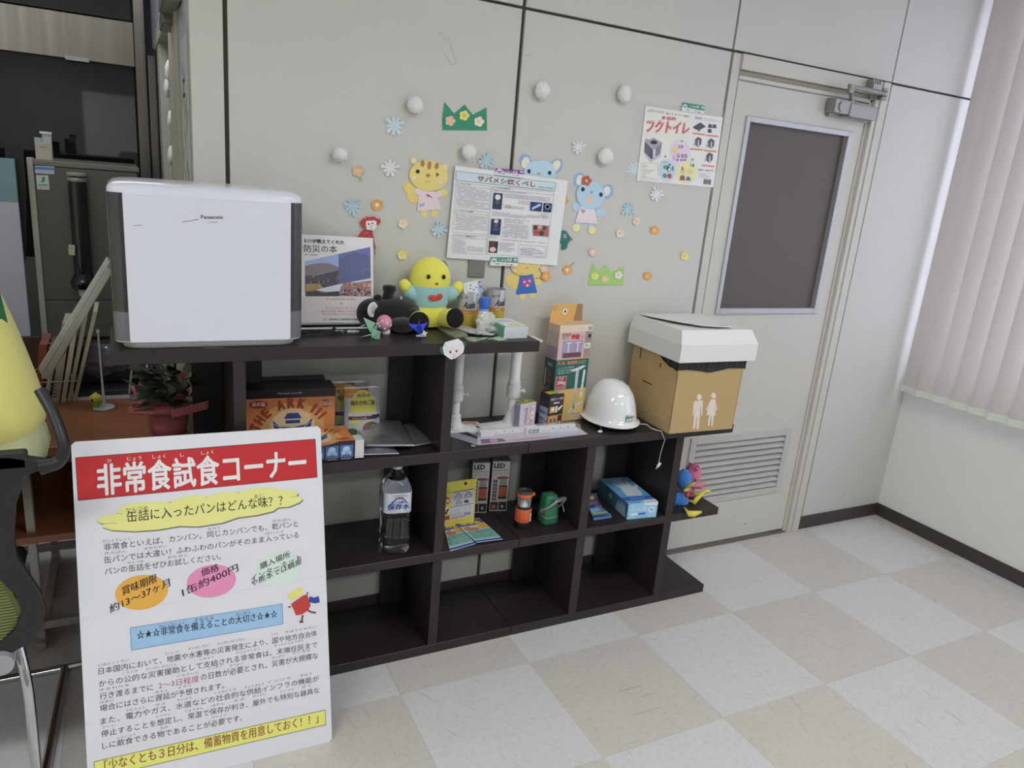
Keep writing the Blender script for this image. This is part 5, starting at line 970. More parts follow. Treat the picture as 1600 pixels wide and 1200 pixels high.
# tall furniture brace box
A = Vector((.607, -.165, Z2)); A = at(866, 668, 'Z', Z2); 
zc = zm(680, 470, 4.8); Fx = Fr(Vector((.6365, -.135, Z2)), Vector((.781, -.118, Z2))); Hb = .356; dp = .066
t = thing('brace_box', 'tall green and cream printed carton for furniture braces standing against the wall', 'carton', (.70, -.09, Z2))
M().box((0, 0, 0), (Fx.L, dp, Hb), mat('c9ad86', rough=.5), Fx).build('carton', t, bevel=.001)
M().prism(Fx.front(dp-.002), [(0, Hb), (Fx.L, Hb), (Fx.L-.004, Hb+.062), (.006, Hb+.062)], -.001, .001, mat('cfa14e')).build('hang_tab', t)
fp = Fx.front(0); f = lambda x, y: fp.p(*zc(x, y)); p = Pr(fp, f=lambda x, y: (x*Fx.L, y*Hb), base=.0004)
p.rect(0, .655, 1, 1, 'd9bfa6', 0).rect(.0, .655, .8, .93, 'c8a9a8', 0).rect(.80, .655, 1, .93, '9a8880', 0).rect(0, .34, 1, .65, '1f5f54', 0).rect(0, 0, 1, .34, 'd0aa58', 0).rect(0, .65, 1, .66, 'd0a455', 1)
p.rect(.12, .665, .74, .84, '9b8fae', 1).rect(.16, .67, .72, .72, '6a4450', 2).rect(.30, .72, .33, .82, 'd8d4dc', 2).rect(.58, .72, .61, .82, 'd8d4dc', 2).rect(.24, .815, .40, .825, 'd8d4dc', 2).rect(.52, .815, .68, .825, 'd8d4dc', 2)
p.text('家具転倒', (.10, .89), (.34, .89), .030, '6a5a50', 2, .01); p.text('強力', (.08, .855), (.30, .855), .040, '8a8078', 2, .01); p.text('伸縮', (.36, .855), (.62, .855), .050, 'c03038', 3, .05); p.text('ポール', (.66, .855), (.92, .855), .036, '9a9088', 2, .01)
p.rect(.55, .945, .84, .985, 'd6d2c6', 1).text('安心安全グッズ', (.57, .953), (.82, .953), .022, '7a6a60', 2); p.rect(.86, .93, 1.0, .99, 'd6d6d6', 1)
for i in range(9): p.rect(.875+i*.013, .94, .881+i*.013, .98, '3c3a3c', 2)
p.rect(.89, .86, .98, .90, '2e2c2e', 1).rect(.80, .755, .99, .81, 'd9d6cc', 2).text('2本入', (.82, .768), (.97, .768), .032, '3a3434', 3, .02)
p.text('突っ張る', (.05, .60), (.27, .60), .034, 'd0805a', 2, .03); p.text('転倒防止', (.33, .60), (.76, .60), .034, 'd0805a', 2, .03); p.text('に！', (.78, .60), (.9, .60), .034, 'd8d4cc', 2, .01)
p.text('スムーズに高さ調節可能', (.06, .555), (.55, .56), .018, 'b8c8c0', 2).text('取付け簡単・強力固定', (.06, .53), (.5, .533), .018, 'b8c8c0', 2).text('地震の揺れに備えよう', (.06, .505), (.5, .51), .018, 'b8c8c0', 2)
p.rect(.03, .35, .36, .48, 'd8c8c0', 2).rect(.04, .355, .35, .475, 'a82c34', 3).text('耐荷重', (.12, .445), (.27, .445), .022, 'd8c8c8', 4).text('200kg', (.07, .40), (.33, .40), .036, 'dcd4d2', 4, .03).text('最大の強さ実証済み', (.06, .365), (.33, .365), .018, 'd8c8c8', 4)
p.poly([(.43, .535), (.85, .58), (.93, .57), (.75, .535), (.55, .52)], 'c9ccd0', 2).rect(.63, .28, .72, .53, 'b4b8c0', 2).rect(.655, .12, .70, .30, 'a0a4ac', 3).poly([(.5, .10), (.66, .17), (.95, .20), (.95, .185), (.7, .13), (.52, .08)], 'b8bcc2', 3)
p.poly([(.86, .53), (.90, .535), (.93, .52), (.90, .25), (.86, .23), (.83, .26)], 'd4d4cc', 3).text('27', (.85, .38), (.91, .38), .022, '4a4a4c', 4).text('35', (.84, .30), (.90, .30), .022, '4a4a4c', 4).rect(.58, .01, .97, .09, 'c6b492', 2).text('確実な安定感', (.60, .058), (.9, .058), .020, '4a3c30', 3).text('つよくサポート', (.60, .025), (.9, .025), .020, '4a3c30', 3)
p.put(t, 'front_print')
lp = Fx.left(dp); p = Pr(lp, f=lambda x, y: (x*dp, y*Hb), base=.0004); p.rect(0, .655, 1, 1, 'c2a48a', 0).rect(.05, .655, 1, .78, '8c7c98', 1).rect(0, .34, 1, .65, '1b4f48', 0).rect(0, 0, 1, .34, 'b8923c', 0).rect(.1, .78, .95, .93, 'a89a90', 1)
p.text('強力', (.3, .57), (.7, .57), .035, 'b0b8b0', 2, .02).text('突', (.3, .47), (.7, .47), .05, '9a3438', 2, .04).text('張', (.3, .40), (.7, .40), .05, '9a3438', 2, .04); p.rect(.08, .36, .2, .54, '8a9a94', 2).rect(.2, .02, .9, .1, '5a4430', 1); p.put(t, 'side_print')
p = Pr(Fx.front(dp-.002), f=lambda x, y: (x*Fx.L, y*Hb), base=.0013); p.poly([(.72, 1.0), (1.0, 1.0), (.97, 1.172), (.8, 1.172)], '9a7450', 0).rect(.07, 1.12, .17, 1.15, 'c05048', 0).rect(.09, 1.128, .15, 1.142, 'e0d0c8', 1); p.ell(.44, 1.10, .075, .032, 'd8d6d0', 0).ell(.44, 1.10, .03, .014, '3c3630', 1); p.put(t, 'tab_print')
# slim tin of drops
a = at(805, 668, 'Z', Z2); a = Vector((.478, -.195, Z2)); b = Vector((.548, -.178, Z2)); Fd = Fr(a, b); Hd_ = .098
t = thing('drops_tin', 'slim silver tin with red lettering and a gold lid in front of the tall carton', 'tin', tuple(Fd.P(.035, .02, 0)))
M().box((0, 0, 0), (Fd.L, .034, Hd_), mat('bcbcc8', rough=.3, metal=.2), Fd).build('body', t, bevel=.0025)
q = M(); q.box((.001, .001, Hd_), (Fd.L-.001, .033, Hd_+.003), mat('a8a04c', rough=.3, metal=.6), Fd); q.lathe(Fd.P(.035, .017, Hd_+.003), [(.011, 0), (.011, .004), (.009, .005)], mat('b0a858', rough=.3, metal=.6), 16); q.build('lid', t, bevel=.001)
p = Pr(Fd.front(), f=lambda x, y: (x*Fd.L, y*Hd_), base=.0004)
def rot(pr, s, x0, y0, y1, h, c, bold): pr.f2 = pr.f; pr.text(s, (x0, y0), (x0, y1), h, c, 1, bold)
Mx = {}
def turned(pr, s, x0, y0, y1, w_, c, bold=.03):                    # lettering turned a quarter turn, reading downwards
    vs, fs = glyphs(s, bold); xa = min(v[0] for v in vs); xb = max(v[0] for v in vs); a_ = Vector(pr.f(x0, y0)); L_ = (Vector(pr.f(x0, y1))-a_).length; W2 = w_*Fd.L
    pr.M.add([pr.pl.w(a_.x+v[1]*W2, a_.y-(v[0]-xa)/(xb-xa)*L_, pr.n(1)+v[2]) for v in vs], fs, ink(c))
turned(p, 'サクマドロップス', .28, .86, .05, .22, 'a82444'); p.rect(.62, .12, .86, .92, 'd8d4dc', 1); p.frame(.62, .12, .86, .92, .012, 'b03450', 2)
turned(p, '缶入飴', .66, .86, .18, .20, 'b03450', .02); p.put(t, 'lettering')
p = Pr(Fd.left(.034), f=lambda x, y: (x*.034, y*Hd_), base=.0004); p.rect(.1, .05, .9, .95, '8c8ca4', 0); p.put(t, 'side_print')
# small black-orange medicine style carton
a = Vector((.598, -.178, Z2)); b = Vector((.664, -.165, Z2)); Fk = Fr(a, b); Hk = .118; dk = .05
t = thing('gadget_box', 'small black, orange and white printed box beside the slim tin', 'box', tuple(Fk.P(.033, .02, 0)))
M().box((0, 0, 0), (Fk.L, dk, Hk), mat('2c2a2c', rough=.4), Fk).build('carton', t, bevel=.0008)
p = Pr(Fk.front(), f=lambda x, y: (x*Fk.L, y*Hk), base=.0004); R = random.Random(5)
p.rect(0, 0, 1, .36, 'c8742c', 0).rect(0, .36, 1, .96, '2a2628', 0).rect(.04, .80, .96, .92, '4a2c28', 1).text('充電式ライト電池', (.06, .83), (.94, .83), .075, 'd0ccc8', 2, .02).rect(0, .70, 1, .78, '3a3436', 1).rect(.3, .72, .7, .77, 'c0b8b4', 2)
p.rect(.08, .44, .42, .64, 'b89a3c', 1).ell(.28, .55, .1, .06, 'd8d0b0', 2).rect(.44, .44, .62, .64, 'c8c0b4', 1).poly([(.64, .56), (.9, .66), (.96, .62), (.7, .48)], 'd8d6d2', 2).rect(.7, .04, .96, .34, '40302c', 1).rect(.76, .06, .9, .16, 'b8b0a8', 2)
for x in (.12, .38): p.rect(x, .08, x+.22, .32, 'b8a48c', 1).ell(x+.1, .2, .07, .08, '5c4a3c', 2)
p.rect(.34, .0, .66, .07, '2c64b4', 3); p.put(t, 'front_print')
p = Pr(Fk.left(dk), f=lambda x, y: (x*dk, y*Hk), base=.0004); p.rect(.05, 0, .95, .18, 'a8acb8', 0).rect(.05, .2, .95, .38, 'b0b4c0', 0).rect(.05, .4, .95, .6, '8c98b4', 0).rect(.1, .22, .6, .26, '3464b0', 1).rect(.1, .42, .7, .46, '3464b0', 1).rect(.1, .05, .7, .08, '5c6c8c', 1).rect(.05, .62, .95, .8, '3c3434', 0); p.put(t, 'side_print')
p = Pr(Fk.top(Hk), f=lambda x, y: (x*Fk.L, y*dk), base=.0004); p.poly([(.1, .2), (.7, .3), (.6, .9), (.15, .8)], 'b0b038', 0).rect(.7, .1, .95, .6, 'b8b4b0', 0); p.put(t, 'top_print')
M().prism(Fk.front(dk-.001), [(.004, Hk), (Fk.L-.004, Hk), (Fk.L-.006, Hk+.02), (.02, Hk+.02)], -.0008, 0, mat('3a2428')).build('hang_tab', t)
# helmet
hc = Vector((.862, -.178, Z2)); HW = mat('d2d5de', rough=.12, var=.0, coat=.6, name='white_helmet_shell')
t = thing('safety_helmet', 'white hard hat with a green sticker resting on the shelf', 'helmet', tuple(hc))
pr_ = [(.139, .018), (.140, .021), (.131, .026), (.1225, .034), (.118, .06), (.110, .092), (.095, .122), (.072, .146), (.045, .159), (.018, .164), (0, .165)]
q = M(); q.lathe((0, 0, 0), pr_, HW, 40)
rm = M(); Rz = Matrix.Rotation(-.02, 3, 'Y')
for v in q.v:
    v.x *= .72; v.y *= .90; vv = Rz @ v; v.xyz = vv+hc
q.f.pop(-1) if len(q.f[-1]) > 4 else None
q.build('shell', t, smooth=60)
q = M(); q.lathe(hc, [(.072, .007), (.080, .014), (.080, .030), (.07, .03)], mat('4c4c4e', rough=.8), 32); q.build('head_band', t, smooth=50)
q = M(); q.lathe(hc+Vector((.0, 0, 0)), [(.066, .0), (.070, .003), (.070, .012), (.06, .012)], mat('5c5c5e', rough=.8), 32); q.build('sweat_band', t, smooth=50)
sp = Vector(at(*zm(880, 470, 4.444)(448, 790), 'Y', hc.y-.11)); ang = math.atan2(sp.x-hc.x, -(sp.y-hc.y))
def onhelm(th, zz, e=.0008):
    zz = zz; r_ = None
    for (r0, z0), (r1, z1) in zip(pr_, pr_[1:]):
        if z0 <= zz <= z1: r_ = r0+(r1-r0)*(zz-z0)/(z1-z0)
    r_ = (r_ or .12)+e; v = Vector((r_*math.sin(th)*.72, -r_*math.cos(th)*.90, zz)); return hc+v
q = M(); th0 = -.13
def hq(u0, v0, u1, v1, c, e):
    n = 6
    for i in range(n):
        a0 = th0+u0+(u1-u0)*i/n; a1 = th0+u0+(u1-u0)*(i+1)/n; q.add([onhelm(a0, v0, e), onhelm(a1, v0, e), onhelm(a1, v1, e), onhelm(a0, v1, e)], [(0, 1, 2, 3)], ink(c))
hq(0, .035, .46, .064, 'd8dade', .0006); hq(.01, .037, .45, .056, '1f6a48', .0011)
vs, fs = glyphs('全労済', .04); q.add([onhelm(th0+.03+v[0]*.0155*8.6, .0385+v[1]*.0165, .0018+v[2]) for v in vs], fs, ink('dde2de'))
vs, fs = glyphs('保障のことなら', .02); q.add([onhelm(th0+.02+v[0]*.0063*9.3, .0575+v[1]*.0058, .0012+v[2]) for v in vs], fs, ink('34383c')); q.build('sticker', t)
zc2 = zm(880, 470, 4.444)
def pz(x, y, Y): return at(*zc2(x, y), 'Y', Y)
q = M(); q.tube([pz(530, 855, -.27), pz(580, 858, -.285), pz(610, 885, -.295), pz(650, 898, -.305), pz(680, 905, -.314), pz(692, 935, -.318), pz(706, 965, -.318), pz(690, 1010, -.318), pz(676, 1060, -.318), pz(662, 1128, -.318)], .0028, mat('b8b8ba', rough=.8), 8, flat=.5); q.build('chin_strap', t, smooth=60)
q = M(); q.box((-.004, -.003, -.009), (.004, .003, .009), mat('d6d6d6', rough=.5)); c_ = pz(665, 1138, -.319); R_ = Matrix.Rotation(.6, 3, 'Y')
for v in q.v: v.xyz = (R_ @ v)+c_
q.tube([c_+Vector((-.004, 0, -.008)), c_+Vector((-.012, 0, -.015))], .0014, 'd0d0d0', 6); q.build('buckle', t)
q = M(); a_ = pz(255, 915, -.27); a_.z = Z2+.005; q.ell(a_, (.010, .006, .005), mat('c8cacc', rough=.5)); q.tube([a_, a_+Vector((.01, .01, .008)), a_+Vector((.02, .05, .015))], .002, '3c3c40', 6); q.build('strap_end', t, smooth=60)
# card toilet box
KR = mat('ab8f5e', rough=.8, var=.04, sc=18, name='kraft_card'); KI = mat('8a6a40', rough=.9)
A = Vector((1.008, -.340, Z2)); B = Vector((1.300, -.350, Z2)); Ft = Fr(A, B); D_ = .285; LT = Ft.L; HH = .285
t = thing('card_toilet', 'brown cardboard box toilet with a white lid and black liner at the shelf end', 'box', tuple(Ft.P(LT/2, D_/2, 0)))
q = M(); th = .004
q.prism(Ft.front(), [(0, 0), (LT, 0), (LT+.006, .245), (LT+.006, .285), (0, .285)], -th, 0, KR)
sl = Ft.left(D_)                                        # side seen from the left; its cut-out shows the liner
cutp = [(0, 0), (D_, 0), (D_, .235), (.232, .236), (.19, .250), (.135, .285), (.0, .285)]
q.prism(sl, cutp, -th, 0, KR); q.box((LT-th, 0, 0), (LT, D_, HH), KR, Ft); q.box((0, D_-th, 0), (LT, D_, HH), KR, Ft); q.box((th, th, 0), (LT-th, D_-th, .004), KI, Ft); q.build('box_body', t, bevel=.0008)
bagm = mat('1c1b1c', rough=.35, var=.1, bump=.5, bsc=60, name='black_liner')
q = M(); n = 40; vs = []
def bl(i, up):
    s = i/n; zt = HH+.005; zb = .236+.002*math.sin(s*9+1)-.009*math.exp(-((s-.5)/.16)**2)
    d = -.004-.003*math.sin(s*31)*(.5+.5*up); return Ft.P(LT*s+(s-.5)*.012, d if not up else -.0045, zt if up else zb)
vs = [bl(i, 0) for i in range(n+1)]+[Ft.P(LT*i/n+(i/n-.5)*.014, -.0065-.0025*math.sin(i*1.9), .262) for i in range(n+1)]+[bl(i, 1) for i in range(n+1)]
q.add(vs, [(k*(n+1)+i, k*(n+1)+i+1, (k+1)*(n+1)+i+1, (k+1)*(n+1)+i) for k in (0, 1) for i in range(n)], bagm)
vs = []
for k in range(3):
    for i in range(13):
        s = i/12; y = s*.17; zb = .232+s*.052+.002*math.sin(i*1.3); vs.append(Ft.P(-.005-.0025*math.sin(i*2.1+k), y, zb+(HH+.005-zb)*k/2))
q.add(vs, [(k*13+i, (k+1)*13+i, (k+1)*13+i+1, k*13+i+1) for k in (0, 1) for i in range(12)], bagm)
q.add([Ft.P(LT+.009, -.004, .232), Ft.P(LT+.009, .12, .24), Ft.P(LT+.007, .12, HH), Ft.P(LT+.007, -.004, HH)], [(0, 1, 2, 3)], bagm); q.build('liner_bag', t, smooth=60)
LD = mat('cdcecb', rough=.5, var=.01, name='white_card')
e = .016; z0, z1 = .268, .330; q = M()
lo = [(-e, -e*1.3), (LT+e+.018, -e*1.3), (LT+e+.018, D_+e), (-e, D_+e)]; hi = [(-e+.004, -e*.3), (LT+e+.006, -e*.3), (LT+e+.006, D_+e*.6), (-e+.004, D_+e*.6)]
tp_ = [(-.004, .006), (LT+.018, .006), (LT+.018, D_+.006), (-.004, D_+.006)]
vs = [Ft.P(x, y, z0) for x, y in lo]+[Ft.P(x, y, z1) for x, y in lo]+[Ft.P(x, y, z1+.048) for x, y in tp_]
q.add(vs, [(0, 1, 5, 4), (1, 2, 6, 5), (2, 3, 7, 6), (3, 0, 4, 7), (4, 5, 9, 8), (5, 6, 10, 9), (6, 7, 11, 10), (7, 4, 8, 11), (8, 9, 10, 11)], LD)
o = q.build('lid', t, bevel=.0008); so = o.modifiers.new('thick', 'SOLIDIFY'); so.thickness = .003; so.offset = -1; o.modifiers.move(1, 0)
q = M(); zt = z1+.0485; q.add([Ft.P(*p_, zt+h_) for p_, h_ in (((-.002, D_), .0), ((-.002, .20), .008), ((.03, .10), .012), ((.10, .03), .010), ((.16, .012), .010), ((.22, .012), .010), ((LT-.02, .12), .010), ((LT-.03, D_-.02), .004), ((LT-.06, D_), .0))], [(0, 1, 2, 3, 4, 5, 6, 7, 8)], LD)
o = q.build('lid_flap', t); so = o.modifiers.new('thick', 'SOLIDIFY'); so.thickness = .003; so.offset = 0
p = Pr(Pl(Ft.P(0, 0, zt+.0135), Ft.X, Ft.Y), f=lambda x, y: (x, y)); p.rect(.165, .014, .20, .018, '3c8a72', 0); p.put(t, 'flap_mark')
p = Pr(Ft.front(), z=zc2, base=.0006); IC = 'cfc5b8'
def person_icon(x, y, w_, skirt):
    p.ell(x, y-198+0, 17, 20, IC, 0)
    if not skirt: p.poly([(x-28, y-172), (x+20, y-175), (x+24, y-165), (x+20, y-70), (x+12, y-70), (x+12, y-130), (x+8, y-130), (x-4, y+25), (x-20, y+25), (x-17, y-60), (x-22, y-60), (x-28, y+23), (x-46, y+22), (x-36, y-80), (x-36, y-135), (x-40, y-70), (x-48, y-70), (x-40, y-160)], IC, 0)
    else: p.poly([(x-18, y-172), (x+12, y-172), (x+24, y-95), (x+16, y-92), (x+8, y-140), (x+14, y-60), (x+2, y-60), (x-6, y+12), (x-18, y+12), (x-16, y-60), (x-20, y-60), (x-30, y+12), (x-42, y+12), (x-32, y-62), (x-52, y-60), (x-30, y-140), (x-45, y-95), (x-54, y-98)], IC, 0)
person_icon(945, 866, 0, False); person_icon(1044, 855, 0, True); p.put(t, 'person_symbols')
p = Pr(sl, z=zc2, base=.0006); p.text('Easy Toilet', (508, 745), (716, 832), 44, 'b5a68c', 0, -.004)
for a_, b_ in (((560, 808), (716, 868)), ((560, 818), (716, 878)), ((560, 828), (716, 888))): p.line([a_, b_], 5, 'a8957a', 0)
for a_, b_ in (((545, 315), (535, 398)), ((678, 432), (673, 460)), ((553, 552), (617, 583))): p.line([a_, b_], 7, '2a2018', 0)
p.put(t, 'side_print')
# ------------------------------------------------------------ items in the left cell on the middle board
def pillow(pl, pts, h, m, n=10, sd=0, n0=0, seam=.0006):
    """a foil pouch: quad outline, puffed, with flat sealed rims"""
    q = M(); a, b, c, d = [Vector(x) for x in pts]; N_ = n*2; vs = []
    for side in (1, -1):
        for j in range(N_+1):
            for i in range(N_+1):
                s, t_ = i/N_, j/N_; P_ = (a*(1-s)+b*s)*(1-t_)+(d*(1-s)+c*s)*t_; e_ = min(s, 1-s, t_, 1-t_); g = max(0, min(1, (e_-.06)/.3)); g = math.sin(g*PI/2)
                k = h*(g*(.8+.5*noise.noise(Vector((s*3, t_*3, sd))))+.10*noise.noise(Vector((s*9, t_*9, sd+side)))*(1 if e_ > .02 else .4))
                vs.append(pl.w(P_.x, P_.y, n0+h*(.15 if side < 0 else .35)+ (k*.65 if side > 0 else -min(k, h)*.0)+seam*side))
    W = (N_+1)**2; fs = []
    for j in range(N_):
        for i in range(N_):
            k = j*(N_+1)+i; f_ = (k, k+1, k+N_+2, k+N_+1); fs += [f_, tuple(W+x for x in f_[::-1])]
    for i in range(N_):
        for k, k2 in ((i, i+1), ((i+1)*(N_+1), i*(N_+1)), (N_*(N_+1)+i+1, N_*(N_+1)+i), (i*(N_+1)+N_, (i+1)*(N_+1)+N_)): fs.append((k, W+k, W+k2, k2))
    return q.add(vs, fs, m)
FOIL = mat('a2a4aa', rough=.33, metal=.8, var=.1, sc=12, bump=.6, bsc=30, name='silver_foil'); za = zm(360, 560, 4.706)
HP = Pl((0, 0, Z2), (1, 0, 0), (0, 1, 0)); f = lambda x, y: HP.p(*za(x, y))
for nm, pts, h, n0, sd, lab in (('a', [(1240, 495), (1345, 490), (1505, 630), (1330, 660)], .012, .001, 4, 'silver foil pouch at the right back, under the corner of the larger one'),
    ('b', [(950, 560), (1100, 560), (1240, 712), (960, 722)], .010, .001, 9, 'silver foil pouch lowest at the front of the pile'), ('c', [(915, 505), (1245, 500), (1350, 690), (990, 690)], .014, .016, 2, 'large silver foil pouch with faint lettering on top of the pile')):
    P4 = [f(*pts[3]), f(*pts[2]), f(*pts[1]), f(*pts[0])]
    o = pillow(HP, P4, h*1.5, FOIL, sd=sd, n0=n0).build('foil_pouch', None, smooth=180, label=lab, cat='pouch', group='foil food pouches on the left middle shelf')
    if nm == 'c':
        pl3 = Pl((0, 0, Z2+.0405), (1, 0, 0), (0, 1, 0)); p = Pr(pl3, z=za); p.text('ビーフカレー', (1060, 575), (1200, 578), 20, '3a3c42', 0, .02).text('中辛', (1110, 595), (1180, 597), 14, '4a4c52', 0); p.put(o, 'lettering')
# upright rice pouches
def rice(x0, x1, y, h, lab, dx=0, n0=0):
    A_ = Vector((x0, y, Z2)); B_ = Vector((x1, y-.004, Z2)); Fp = Fr(A_, B_, tilt=.10); L_ = Fp.L
    t = thing('rice_pouch', lab, 'pouch', tuple((A_+B_)/2), group='upright rice pouches in the left cell')
    q = M(); n = 14; vs = []
    for s_ in (0, 1):
        for j in range(n+1):
            for i in range(n+1):
                u, v = i/n, j/n; b_ = math.sin(PI*u)**.6*max(0, 1-v)**.5*.018; vs.append(Fp.P(u*L_, (-b_ if s_ == 0 else b_)+(.0004 if s_ else -.0004), v*h))
    W = (n+1)**2; fs = []
    for j in range(n):
        for i in range(n): k = j*(n+1)+i; f_ = (k, k+1, k+n+2, k+n+1); fs += [f_, tuple(W+x for x in f_[::-1])]
    q.add(vs, fs, mat('b4b6ba', rough=.35, metal=.25, var=.04)); q.build('pouch', t, smooth=60)
    pp = M()
    def S(u, v, e=.0006): b_ = math.sin(PI*min(max(u, 0), 1))**.6*max(0, 1-v)**.5*.018; return Fp.P(u*L_, -b_-e, v*h)
    def area(u0, v0, u1, v1, c, e, nn=10):
        for i in range(nn):
            a0 = u0+(u1-u0)*i/nn; a1 = u0+(u1-u0)*(i+1)/nn
            for j in range(4): b0 = v0+(v1-v0)*j/4; b1 = v0+(v1-v0)*(j+1)/4; pp.add([S(a0, b0, e), S(a1, b0, e), S(a1, b1, e), S(a0, b1, e)], [(0, 1, 2, 3)], ink(c))
    def disc(u, v, ru, rv, c, e, n_=18, half=False):
        pts = [(u+ru*math.cos(2*PI*i/n_), v+rv*math.sin(2*PI*i/n_)) for i in range(n_)]
        for i in range(n_):
            a_, b_ = pts[i], pts[(i+1) % n_]
            if half and (a_[1] < v or b_[1] < v) and not (a_[1] >= v-1e-6 and b_[1] >= v-1e-6): continue
            m_ = ((u+a_[0])/2, (v+a_[1])/2); m2 = ((u+b_[0])/2, (v+b_[1])/2); pp.add([S(u, v, e), S(*m_, e), S(*m2, e)], [(0, 1, 2)], ink(c)); pp.add([S(*m_, e), S(*a_, e), S(*b_, e), S(*m2, e)], [(0, 1, 2, 3)], ink(c))
    def word(s_, u0, v0, u1, hh, c, e=.0016, bold=.02):
        vv, ff = glyphs(s_, bold); xa = min(a_[0] for a_ in vv); xb = max(a_[0] for a_ in vv); pp.add([S(u0+(u1-u0)*(a_[0]-xa)/(xb-xa), v0+a_[1]*hh, e+a_[2]) for a_ in vv], ff, ink(c))
    area(0.0, .78, .45, .97, 'c07c2c', .0006); area(.45, .88, 1.0, .97, '7a3c26', .0006); area(.66, .80, 1.0, .97, '9a9ca8', .0008); word('onisi', .08, .86, .3, .04, 'd8c8a8')
    disc(.5, .60, .36, .34, 'c9c250', .0009, 24, True); area(.14, .48, .86, .60, 'c9c250', .0010); area(.10, .42, .90, .47, 'c4c4c4', .0012); area(.10, .34, .90, .41, '5a2c30', .0013); area(.75, .36, .98, .43, '2c2c5a', .0015)
    word('尾西の', .34, .80, .70, .07, '3a3420'); word('梅わかめご飯', .16, .64, .84, .115, '3a3420'); word('水だけでふっくらおいしい', .2, .435, .8, .03, '5a5a58', .0018, 0); word('アルファ米', .2, .355, .6, .04, 'd0c8c0', .0019, .01); area(.12, .26, .42, .33, 'c2bb50', .0012)
    disc(.72, .16, .24, .13, '4a5a34', .0009); disc(.60, .18, .09, .07, '9a4038', .0013); disc(.8, .14, .12, .09, '7c8a60', .0013); disc(.2, .1, .14, .07, '3c5434', .0009)
    pp.build('print', t); return t
rice(-.128, -.018, -.055, .165, 'silver and green-labelled rice pouch standing behind the other')
rice(-.098, .016, -.100, .158, 'silver and green-labelled rice pouch standing in front, beside the orange boxes')
# orange boat boxes
OB = mat('c07a44', rough=.45, var=.02); KB = mat('1f1c1d', rough=.35, var=.02)
def arkart(p):
    p.rect(.005, .01, .995, .985, 'c97a38', 0); p.ell(.52, .34, .36, .56, 'cf9a58', 1, 28).ell(.52, .34, .25, .42, 'd6bd88', 2, 28)
    p.poly([(.30, .52), (.33, .26), (.42, .12), (.62, .12), (.71, .26), (.74, .54), (.67, .40), (.52, .35), (.38, .38)], '26408c', 3); p.line([(.32, .44), (.40, .34), (.52, .31), (.64, .34), (.72, .45)], .012, 'd0c090', 4); p.line([(.33, .34), (.42, .26), (.52, .24), (.62, .26), (.71, .34)], .010, 'd0c090', 4)
    p.poly([(.42, .54), (.46, .66), (.58, .66), (.62, .54)], '26408c', 4).rect(.44, .44, .60, .51, '26408c', 4)
    s = 'THEARKIII'; AN = (160, 147, 133, 108, 92, 76, 55, 46, 37)
    for i, ch in enumerate(s):
        if ch == ' ': continue
        a = math.radians(AN[i]); x = .515+.37*math.cos(a); y = .13+.65*math.sin(a); hh = .20; tx, ty = -math.sin(a)*-.032, math.cos(a)*-.11
        w2 = .017 if ch == 'I' else .042; sx, sy = math.sin(a), -math.cos(a)*1.6
        p.text(ch, (x-sx*w2, y-sy*w2), (x+sx*w2, y+sy*w2), hh, '983c20', 5, .07)
def arkbox(Fa, L, D, H, lab, face='front'):
    t = thing('kit_box', lab, 'box', tuple(Fa.P(L/2, D/2, 0))); M().box((0, 0, 0), (L, D, H), KB, Fa).build('carton', t, bevel=.0008)
    pl_ = Fa.front() if face == 'front' else Fa.top(H); hh = H if face == 'front' else D
    p = Pr(pl_, f=lambda x, y: (x*L, y*hh*(.86 if face == 'front' else 1)), base=.0003); arkart(p)
    p.ell(.15, .87, .10, .085, 'a02c28', 5).text('命の箱', (.08, .83), (.22, .83), .09, 'dccfc0', 6, .02); p.ell(.885, .84, .075, .13, 'b88a5c', 5).ell(.885, .84, .055, .095, 'a04c34', 6).rect(.82, .80, .95, .88, 'c8a078', 7).text('FACTORY', (.83, .82), (.94, .82), .045, '8a3420', 8, .02)
    p.put(t, 'ark_print')
    if face == 'front': p = Pr(pl_, f=lambda x, y: (x*L, y*H), base=.0005); p.text('Personal Care Kit', (.36, .915), (.62, .915), .035, 'c8c4c0', 0); p.put(t, 'lettering')
    return t
a = Vector((-.400, -.118, Z2)); b = Vector((-.136, -.132, Z2)); Fa = Fr(a, b); arkbox(Fa, Fa.L, .09, .172, 'black and orange boat-emblem box standing upright at the back of the left cell')
Fa2 = Fr(a+Vector((-.01, .095, 0)), b+Vector((-.012, .09, 0))); t = thing('kit_box', 'plain black box behind the upright orange boat-emblem box', 'box', tuple(Fa2.P(.13, .02, 0))); M().box((0, 0, 0), (Fa2.L, .045, .178), KB, Fa2).build('carton', t, bevel=.001)
b0 = Vector((-.117, -.298, Z2)); a0 = Vector((-.375, -.292, Z2)); F3 = Fr(a0, b0)
t = arkbox(F3, F3.L, .135, .060, 'black and orange boat-emblem box lying flat behind the poster corner', 'top')
p = Pr(F3.front(), f=lambda x, y: (x*F3.L, y*.06), base=.0003)
p.line([(.0, .86), (1, .88)], .010, '8a3a34', 0); R = random.Random(9)
for i in range(6):
    x0 = .02+i*.162; p.rect(x0, .16, x0+.145, .80, '3c6aa8', 0); p.ell(x0+.07, .60, .04, .14, 'a0bcd8', 1).ell(x0+.04, .40, .025, .16, '9ab0cc', 1).ell(x0+.10, .36, .03, .18, '88a4c8', 1).ell(x0+.07, .25, .05, .08, '4c6488', 2)
    for k in range(5): p.rect(x0+.02+k*.022, .07, x0+.035+k*.022, .12, 'a8a8ac', 1)
p.put(t, 'photo_strip')
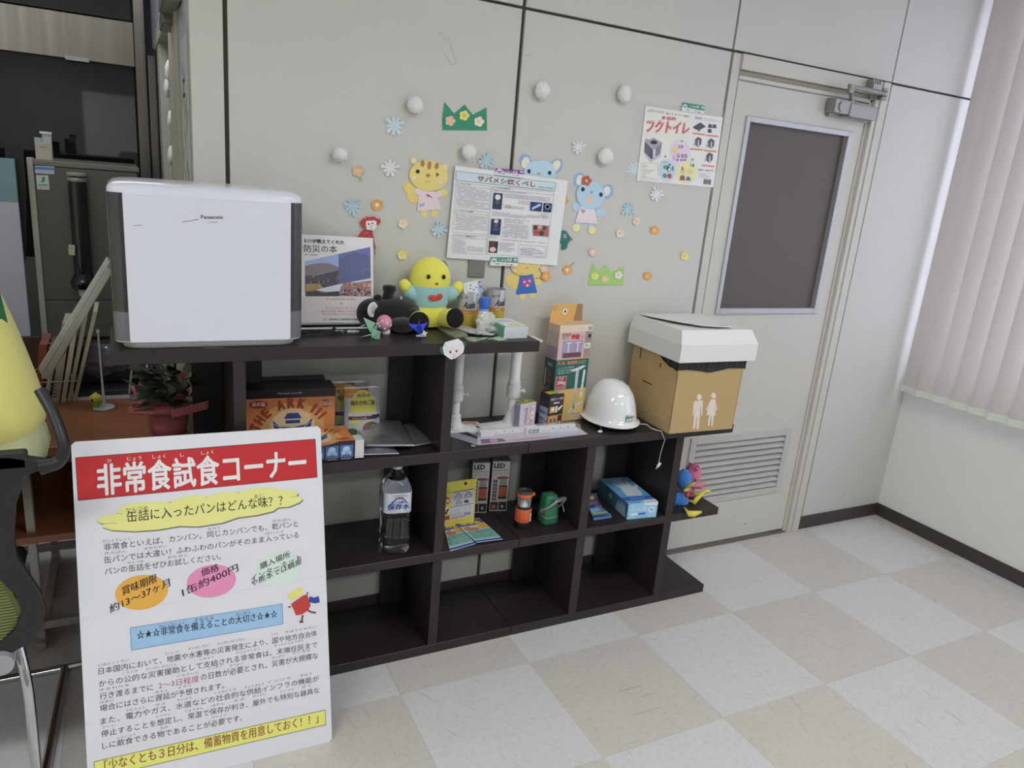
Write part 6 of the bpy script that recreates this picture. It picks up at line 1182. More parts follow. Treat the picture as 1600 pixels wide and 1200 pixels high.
p = Pr(F3.top(.06), f=lambda x, y: (x*F3.L, y*.135), base=.0018); p.text('MARKET', (.80, .08), (.95, .08), .09, '9a4424', 0, .03); p.put(t, 'lettering')
M().prism(F3.right(F3.L), [(.0, .004), (.05, .002), (.064, .03), (.05, .058), (.0, .06)], .0, .026, mat('c4c4c2', rough=.6)).build('open_flap', t)
# ------------------------------------------------------------ lower middle board (z = Z3)
# water bottle
GL = bpy.data.materials.new('clear_plastic'); GL.use_nodes = True; b = GL.node_tree.nodes['Principled BSDF']; b.inputs['Base Color'].default_value = (.95, .97, 1, 1); b.inputs['Roughness'].default_value = .04; b.inputs['Transmission Weight'].default_value = 1; b.inputs['IOR'].default_value = 1.31
bc = Vector((.034, -.242, Z3)); Rb = Matrix.Rotation(-.14, 3, 'Z')
t = thing('water_bottle', 'large square clear water bottle with a white mountain label', 'bottle', tuple(bc))
def sqring(r, z, pw=5.0, n=36):
    out = []
    for j in range(n):
        a = 2*PI*j/n+.0; c_, s_ = abs(math.cos(a)), abs(math.sin(a)); k = (c_**pw+s_**pw)**(-1/pw); v = Rb @ Vector((r*k*math.cos(a), r*k*math.sin(a), z)); out.append(bc+v)
    return out
prof = [(.030, .002, 3), (.044, .006, 4), (.0485, .022, 5), (.0455, .032, 5), (.0455, .05, 5), (.0485, .058, 5), (.0470, .075, 5), (.0470, .10, 5), (.0470, .125, 5), (.0485, .142, 5), (.0450, .148, 5), (.0485, .156, 5), (.0485, .232, 5), (.044, .246, 4), (.034, .265, 2.6), (.022, .286, 2), (.0145, .298, 2), (.0145, .306, 2)]
q = M(); n = 36; vs = []
for r, z_, pw in prof: vs += sqring(r, z_, pw)
K_ = lambda v: bc+Vector(((v.x-bc.x)*.92, (v.y-bc.y)*.92, (v.z-bc.z)*.945))
q.add(vs, [(i*n+j, i*n+(j+1) % n, (i+1)*n+(j+1) % n, (i+1)*n+j) for i in range(len(prof)-1) for j in range(n)]+[tuple(range(n-1, -1, -1)), tuple(range((len(prof)-1)*n, len(prof)*n))], GL)
q.v = [K_(v) for v in q.v]; q.build('bottle_body', t, smooth=50)
q = M().lathe(bc, [(.0165, .299), (.0175, .300), (.0175, .316), (.0165, .319), (0, .3195)], mat('c8ccd2', rough=.35), 24); q.v = [K_(v) for v in q.v]; q.build('cap', t, smooth=40)
q = M(); lb = mat('bcc2cc', rough=.4, var=.01); r1 = sqring(.0492, .157); r2 = sqring(.0492, .228); r3 = sqring(.0458, .243, 4.4)
q.add(r1+r2, [(j, (j+1) % n, n+(j+1) % n, n+j) for j in range(n)], lb); q.v = [K_(v) for v in q.v]; q.build('label', t, smooth=50)
X_ = Rb @ Vector((1, 0, 0)); fpl = Pl(bc-X_*.0492+(Rb @ Vector((0, -.0494, 0))), X_, (0, 0, 1)); q = M()
for sx in (.24, .50, .76): q.prism(fpl, [(.0984*sx-.009, .062), (.0984*sx+.009, .062), (.0984*sx+.009, .137), (.0984*sx-.009, .137)], -.006, -.0035, GL)
q.v = [K_(v) for v in q.v]; q.build('grip_panel', t, bevel=.002)
p = Pr(fpl, f=lambda x, y: (x*.0984, .157+y*.071), base=.0006); NB = '2c3c84'
p.frame(.30, .82, .80, .93, .008, 'b8584c', 0).text('非常用保存飲料水', (.33, .85), (.77, .85), .055, 'b8584c', 1, .01)
p.poly([(.12, .42), (.24, .52), (.40, .76), (.44, .80), (.62, .80), (.66, .76), (.84, .50), (.93, .42), (.82, .49), (.64, .72), (.60, .70), (.56, .76), (.52, .70), (.47, .76), (.43, .70), (.36, .62), (.25, .48)], NB, 0)
p.text('富士山麓の', (.26, .50), (.78, .50), .13, NB, 1, .02).text('保存水', (.12, .20), (.90, .20), .27, NB, 1, .03); p.text('Natural', (.18, .13), (.40, .13), .05, '5a6488', 1); p.text('Mineral Water', (.18, .05), (.60, .05), .05, '5a6488', 1); p.frame(.72, .06, .90, .16, .006, '5a6488', 0).text('2L', (.76, .08), (.86, .08), .06, '5a6488', 1); p.M.v = [K_(v)+fpl.N*.0003 for v in p.M.v]; p.put(t, 'label_print')
sp = Pl(bc-X_*.0494+(Rb @ Vector((0, .0492, 0))), -(Rb @ Vector((0, 1, 0))), (0, 0, 1)); p = Pr(sp, f=lambda x, y: (x*.0984, .157+y*.071), base=.0004)
p.rect(.1, .08, .9, .7, '6c7494', 0).rect(.1, .72, .9, .95, 'a87470', 0)
for i in range(8): p.rect(.15, .12+i*.065, .85, .14+i*.065, 'b8c0d0', 1)
p.M.v = [K_(v)+sp.N*.0003 for v in p.M.v]; p.put(t, 'side_print')
# lantern cartons
def lanternbox(a, b, H, dp, lab):
    Fl = Fr(a, b); L = Fl.L; t = thing('lantern_box', lab, 'box', tuple(Fl.P(L/2, dp/2, 0)), group='two lantern cartons in the lower cell')
    M().box((0, 0, 0), (L, dp, H), mat('6f7270', rough=.5), Fl).build('carton', t, bevel=.0008)
    p = Pr(Fl.front(), f=lambda x, y: (x*L, y*H), base=.0003)
    p.rect(.02, .02, .98, .98, 'b9bab8', 0).text('LED', (.08, .86), (.70, .86), .09, '24242a', 1, .05).text('Lantern & L', (.08, .80), (.92, .80), .035, '3c3c42', 1, .02).scrib(.1, .72, .9, .78, 2, '8a8c8e', 1)
    p.ell(.62, .665, .34, .028, '9a3c34', 1).rect(.48, .50, .86, .655, '8c8e8c', 1).rect(.45, .29, .92, .50, 'a85838', 2).rect(.45, .25, .92, .29, '2a2628', 2).rect(.45, .49, .92, .515, '2a2628', 3)
    for i in range(6): p.rect(.12, .22+i*.07, .34, .275+i*.07, '2c2a2e', 1).ell(.23, .248+i*.07, .05, .012, 'c0b8a8', 2, 8)
    p.rect(.04, .03, .48, .19, '3a3034', 1).ell(.24, .1, .12, .04, 'a85c4c', 2).rect(.52, .03, .96, .19, '26242c', 1).ell(.72, .1, .07, .03, 'a8a8b0', 2); p.put(t, 'front_print')
    p = Pr(Fl.right(L), f=lambda x, y: (x*dp, y*H), base=.0003); p.rect(.0, 0, 1, 1, '4a5a34', 0).scrib(.2, .2, .8, .9, 12, '6a7c50', 1).rect(.1, .02, .9, .18, '3a4a3a', 1); p.put(t, 'side_print')
lanternbox(Vector((.372, -.075, Z3)), Vector((.434, -.090, Z3)), .200, .055, 'LED lantern carton, the left one half behind the yellow packet')
lanternbox(Vector((.448, -.080, Z3)), Vector((.512, -.097, Z3)), .200, .060, 'LED lantern carton, the right one beside the orange lantern')
# yellow packet
a = at(693, 815, 'Z', Z3); b = at(741, 806.5, 'Z', Z3); a.y = -.150; b.y = -.158
Fy = Fr(a, b, tilt=.06); yp = Fy.front(); zz = zm(680, 700, 6.667); f = lambda x, y: yp.p(*zz(x, y))
a_, b_, c_, d_ = f(90, 770), f(405, 712), f(435, 315), f(120, 358)
t = thing('yellow_packet', 'yellow card packet with product drawings leaning in the lower cell', 'packet', tuple((a+b)/2))
mn = min(a_[1], b_[1]); M().prism(yp, [(a_[0], 0), (b_[0], .0), c_, d_], -.006, 0, mat('c9bf32', rough=.5)).build('packet', t, bevel=.0006)
p = Pr(yp, f=f, base=.0003)
p.poly([(178, 460), (408, 420), (395, 705), (155, 750)], 'b9b9c4', 0).line([(178, 465), (408, 424)], 7, '26242a', 1).line([(165, 618), (398, 575)], 5, '26242a', 1).ell(317, 370, 16, 17, '3a2c14', 1)
for x, y, s in ((242, 505, 1), (345, 487, 1), (245, 568, .8), (325, 555, .6)): p.ell(x, y-8*s, 26*s, 26*s, '5a5c68', 1, 14).ell(x, y-4*s, 19*s, 20*s, 'b9b9c4', 2, 14).poly([(x-42*s, y+2), (x+38*s, y-12*s), (x+40*s, y+18*s), (x-40*s, y+30*s)], '5a5c68', 2).poly([(x-34*s, y+6), (x+32*s, y-5*s), (x+33*s, y+12*s), (x-33*s, y+22*s)], 'b4b4c0', 3)
p.ell(325, 556, 24, 14, '4a4048', 4); p.line([(205, 660), (225, 630), (250, 650), (200, 660)], 3, '8a8c98', 1).line([(318, 600), (322, 650)], 3, '8a8c98', 1).line([(355, 600), (368, 640)], 3, '8a8c98', 1)
for y in (675, 688, 702): p.line([(175, y+15), (280, y-8)], 4, '8a8890', 1)
for i in range(8): p.line([(302+i*9, 672-i*1.5), (300+i*9, 702-i*1.5)], 4, '3c3a40', 1)
p.line([(165, 735), (310, 705)], 7, 'a8403c', 1); p.ell(128, 548, 24, 36, 'b03440', 1).poly([(112, 540), (145, 532), (145, 562), (112, 570)], 'd0b0b0', 2).ell(128, 650, 30, 36, 'c8ccd0', 1).poly([(95, 690), (120, 640), (150, 620), (120, 690)], '3a3430', 2).poly([(95, 715), (150, 700), (148, 745), (92, 755)], 'a03438', 1); p.line([(120, 465), (160, 460)], 6, '6a6430', 1).line([(118, 505), (130, 515)], 6, 'b06a30', 1)
p.put(t, 'print')
# two cooling sheets cards
HL = Pl((0, 0, Z3), (1, 0, 0), (0, 1, 0)); f = lambda x, y: HL.p(*zz(x, y))
def card(pts, n0, lab):
    t = thing('heat_patch_card', lab, 'card', tuple(HL.w(*f(*pts[0]))), group='two flat patch cards in the lower cell')
    M().prism(HL, [f(*p_) for p_ in pts], n0, n0+.003, mat('a9b4bc', rough=.35)).build('card', t)
    (ax, ay), (bx_, by), (cx_, cy), (dx_, dy) = pts
    g = lambda s, k: f(ax+(bx_-ax)*s+(dx_-ax)*k+(ax-bx_+cx_-dx_)*s*k, ay+(by-ay)*s+(dy-ay)*k+(ay-by+cy-dy)*s*k)
    p = Pr(HL, f=g, base=n0+.0032)
    p.rect(0, 0, 1, .28, '2c54a4', 0).rect(0, .0, 1, .06, 'b47a78', 1)
    for i in range(3): p.ell(.25+i*.26, .17, .12, .06, 'c8a82c', 1)
    p.rect(0, .28, 1, .46, 'b8b4a0', 0).ell(.35, .40, .28, .10, 'b86a4c', 1).ell(.5, .33, .2, .05, 'c8c090', 1).poly([(.62, .22), (1, .22), (1, .44), (.72, .46)], 'c89c28', 2).rect(0, .48, 1, .93, 'a0bcb8', 0).rect(0, .94, 1, 1, '2444a0', 1)
    p.put(t, 'print')
    P0 = Pl((0, 0, Z3+n0+.0036), (1, 0, 0), (0, 1, 0)); pads = M()
    for r_ in range(2):
        for c_ in range(3):
            u, v = .06+c_*.31, .52+r_*.20; M().prism(HL, [g(u+.03, v), g(u+.24, v), g(u+.27, v+.04), g(u+.27, v+.13), g(u+.24, v+.17), g(u+.03, v+.17), g(u, v+.13), g(u, v+.04)], n0+.0034, n0+.0065, mat('5f9c8c', rough=.3, coat=.3)).build('patch', t, bevel=.0008)
card([(80, 790), (180, 775), (420, 1000), (155, 1075)], .0, 'blue-topped flat patch card, the left one partly hidden by the upright')
card([(185, 785), (455, 745), (700, 965), (430, 1000)], .0045, 'blue-topped flat patch card, the right one lying fully in view')
# orange lantern
lc = Vector((.513, -.220, Z3)); ORL = mat('c8541e', rough=.4, var=.02); BLK = mat('1c1b1c', rough=.35)
t = thing('camping_lantern', 'small orange and black camping lantern on the lower middle shelf', 'lantern', tuple(lc))
M().lathe(lc, [(.027, 0), (.029, .004), (.029, .022), (.0275, .026)], BLK, 24).build('base', t, smooth=40)
q = M(); nn = 48; q.lathe(lc, [(.0285, .024), (.0290, .028), (.0290, .070), (.027, .074)], ORL, nn)
for i, v in enumerate(q.v):
    j = i % nn; d_ = v-Vector((lc.x, lc.y, v.z)); 
    if j % 4 == 0: v.xy = (Vector((lc.x, lc.y))+d_.xy*.95)
q.build('grip', t, smooth=30)
M().lathe(lc, [(.027, .073), (.0275, .076), (.0265, .079), (.018, .080)], BLK, 24).build('collar', t, smooth=40)
M().lathe(lc, [(.0235, .079), (.0245, .084), (.0245, .112), (.0235, .116)], clearfilm('lantern_globe', (.75, .78, .8), .22, .05), 24).build('globe', t, smooth=40)
q = M(); q.lathe(lc, [(.016, .080), (.014, .086), (.004, .100), (0, .102)], mat('c8ccd0', rough=.2, metal=.3), 16); q.build('reflector', t, smooth=40)
for a in (0, 90, 180, 270): x, y = math.cos(math.radians(a+30))*.022, math.sin(math.radians(a+30))*.022; M().tube([lc+Vector((x, y, .079)), lc+Vector((x, y, .117))], .0012, ALU, 6).build('post', t)
q = M(); q.lathe(lc, [(.0255, .116), (.0285, .118), (.0285, .127), (.0265, .129)], ORL, 28); q.box(tuple(lc+Vector((.024, -.012, .118))), tuple(lc+Vector((.034, -.002, .128))), ORL); q.build('top_ring', t, smooth=40)
q = M(); q.lathe(lc, [(.026, .128), (.0265, .134), (.024, .138), (.016, .1385), (.014, .136), (0, .136)], mat('3a3a3c', rough=.3), 28); q.build('lid', t, smooth=40)
M().box(tuple(lc+Vector((.012, -.0292, .030))), tuple(lc+Vector((.016, -.026, .060))), 'c8c0b0').build('switch', t)
# green lantern torch
gc = Vector((.618, -.215, Z3)); GM = mat('1f6a48', rough=.35, var=.02); t = thing('hand_torch', 'green square-cornered torch with a silver handle on the lower middle shelf', 'torch', tuple(gc))
def sq(c, prof, m, pw=4, n=28, sx=1, sy=1, R=None):
    q = M(); vs = []
    for r, z_, dx in prof:
        for j in range(n):
            a = 2*PI*j/n; k = (abs(math.cos(a))**pw+abs(math.sin(a))**pw)**(-1/pw); v = Vector((r*k*math.cos(a)*sx, r*k*math.sin(a)*sy, z_)); v = (R @ v if R else v); vs.append(c+v+Vector((dx, 0, 0)))
    K = len(prof); return q.add(vs, [(i*n+j, i*n+(j+1) % n, (i+1)*n+(j+1) % n, (i+1)*n+j) for i in range(K-1) for j in range(n)]+[tuple(range(n-1, -1, -1)), tuple(range((K-1)*n, K*n))], m)
sq(gc, [(.028, 0, 0), (.031, .003, 0), (.032, .01, 0), (.0315, .028, 0)], GM).build('base', t, smooth=40)
sq(gc, [(.0325, .028, 0), (.0325, .033, 0)], mat('8a8e90', rough=.35, metal=.5)).build('seam_ring', t, smooth=40)
sq(gc, [(.031, .033, 0), (.030, .055, 0), (.0275, .085, 0), (.0265, .100, 0), (.023, .108, 0), (.014, .111, 0)], GM).build('head', t, smooth=50)
M().lathe(gc+Vector((.0, -.004, .1105)), [(.010, 0), (.010, .003), (.004, .0035)], mat('6a706c', rough=.3, metal=.4), 16).build('knob', t, smooth=40)
SV = mat('9a9c9e', rough=.3, metal=.6, var=.05); q = M()
hp_ = [gc+Vector(v) for v in ((-.031, -.006, .050), (-.020, -.030, .070), (-.002, -.038, .088), (.006, -.040, .096))]
q.tube(hp_, .006, SV, 10, rs=[.006, .0055, .005, .006]); q.ell(gc+Vector((-.032, -.004, .048)), (.005, .008, .009), SV); q.build('handle_arm', t, smooth=60)
Fh = Fr(gc+Vector((.002, -.044, .090)), gc+Vector((.052, -.034, .090))); q = M(); q.box((0, 0, 0), (Fh.L, .016, .012), SV, Fh); q.build('handle_grip', t, bevel=.003)
M().tube([gc+Vector((.050, -.028, .094)), gc+Vector((.047, -.02, .078)), gc+Vector((.036, -.012, .062)), gc+Vector((.031, 0, .050))], .004, SV, 8).build('handle_arm', t, smooth=60)
M().tube([gc+Vector((.038, -.03, .075)), gc+Vector((.042, -.034, .060)), gc+Vector((.045, -.035, .048))], .0018, mat('8a8c8c'), 8).build('wrist_cord', t, smooth=60)
# glove carton and blue sachets in the right cell
a = Vector((.915, -.290, Z3)); b = Vector((1.040, -.303, Z3)); Fg = Fr(a, b); L = Fg.L; D_ = .235; H_ = .062
t = thing('glove_box', 'pale blue vinyl glove carton in the right lower cell', 'box', tuple(Fg.P(L/2, D_/2, 0)))
M().box((0, 0, 0), (L, D_, H_), mat('6ca8cc', rough=.35, var=.01), Fg).build('carton', t, bevel=.001)
p = Pr(Fg.front(), f=lambda x, y: (x*L, y*H_), base=.0003); p.rect(0, .0, 1, 1, '86bcd8', 0).poly([(.55, .86), (1, .78), (1, 1), (.5, 1)], 'c9d4e4', 1); p.ell(.80, .52, .10, .20, 'cddde8', 1).text('M', (.755, .42), (.845, .42), .20, '3c6ca8', 2, .03); p.text('ビニール手袋', (.10, .52), (.62, .52), .20, 'cfe2ee', 1, .02).text('100枚', (.10, .80), (.24, .80), .09, 'c8dce8', 1); p.rect(.1, .24, .34, .38, 'cfe0ec', 1).rect(.37, .24, .62, .38, '2c68b4', 1).rect(.1, .08, .25, .16, 'a8cce0', 1); p.put(t, 'front_print')
p = Pr(Fg.top(H_), f=lambda x, y: (x*L, y*D_), base=.0003); p.rect(0, 0, 1, 1, '5a9cc8', 0).rect(0, .12, 1, .24, '2a5cb4', 1).poly([(.0, 0), (1, 0), (1, .1), (.55, .1), (.4, .03), (0, .04)], '86bcd8', 1).poly([(.5, .0), (.6, .09), (1, .10), (1, .0)], 'd0c6d4', 2)
hand = [(.25, .28), (.75, .26), (.86, .40), (.84, .52), (.98, .62), (.94, .66), (.76, .60), (.80, .82), (.73, .84), (.64, .64), (.60, .90), (.53, .90), (.52, .66), (.44, .90), (.37, .88), (.42, .64), (.30, .80), (.24, .77), (.32, .56), (.26, .44)]
p.poly(hand, 'c2cdd4', 2); p.scrib(.25, .15, .75, .2, 1, 'a8c4e8', 3).rect(.3, .93, .7, .96, '86b4d4', 1); p.put(t, 'top_print')
p = Pr(Fg.left(D_), f=lambda x, y: (x*D_, y*H_), base=.0003); p.rect(0, 0, 1, 1, '3f6c8c', 0).poly([(.62, .05), (.95, .05), (.92, .5), (.86, .9), (.84, .5), (.80, .92), (.77, .5), (.72, .85), (.71, .45), (.66, .7)], '8fb0c4', 1).ell(.42, .55, .05, .2, '8fb0c4', 1); p.put(t, 'side_print')
zz = zm(840, 700, 5.333); f = lambda x, y: HL.p(*zz(x, y))
for i, (dx, dy, n0) in enumerate(((6, 4, 0), (0, -2, .0045))):
    t = thing('sachet', ('blue printed sachet, upper one of the flat pair' if i else 'blue printed sachet, lower one of the flat pair')+' left of the glove carton', 'sachet', tuple(HL.w(*f(520, 580))))
    pts = [(425+dx, 520+dy), (520+dx, 500+dy), (612+dx, 575+dy), (460+dx, 600+dy)]
    M().prism(HL, [f(*p_) for p_ in pts], n0, n0+.004, mat('5c80b4', rough=.25, coat=.4)).build('sachet_body', t)
    if i: p = Pr(HL, f=f, base=n0+.0043); p.poly([(430, 530), (500, 512), (540, 540), (450, 560)], '86acd8', 0).poly([(455, 560), (575, 545), (582, 556), (462, 574)], 'a8b84c', 1).poly([(455, 585), (570, 572), (600, 580), (465, 598)], '2c3c70', 1); p.put(t, 'print')
fs_ = Pl(at(923, 805, 'Z', Z3)+Vector((-.01, .045, 0)), (1, .1, 0), (0, .35, 1)); f = lambda x, y: fs_.p(*zz(x, y))
t = thing('sachet', 'dark violet printed sachet propped upright behind the flat blue pair', 'sachet', tuple(fs_.O))
M().prism(fs_, [f(*p_) for p_ in [(420, 385), (490, 378), (500, 440), (545, 490), (560, 520), (420, 525)]], 0, .003, mat('3c3a5c', rough=.25, coat=.4)).build('sachet_body', t)
p = Pr(fs_, f=f, base=.0033); p.rect(432, 400, 465, 430, '9c8a3c', 0).poly([(422, 445), (495, 440), (500, 470), (425, 475)], '54546c', 0).poly([(470, 478), (520, 475), (548, 505), (490, 510)], '7c5c80', 0); p.put(t, 'print')
# bird plush pair on the shelf end
BF = mat('2c78c4', rough=.95, var=.04, bump=.5, bsc=400, sheen=.3); PF = mat('c8688c', rough=.95, var=.04, bump=.5, bsc=400, sheen=.3); YL = mat('cbbd34', rough=.9, var=.03, bump=.4, bsc=400); BEAK = mat('c4b83c', rough=.9)
def P5(x, y, Y): return at(1000+x/5, 640+y/5, 'Y', Y)
t = thing('bird_plush', 'blue bird soft toy with yellow legs sitting on the low shelf end', 'soft toy', (1.20, -.24, Z3))
ch = P5(345, 545, -.215); M().ell(ch, (.030, .030, .044), BF, R=Matrix.Rotation(-.12, 3, 'Y'), n=24, k=16).build('head', t, smooth=180)
cb = P5(322, 712, -.225); M().ell((cb.x, cb.y, cb.z+.002), (.030, .028, .030), BF).build('body', t, smooth=180)
for i in range(4): w_ = P5(285+i*20, 700, -.250+.006*i); M().ell((w_.x, w_.y, w_.z+.001), (.009, .010, .028), BF, R=Matrix.Rotation(.15-.06*i, 3, 'Y')).build('wing_feather', t, smooth=180)
e_ = P5(383, 580, -.243); M().ell(e_, (.004, .003, .008), mat('d8d8d8', rough=.4)).build('eye', t, smooth=180); M().ell(e_+Vector((.001, -.003, 0)), (.0025, .002, .0055), mat('14141a', rough=.3)).build('pupil', t, smooth=180)
q = M(); q.tube([P5(375, 600, -.238), P5(400, 590, -.262), P5(438, 566, -.275)], .008, BEAK, 12, rs=[.012, .008, .003], flat=.6); q.tube([P5(372, 618, -.238), P5(355, 630, -.262), P5(345, 634, -.27)], .006, BEAK, 12, rs=[.010, .007, .003], flat=.6); q.build('beak', t, smooth=60)
M().ell(P5(370, 668, -.243), (.011, .008, .012), mat('b83430', rough=.9)).build('bib', t, smooth=180)
M().tube([ch+Vector((-.008, 0, .038)), ch+Vector((-.012, 0, .050))], .003, BF, 8, rs=[.006, .0015]).build('crest', t, smooth=180)
for pts in ([(345, 768), (368, 795), (385, 812), (420, 815), (478, 800)], [(372, 715), (405, 715), (425, 728), (440, 700), (495, 655)]):
    ys = [-.275, -.335, -.345, -.348, -.348] if pts[0][0] == 345 else [-.235, -.25, -.262, -.262, -.26]
    pp_ = [P5(x, y, Y) for (x, y), Y in zip(pts, ys)]; M().tube(pp_, .008, YL, 12, rs=[.0055, .006, .012, .0125, .005], flat=.8).build('leg', t, smooth=180)
t = thing('bird_plush', 'pink bird soft toy with a flower on its head, behind the blue one', 'soft toy', (1.235, -.17, Z3))
ch = P5(412, 500, -.17); M().ell(ch, (.036, .032, .044), PF, n=24, k=16).build('head', t, smooth=180)
cb = P5(400, 640, -.17); M().ell((cb.x-.012, cb.y, cb.z-.006), (.028, .026, .034), PF).build('body', t, smooth=180)
q = M(); q.tube([P5(435, 590, -.19), P5(470, 590, -.205), P5(506, 575, -.21)], .012, mat('cf7898', rough=.9), 12, rs=[.018, .013, .006], flat=.7); q.tube([P5(435, 600, -.19), P5(480, 610, -.205), P5(505, 600, -.21)], .010, mat('cf7898', rough=.9), 12, rs=[.014, .010, .004], flat=.7); q.build('beak', t, smooth=60)
q = M(); fc = P5(442, 455, -.20)
for i in range(5): a = 2*PI*i/5; q.ell(fc+Vector((.0075*math.cos(a), -.003, .0075*math.sin(a))), (.0055, .003, .0055), mat('b02868', rough=.8), n=10, k=6)
q.build('flower', t, smooth=180); M().ell(fc+Vector((0, -.006, 0)), (.003, .002, .003), mat('e0d0d8')).build('flower_center', t, smooth=180)
M().ell(P5(432, 555, -.205), (.003, .002, .007), mat('2a1418')).build('eye', t, smooth=180); M().ell(P5(388, 422, -.17), (.005, .004, .007), mat('a03848', rough=.9), R=Matrix.Rotation(-.6, 3, 'Y')).build('crest', t, smooth=180)
M().tube([P5(405, 645, -.20), P5(440, 665, -.225), P5(475, 655, -.23), P5(510, 640, -.235), P5(548, 640, -.235)], .01, YL, 12, rs=[.005, .006, .007, .0125, .006], flat=.8).build('leg', t, smooth=180)
# ------------------------------------------------------------ desk in the passage mouth
DZ = .70; DYF, DYB, DXR, DXL = .06, .80, -.535, -2.0
t = thing('desk', 'reddish brown wooden desk with pale steel legs behind the poster board', 'desk', (-1.27, .43, 0))
M().box((DXL, DYF, DZ-.028), (DXR, DYB, DZ), DESKW).build('desk_top', t, bevel=.002)
M().box((DXL+.02, .12, .372), (DXR-.02, .72, .395), DESKW).build('lower_shelf', t, bevel=.002)
LG = mat('9c988f', rough=.4, metal=.3, name='grey_leg_paint')
for x in (-.985, -.56, DXL+.05):
    for y in (.16, .70):
        M().box((x-.012, y-.012, .02), (x+.012, y+.012, DZ-.028), LG).build('leg', t, bevel=.003)
    M().box((x-.014, .12, 0), (x+.014, .74, .024), LG).build('foot_bar', t, bevel=.003)
q = M(); q.box((DXL+.05, .15, .055), (-.56, .172, .082), LG); q.box((DXL+.05, .68, .055), (-.56, .70, .082), LG); q.build('stretcher', t, bevel=.002)
M().box((DXL, .775, .40), (DXR, .79, .86), mat('3a2a20', rough=.5, name='dark_wood')).build('back_board', t)
# card and holder figurine
zz = zm(60, 540, 5.714)
def Q(x, y, Y): return at(*zz(x, y), 'Y', Y)
c = at(*zz(588, 560), 'Z', DZ); t = thing('clip_stand', 'white round-based clip stand with a tall thin stem on the desk', 'stand', tuple(c))
M().lathe(c, [(.031, 0), (.033, .002), (.033, .006), (.031, .008), (.008, .009)], mat('b8b8bc', rough=.4), 28).build('base', t, smooth=40)
tp = at(153, 518, 'Y', c.y); M().tube([c+Vector((0, 0, .008)), c+Vector((0, 0, .05)), c.lerp(tp, .5)+Vector((.0, 0, 0)), tp], .003, mat('b4b8b8', rough=.3), 8, rs=[.006, .004, .0028, .0028]).build('stem', t, smooth=40)
M().ell(tp, (.005, .004, .008), mat('c4c6c8')).build('clip', t, smooth=180)
fc = at(*zz(518, 552), 'Z', DZ); fc = Vector((c.x-.022, c.y-.006, DZ+.009))
t = thing('mini_figure', 'tiny yellow pointed-head figure in green standing on the clip stand base', 'figurine', tuple(fc))
M().lathe(fc+Vector((0, 0, .016)), [(.006, 0), (.016, .006), (.0185, .014), (.016, .023), (.008, .028), (.003, .033), (0, .036)], mat('c4bc28', rough=.35), 20).build('head', t, smooth=180)
M().lathe(fc, [(.009, 0), (.010, .004), (.008, .014), (.005, .018)], mat('5c8a20', rough=.35), 16).build('body', t, smooth=60)
q = M(); q.ell(fc+Vector((-.010, -.015, .028)), (.0035, .002, .005), mat('14140f', rough=.3), n=10, k=6); q.build('eye', t, smooth=180)
# potted plant in pink wrapping
pc = Vector((-.593, .118, DZ)); PK = mat('a8565c', rough=.7, var=.06, sc=14, name='pink_wrap'); PK.use_backface_culling = False
t = thing('wrapped_plant', 'dark-leaved pot plant in pink wrapping paper on the desk', 'pot plant', tuple(pc))
q = M(); n = 40; vs = []; lv = [(.050, 0), (.054, .03), (.058, .065), (.052, .080), (.068, .098), (.088, .115), (.096, .124)]
for k, (r, z_) in enumerate(lv):
    for j in range(n):
        a = 2*PI*j/n; rr = r*(1+(.03+.035*k)*math.sin(a*7+k*.3)*(.5 if k < 3 else .8)); zz_ = z_+(.02*math.sin(a*5+1)*(k/6)**2); vs.append(pc+Vector((rr*math.cos(a), rr*math.sin(a)*.8, zz_)))
q.add(vs, [(i*n+j, i*n+(j+1) % n, (i+1)*n+(j+1) % n, (i+1)*n+j) for i in range(len(lv)-1) for j in range(n)], PK); o = q.build('wrapping', t, smooth=50); so = o.modifiers.new('thick', 'SOLIDIFY'); so.thickness = .0012
def sheet(pts, m, nm='wrap_corner', th=.001):
    q = M(); a, b, c_, d_ = [Vector(x) for x in pts]; N_ = 8; vs = []
    for j in range(N_+1):
        for i in range(N_+1):
            s, k = i/N_, j/N_; P_ = (a*(1-s)+b*s)*(1-k)+(d_*(1-s)+c_*s)*k; P_ += Vector((0, -1, .3))*.010*noise.noise(P_*25); vs.append(P_)
    q.add(vs, [(j*(N_+1)+i, j*(N_+1)+i+1, (j+1)*(N_+1)+i+1, (j+1)*(N_+1)+i) for j in range(N_) for i in range(N_)], m); o = q.build(nm, t, smooth=60); so = o.modifiers.new('thick', 'SOLIDIFY'); so.thickness = th
sheet([Q(790, 590, .08), Q(930, 620, .05), Q(1040, 330, .12), Q(915, 285, .11)], PK); sheet([Q(800, 600, .05), Q(1075, 620, .02), Q(1010, 470, .05), Q(935, 405, .06)], PK)
sheet([Q(1040, 600, .02), Q(1330, 650, .0), Q(1165, 515, .03), Q(1000, 480, .04)], PK); sheet([Q(1240, 260, .10), Q(1260, 300, .09), Q(1390, 290, .08), Q(1260, 210, .10)], mat('c45c5c', rough=.7))
sheet([Q(1190, 650, -.03), Q(1515, 570, -.06), Q(1520, 490, -.065), Q(1180, 585, -.045)], PK)
M().ell(Q(955, 480, .035), (.008, .006, .009), mat('b09878', rough=.7)).build('rosette', t, smooth=60)
LFm = mat('26351f', rough=.55, var=.3, sc=25, name='dark_leaf'); LF2 = mat('33452a', rough=.5, var=.3, sc=25)
R = random.Random(21); lm = []
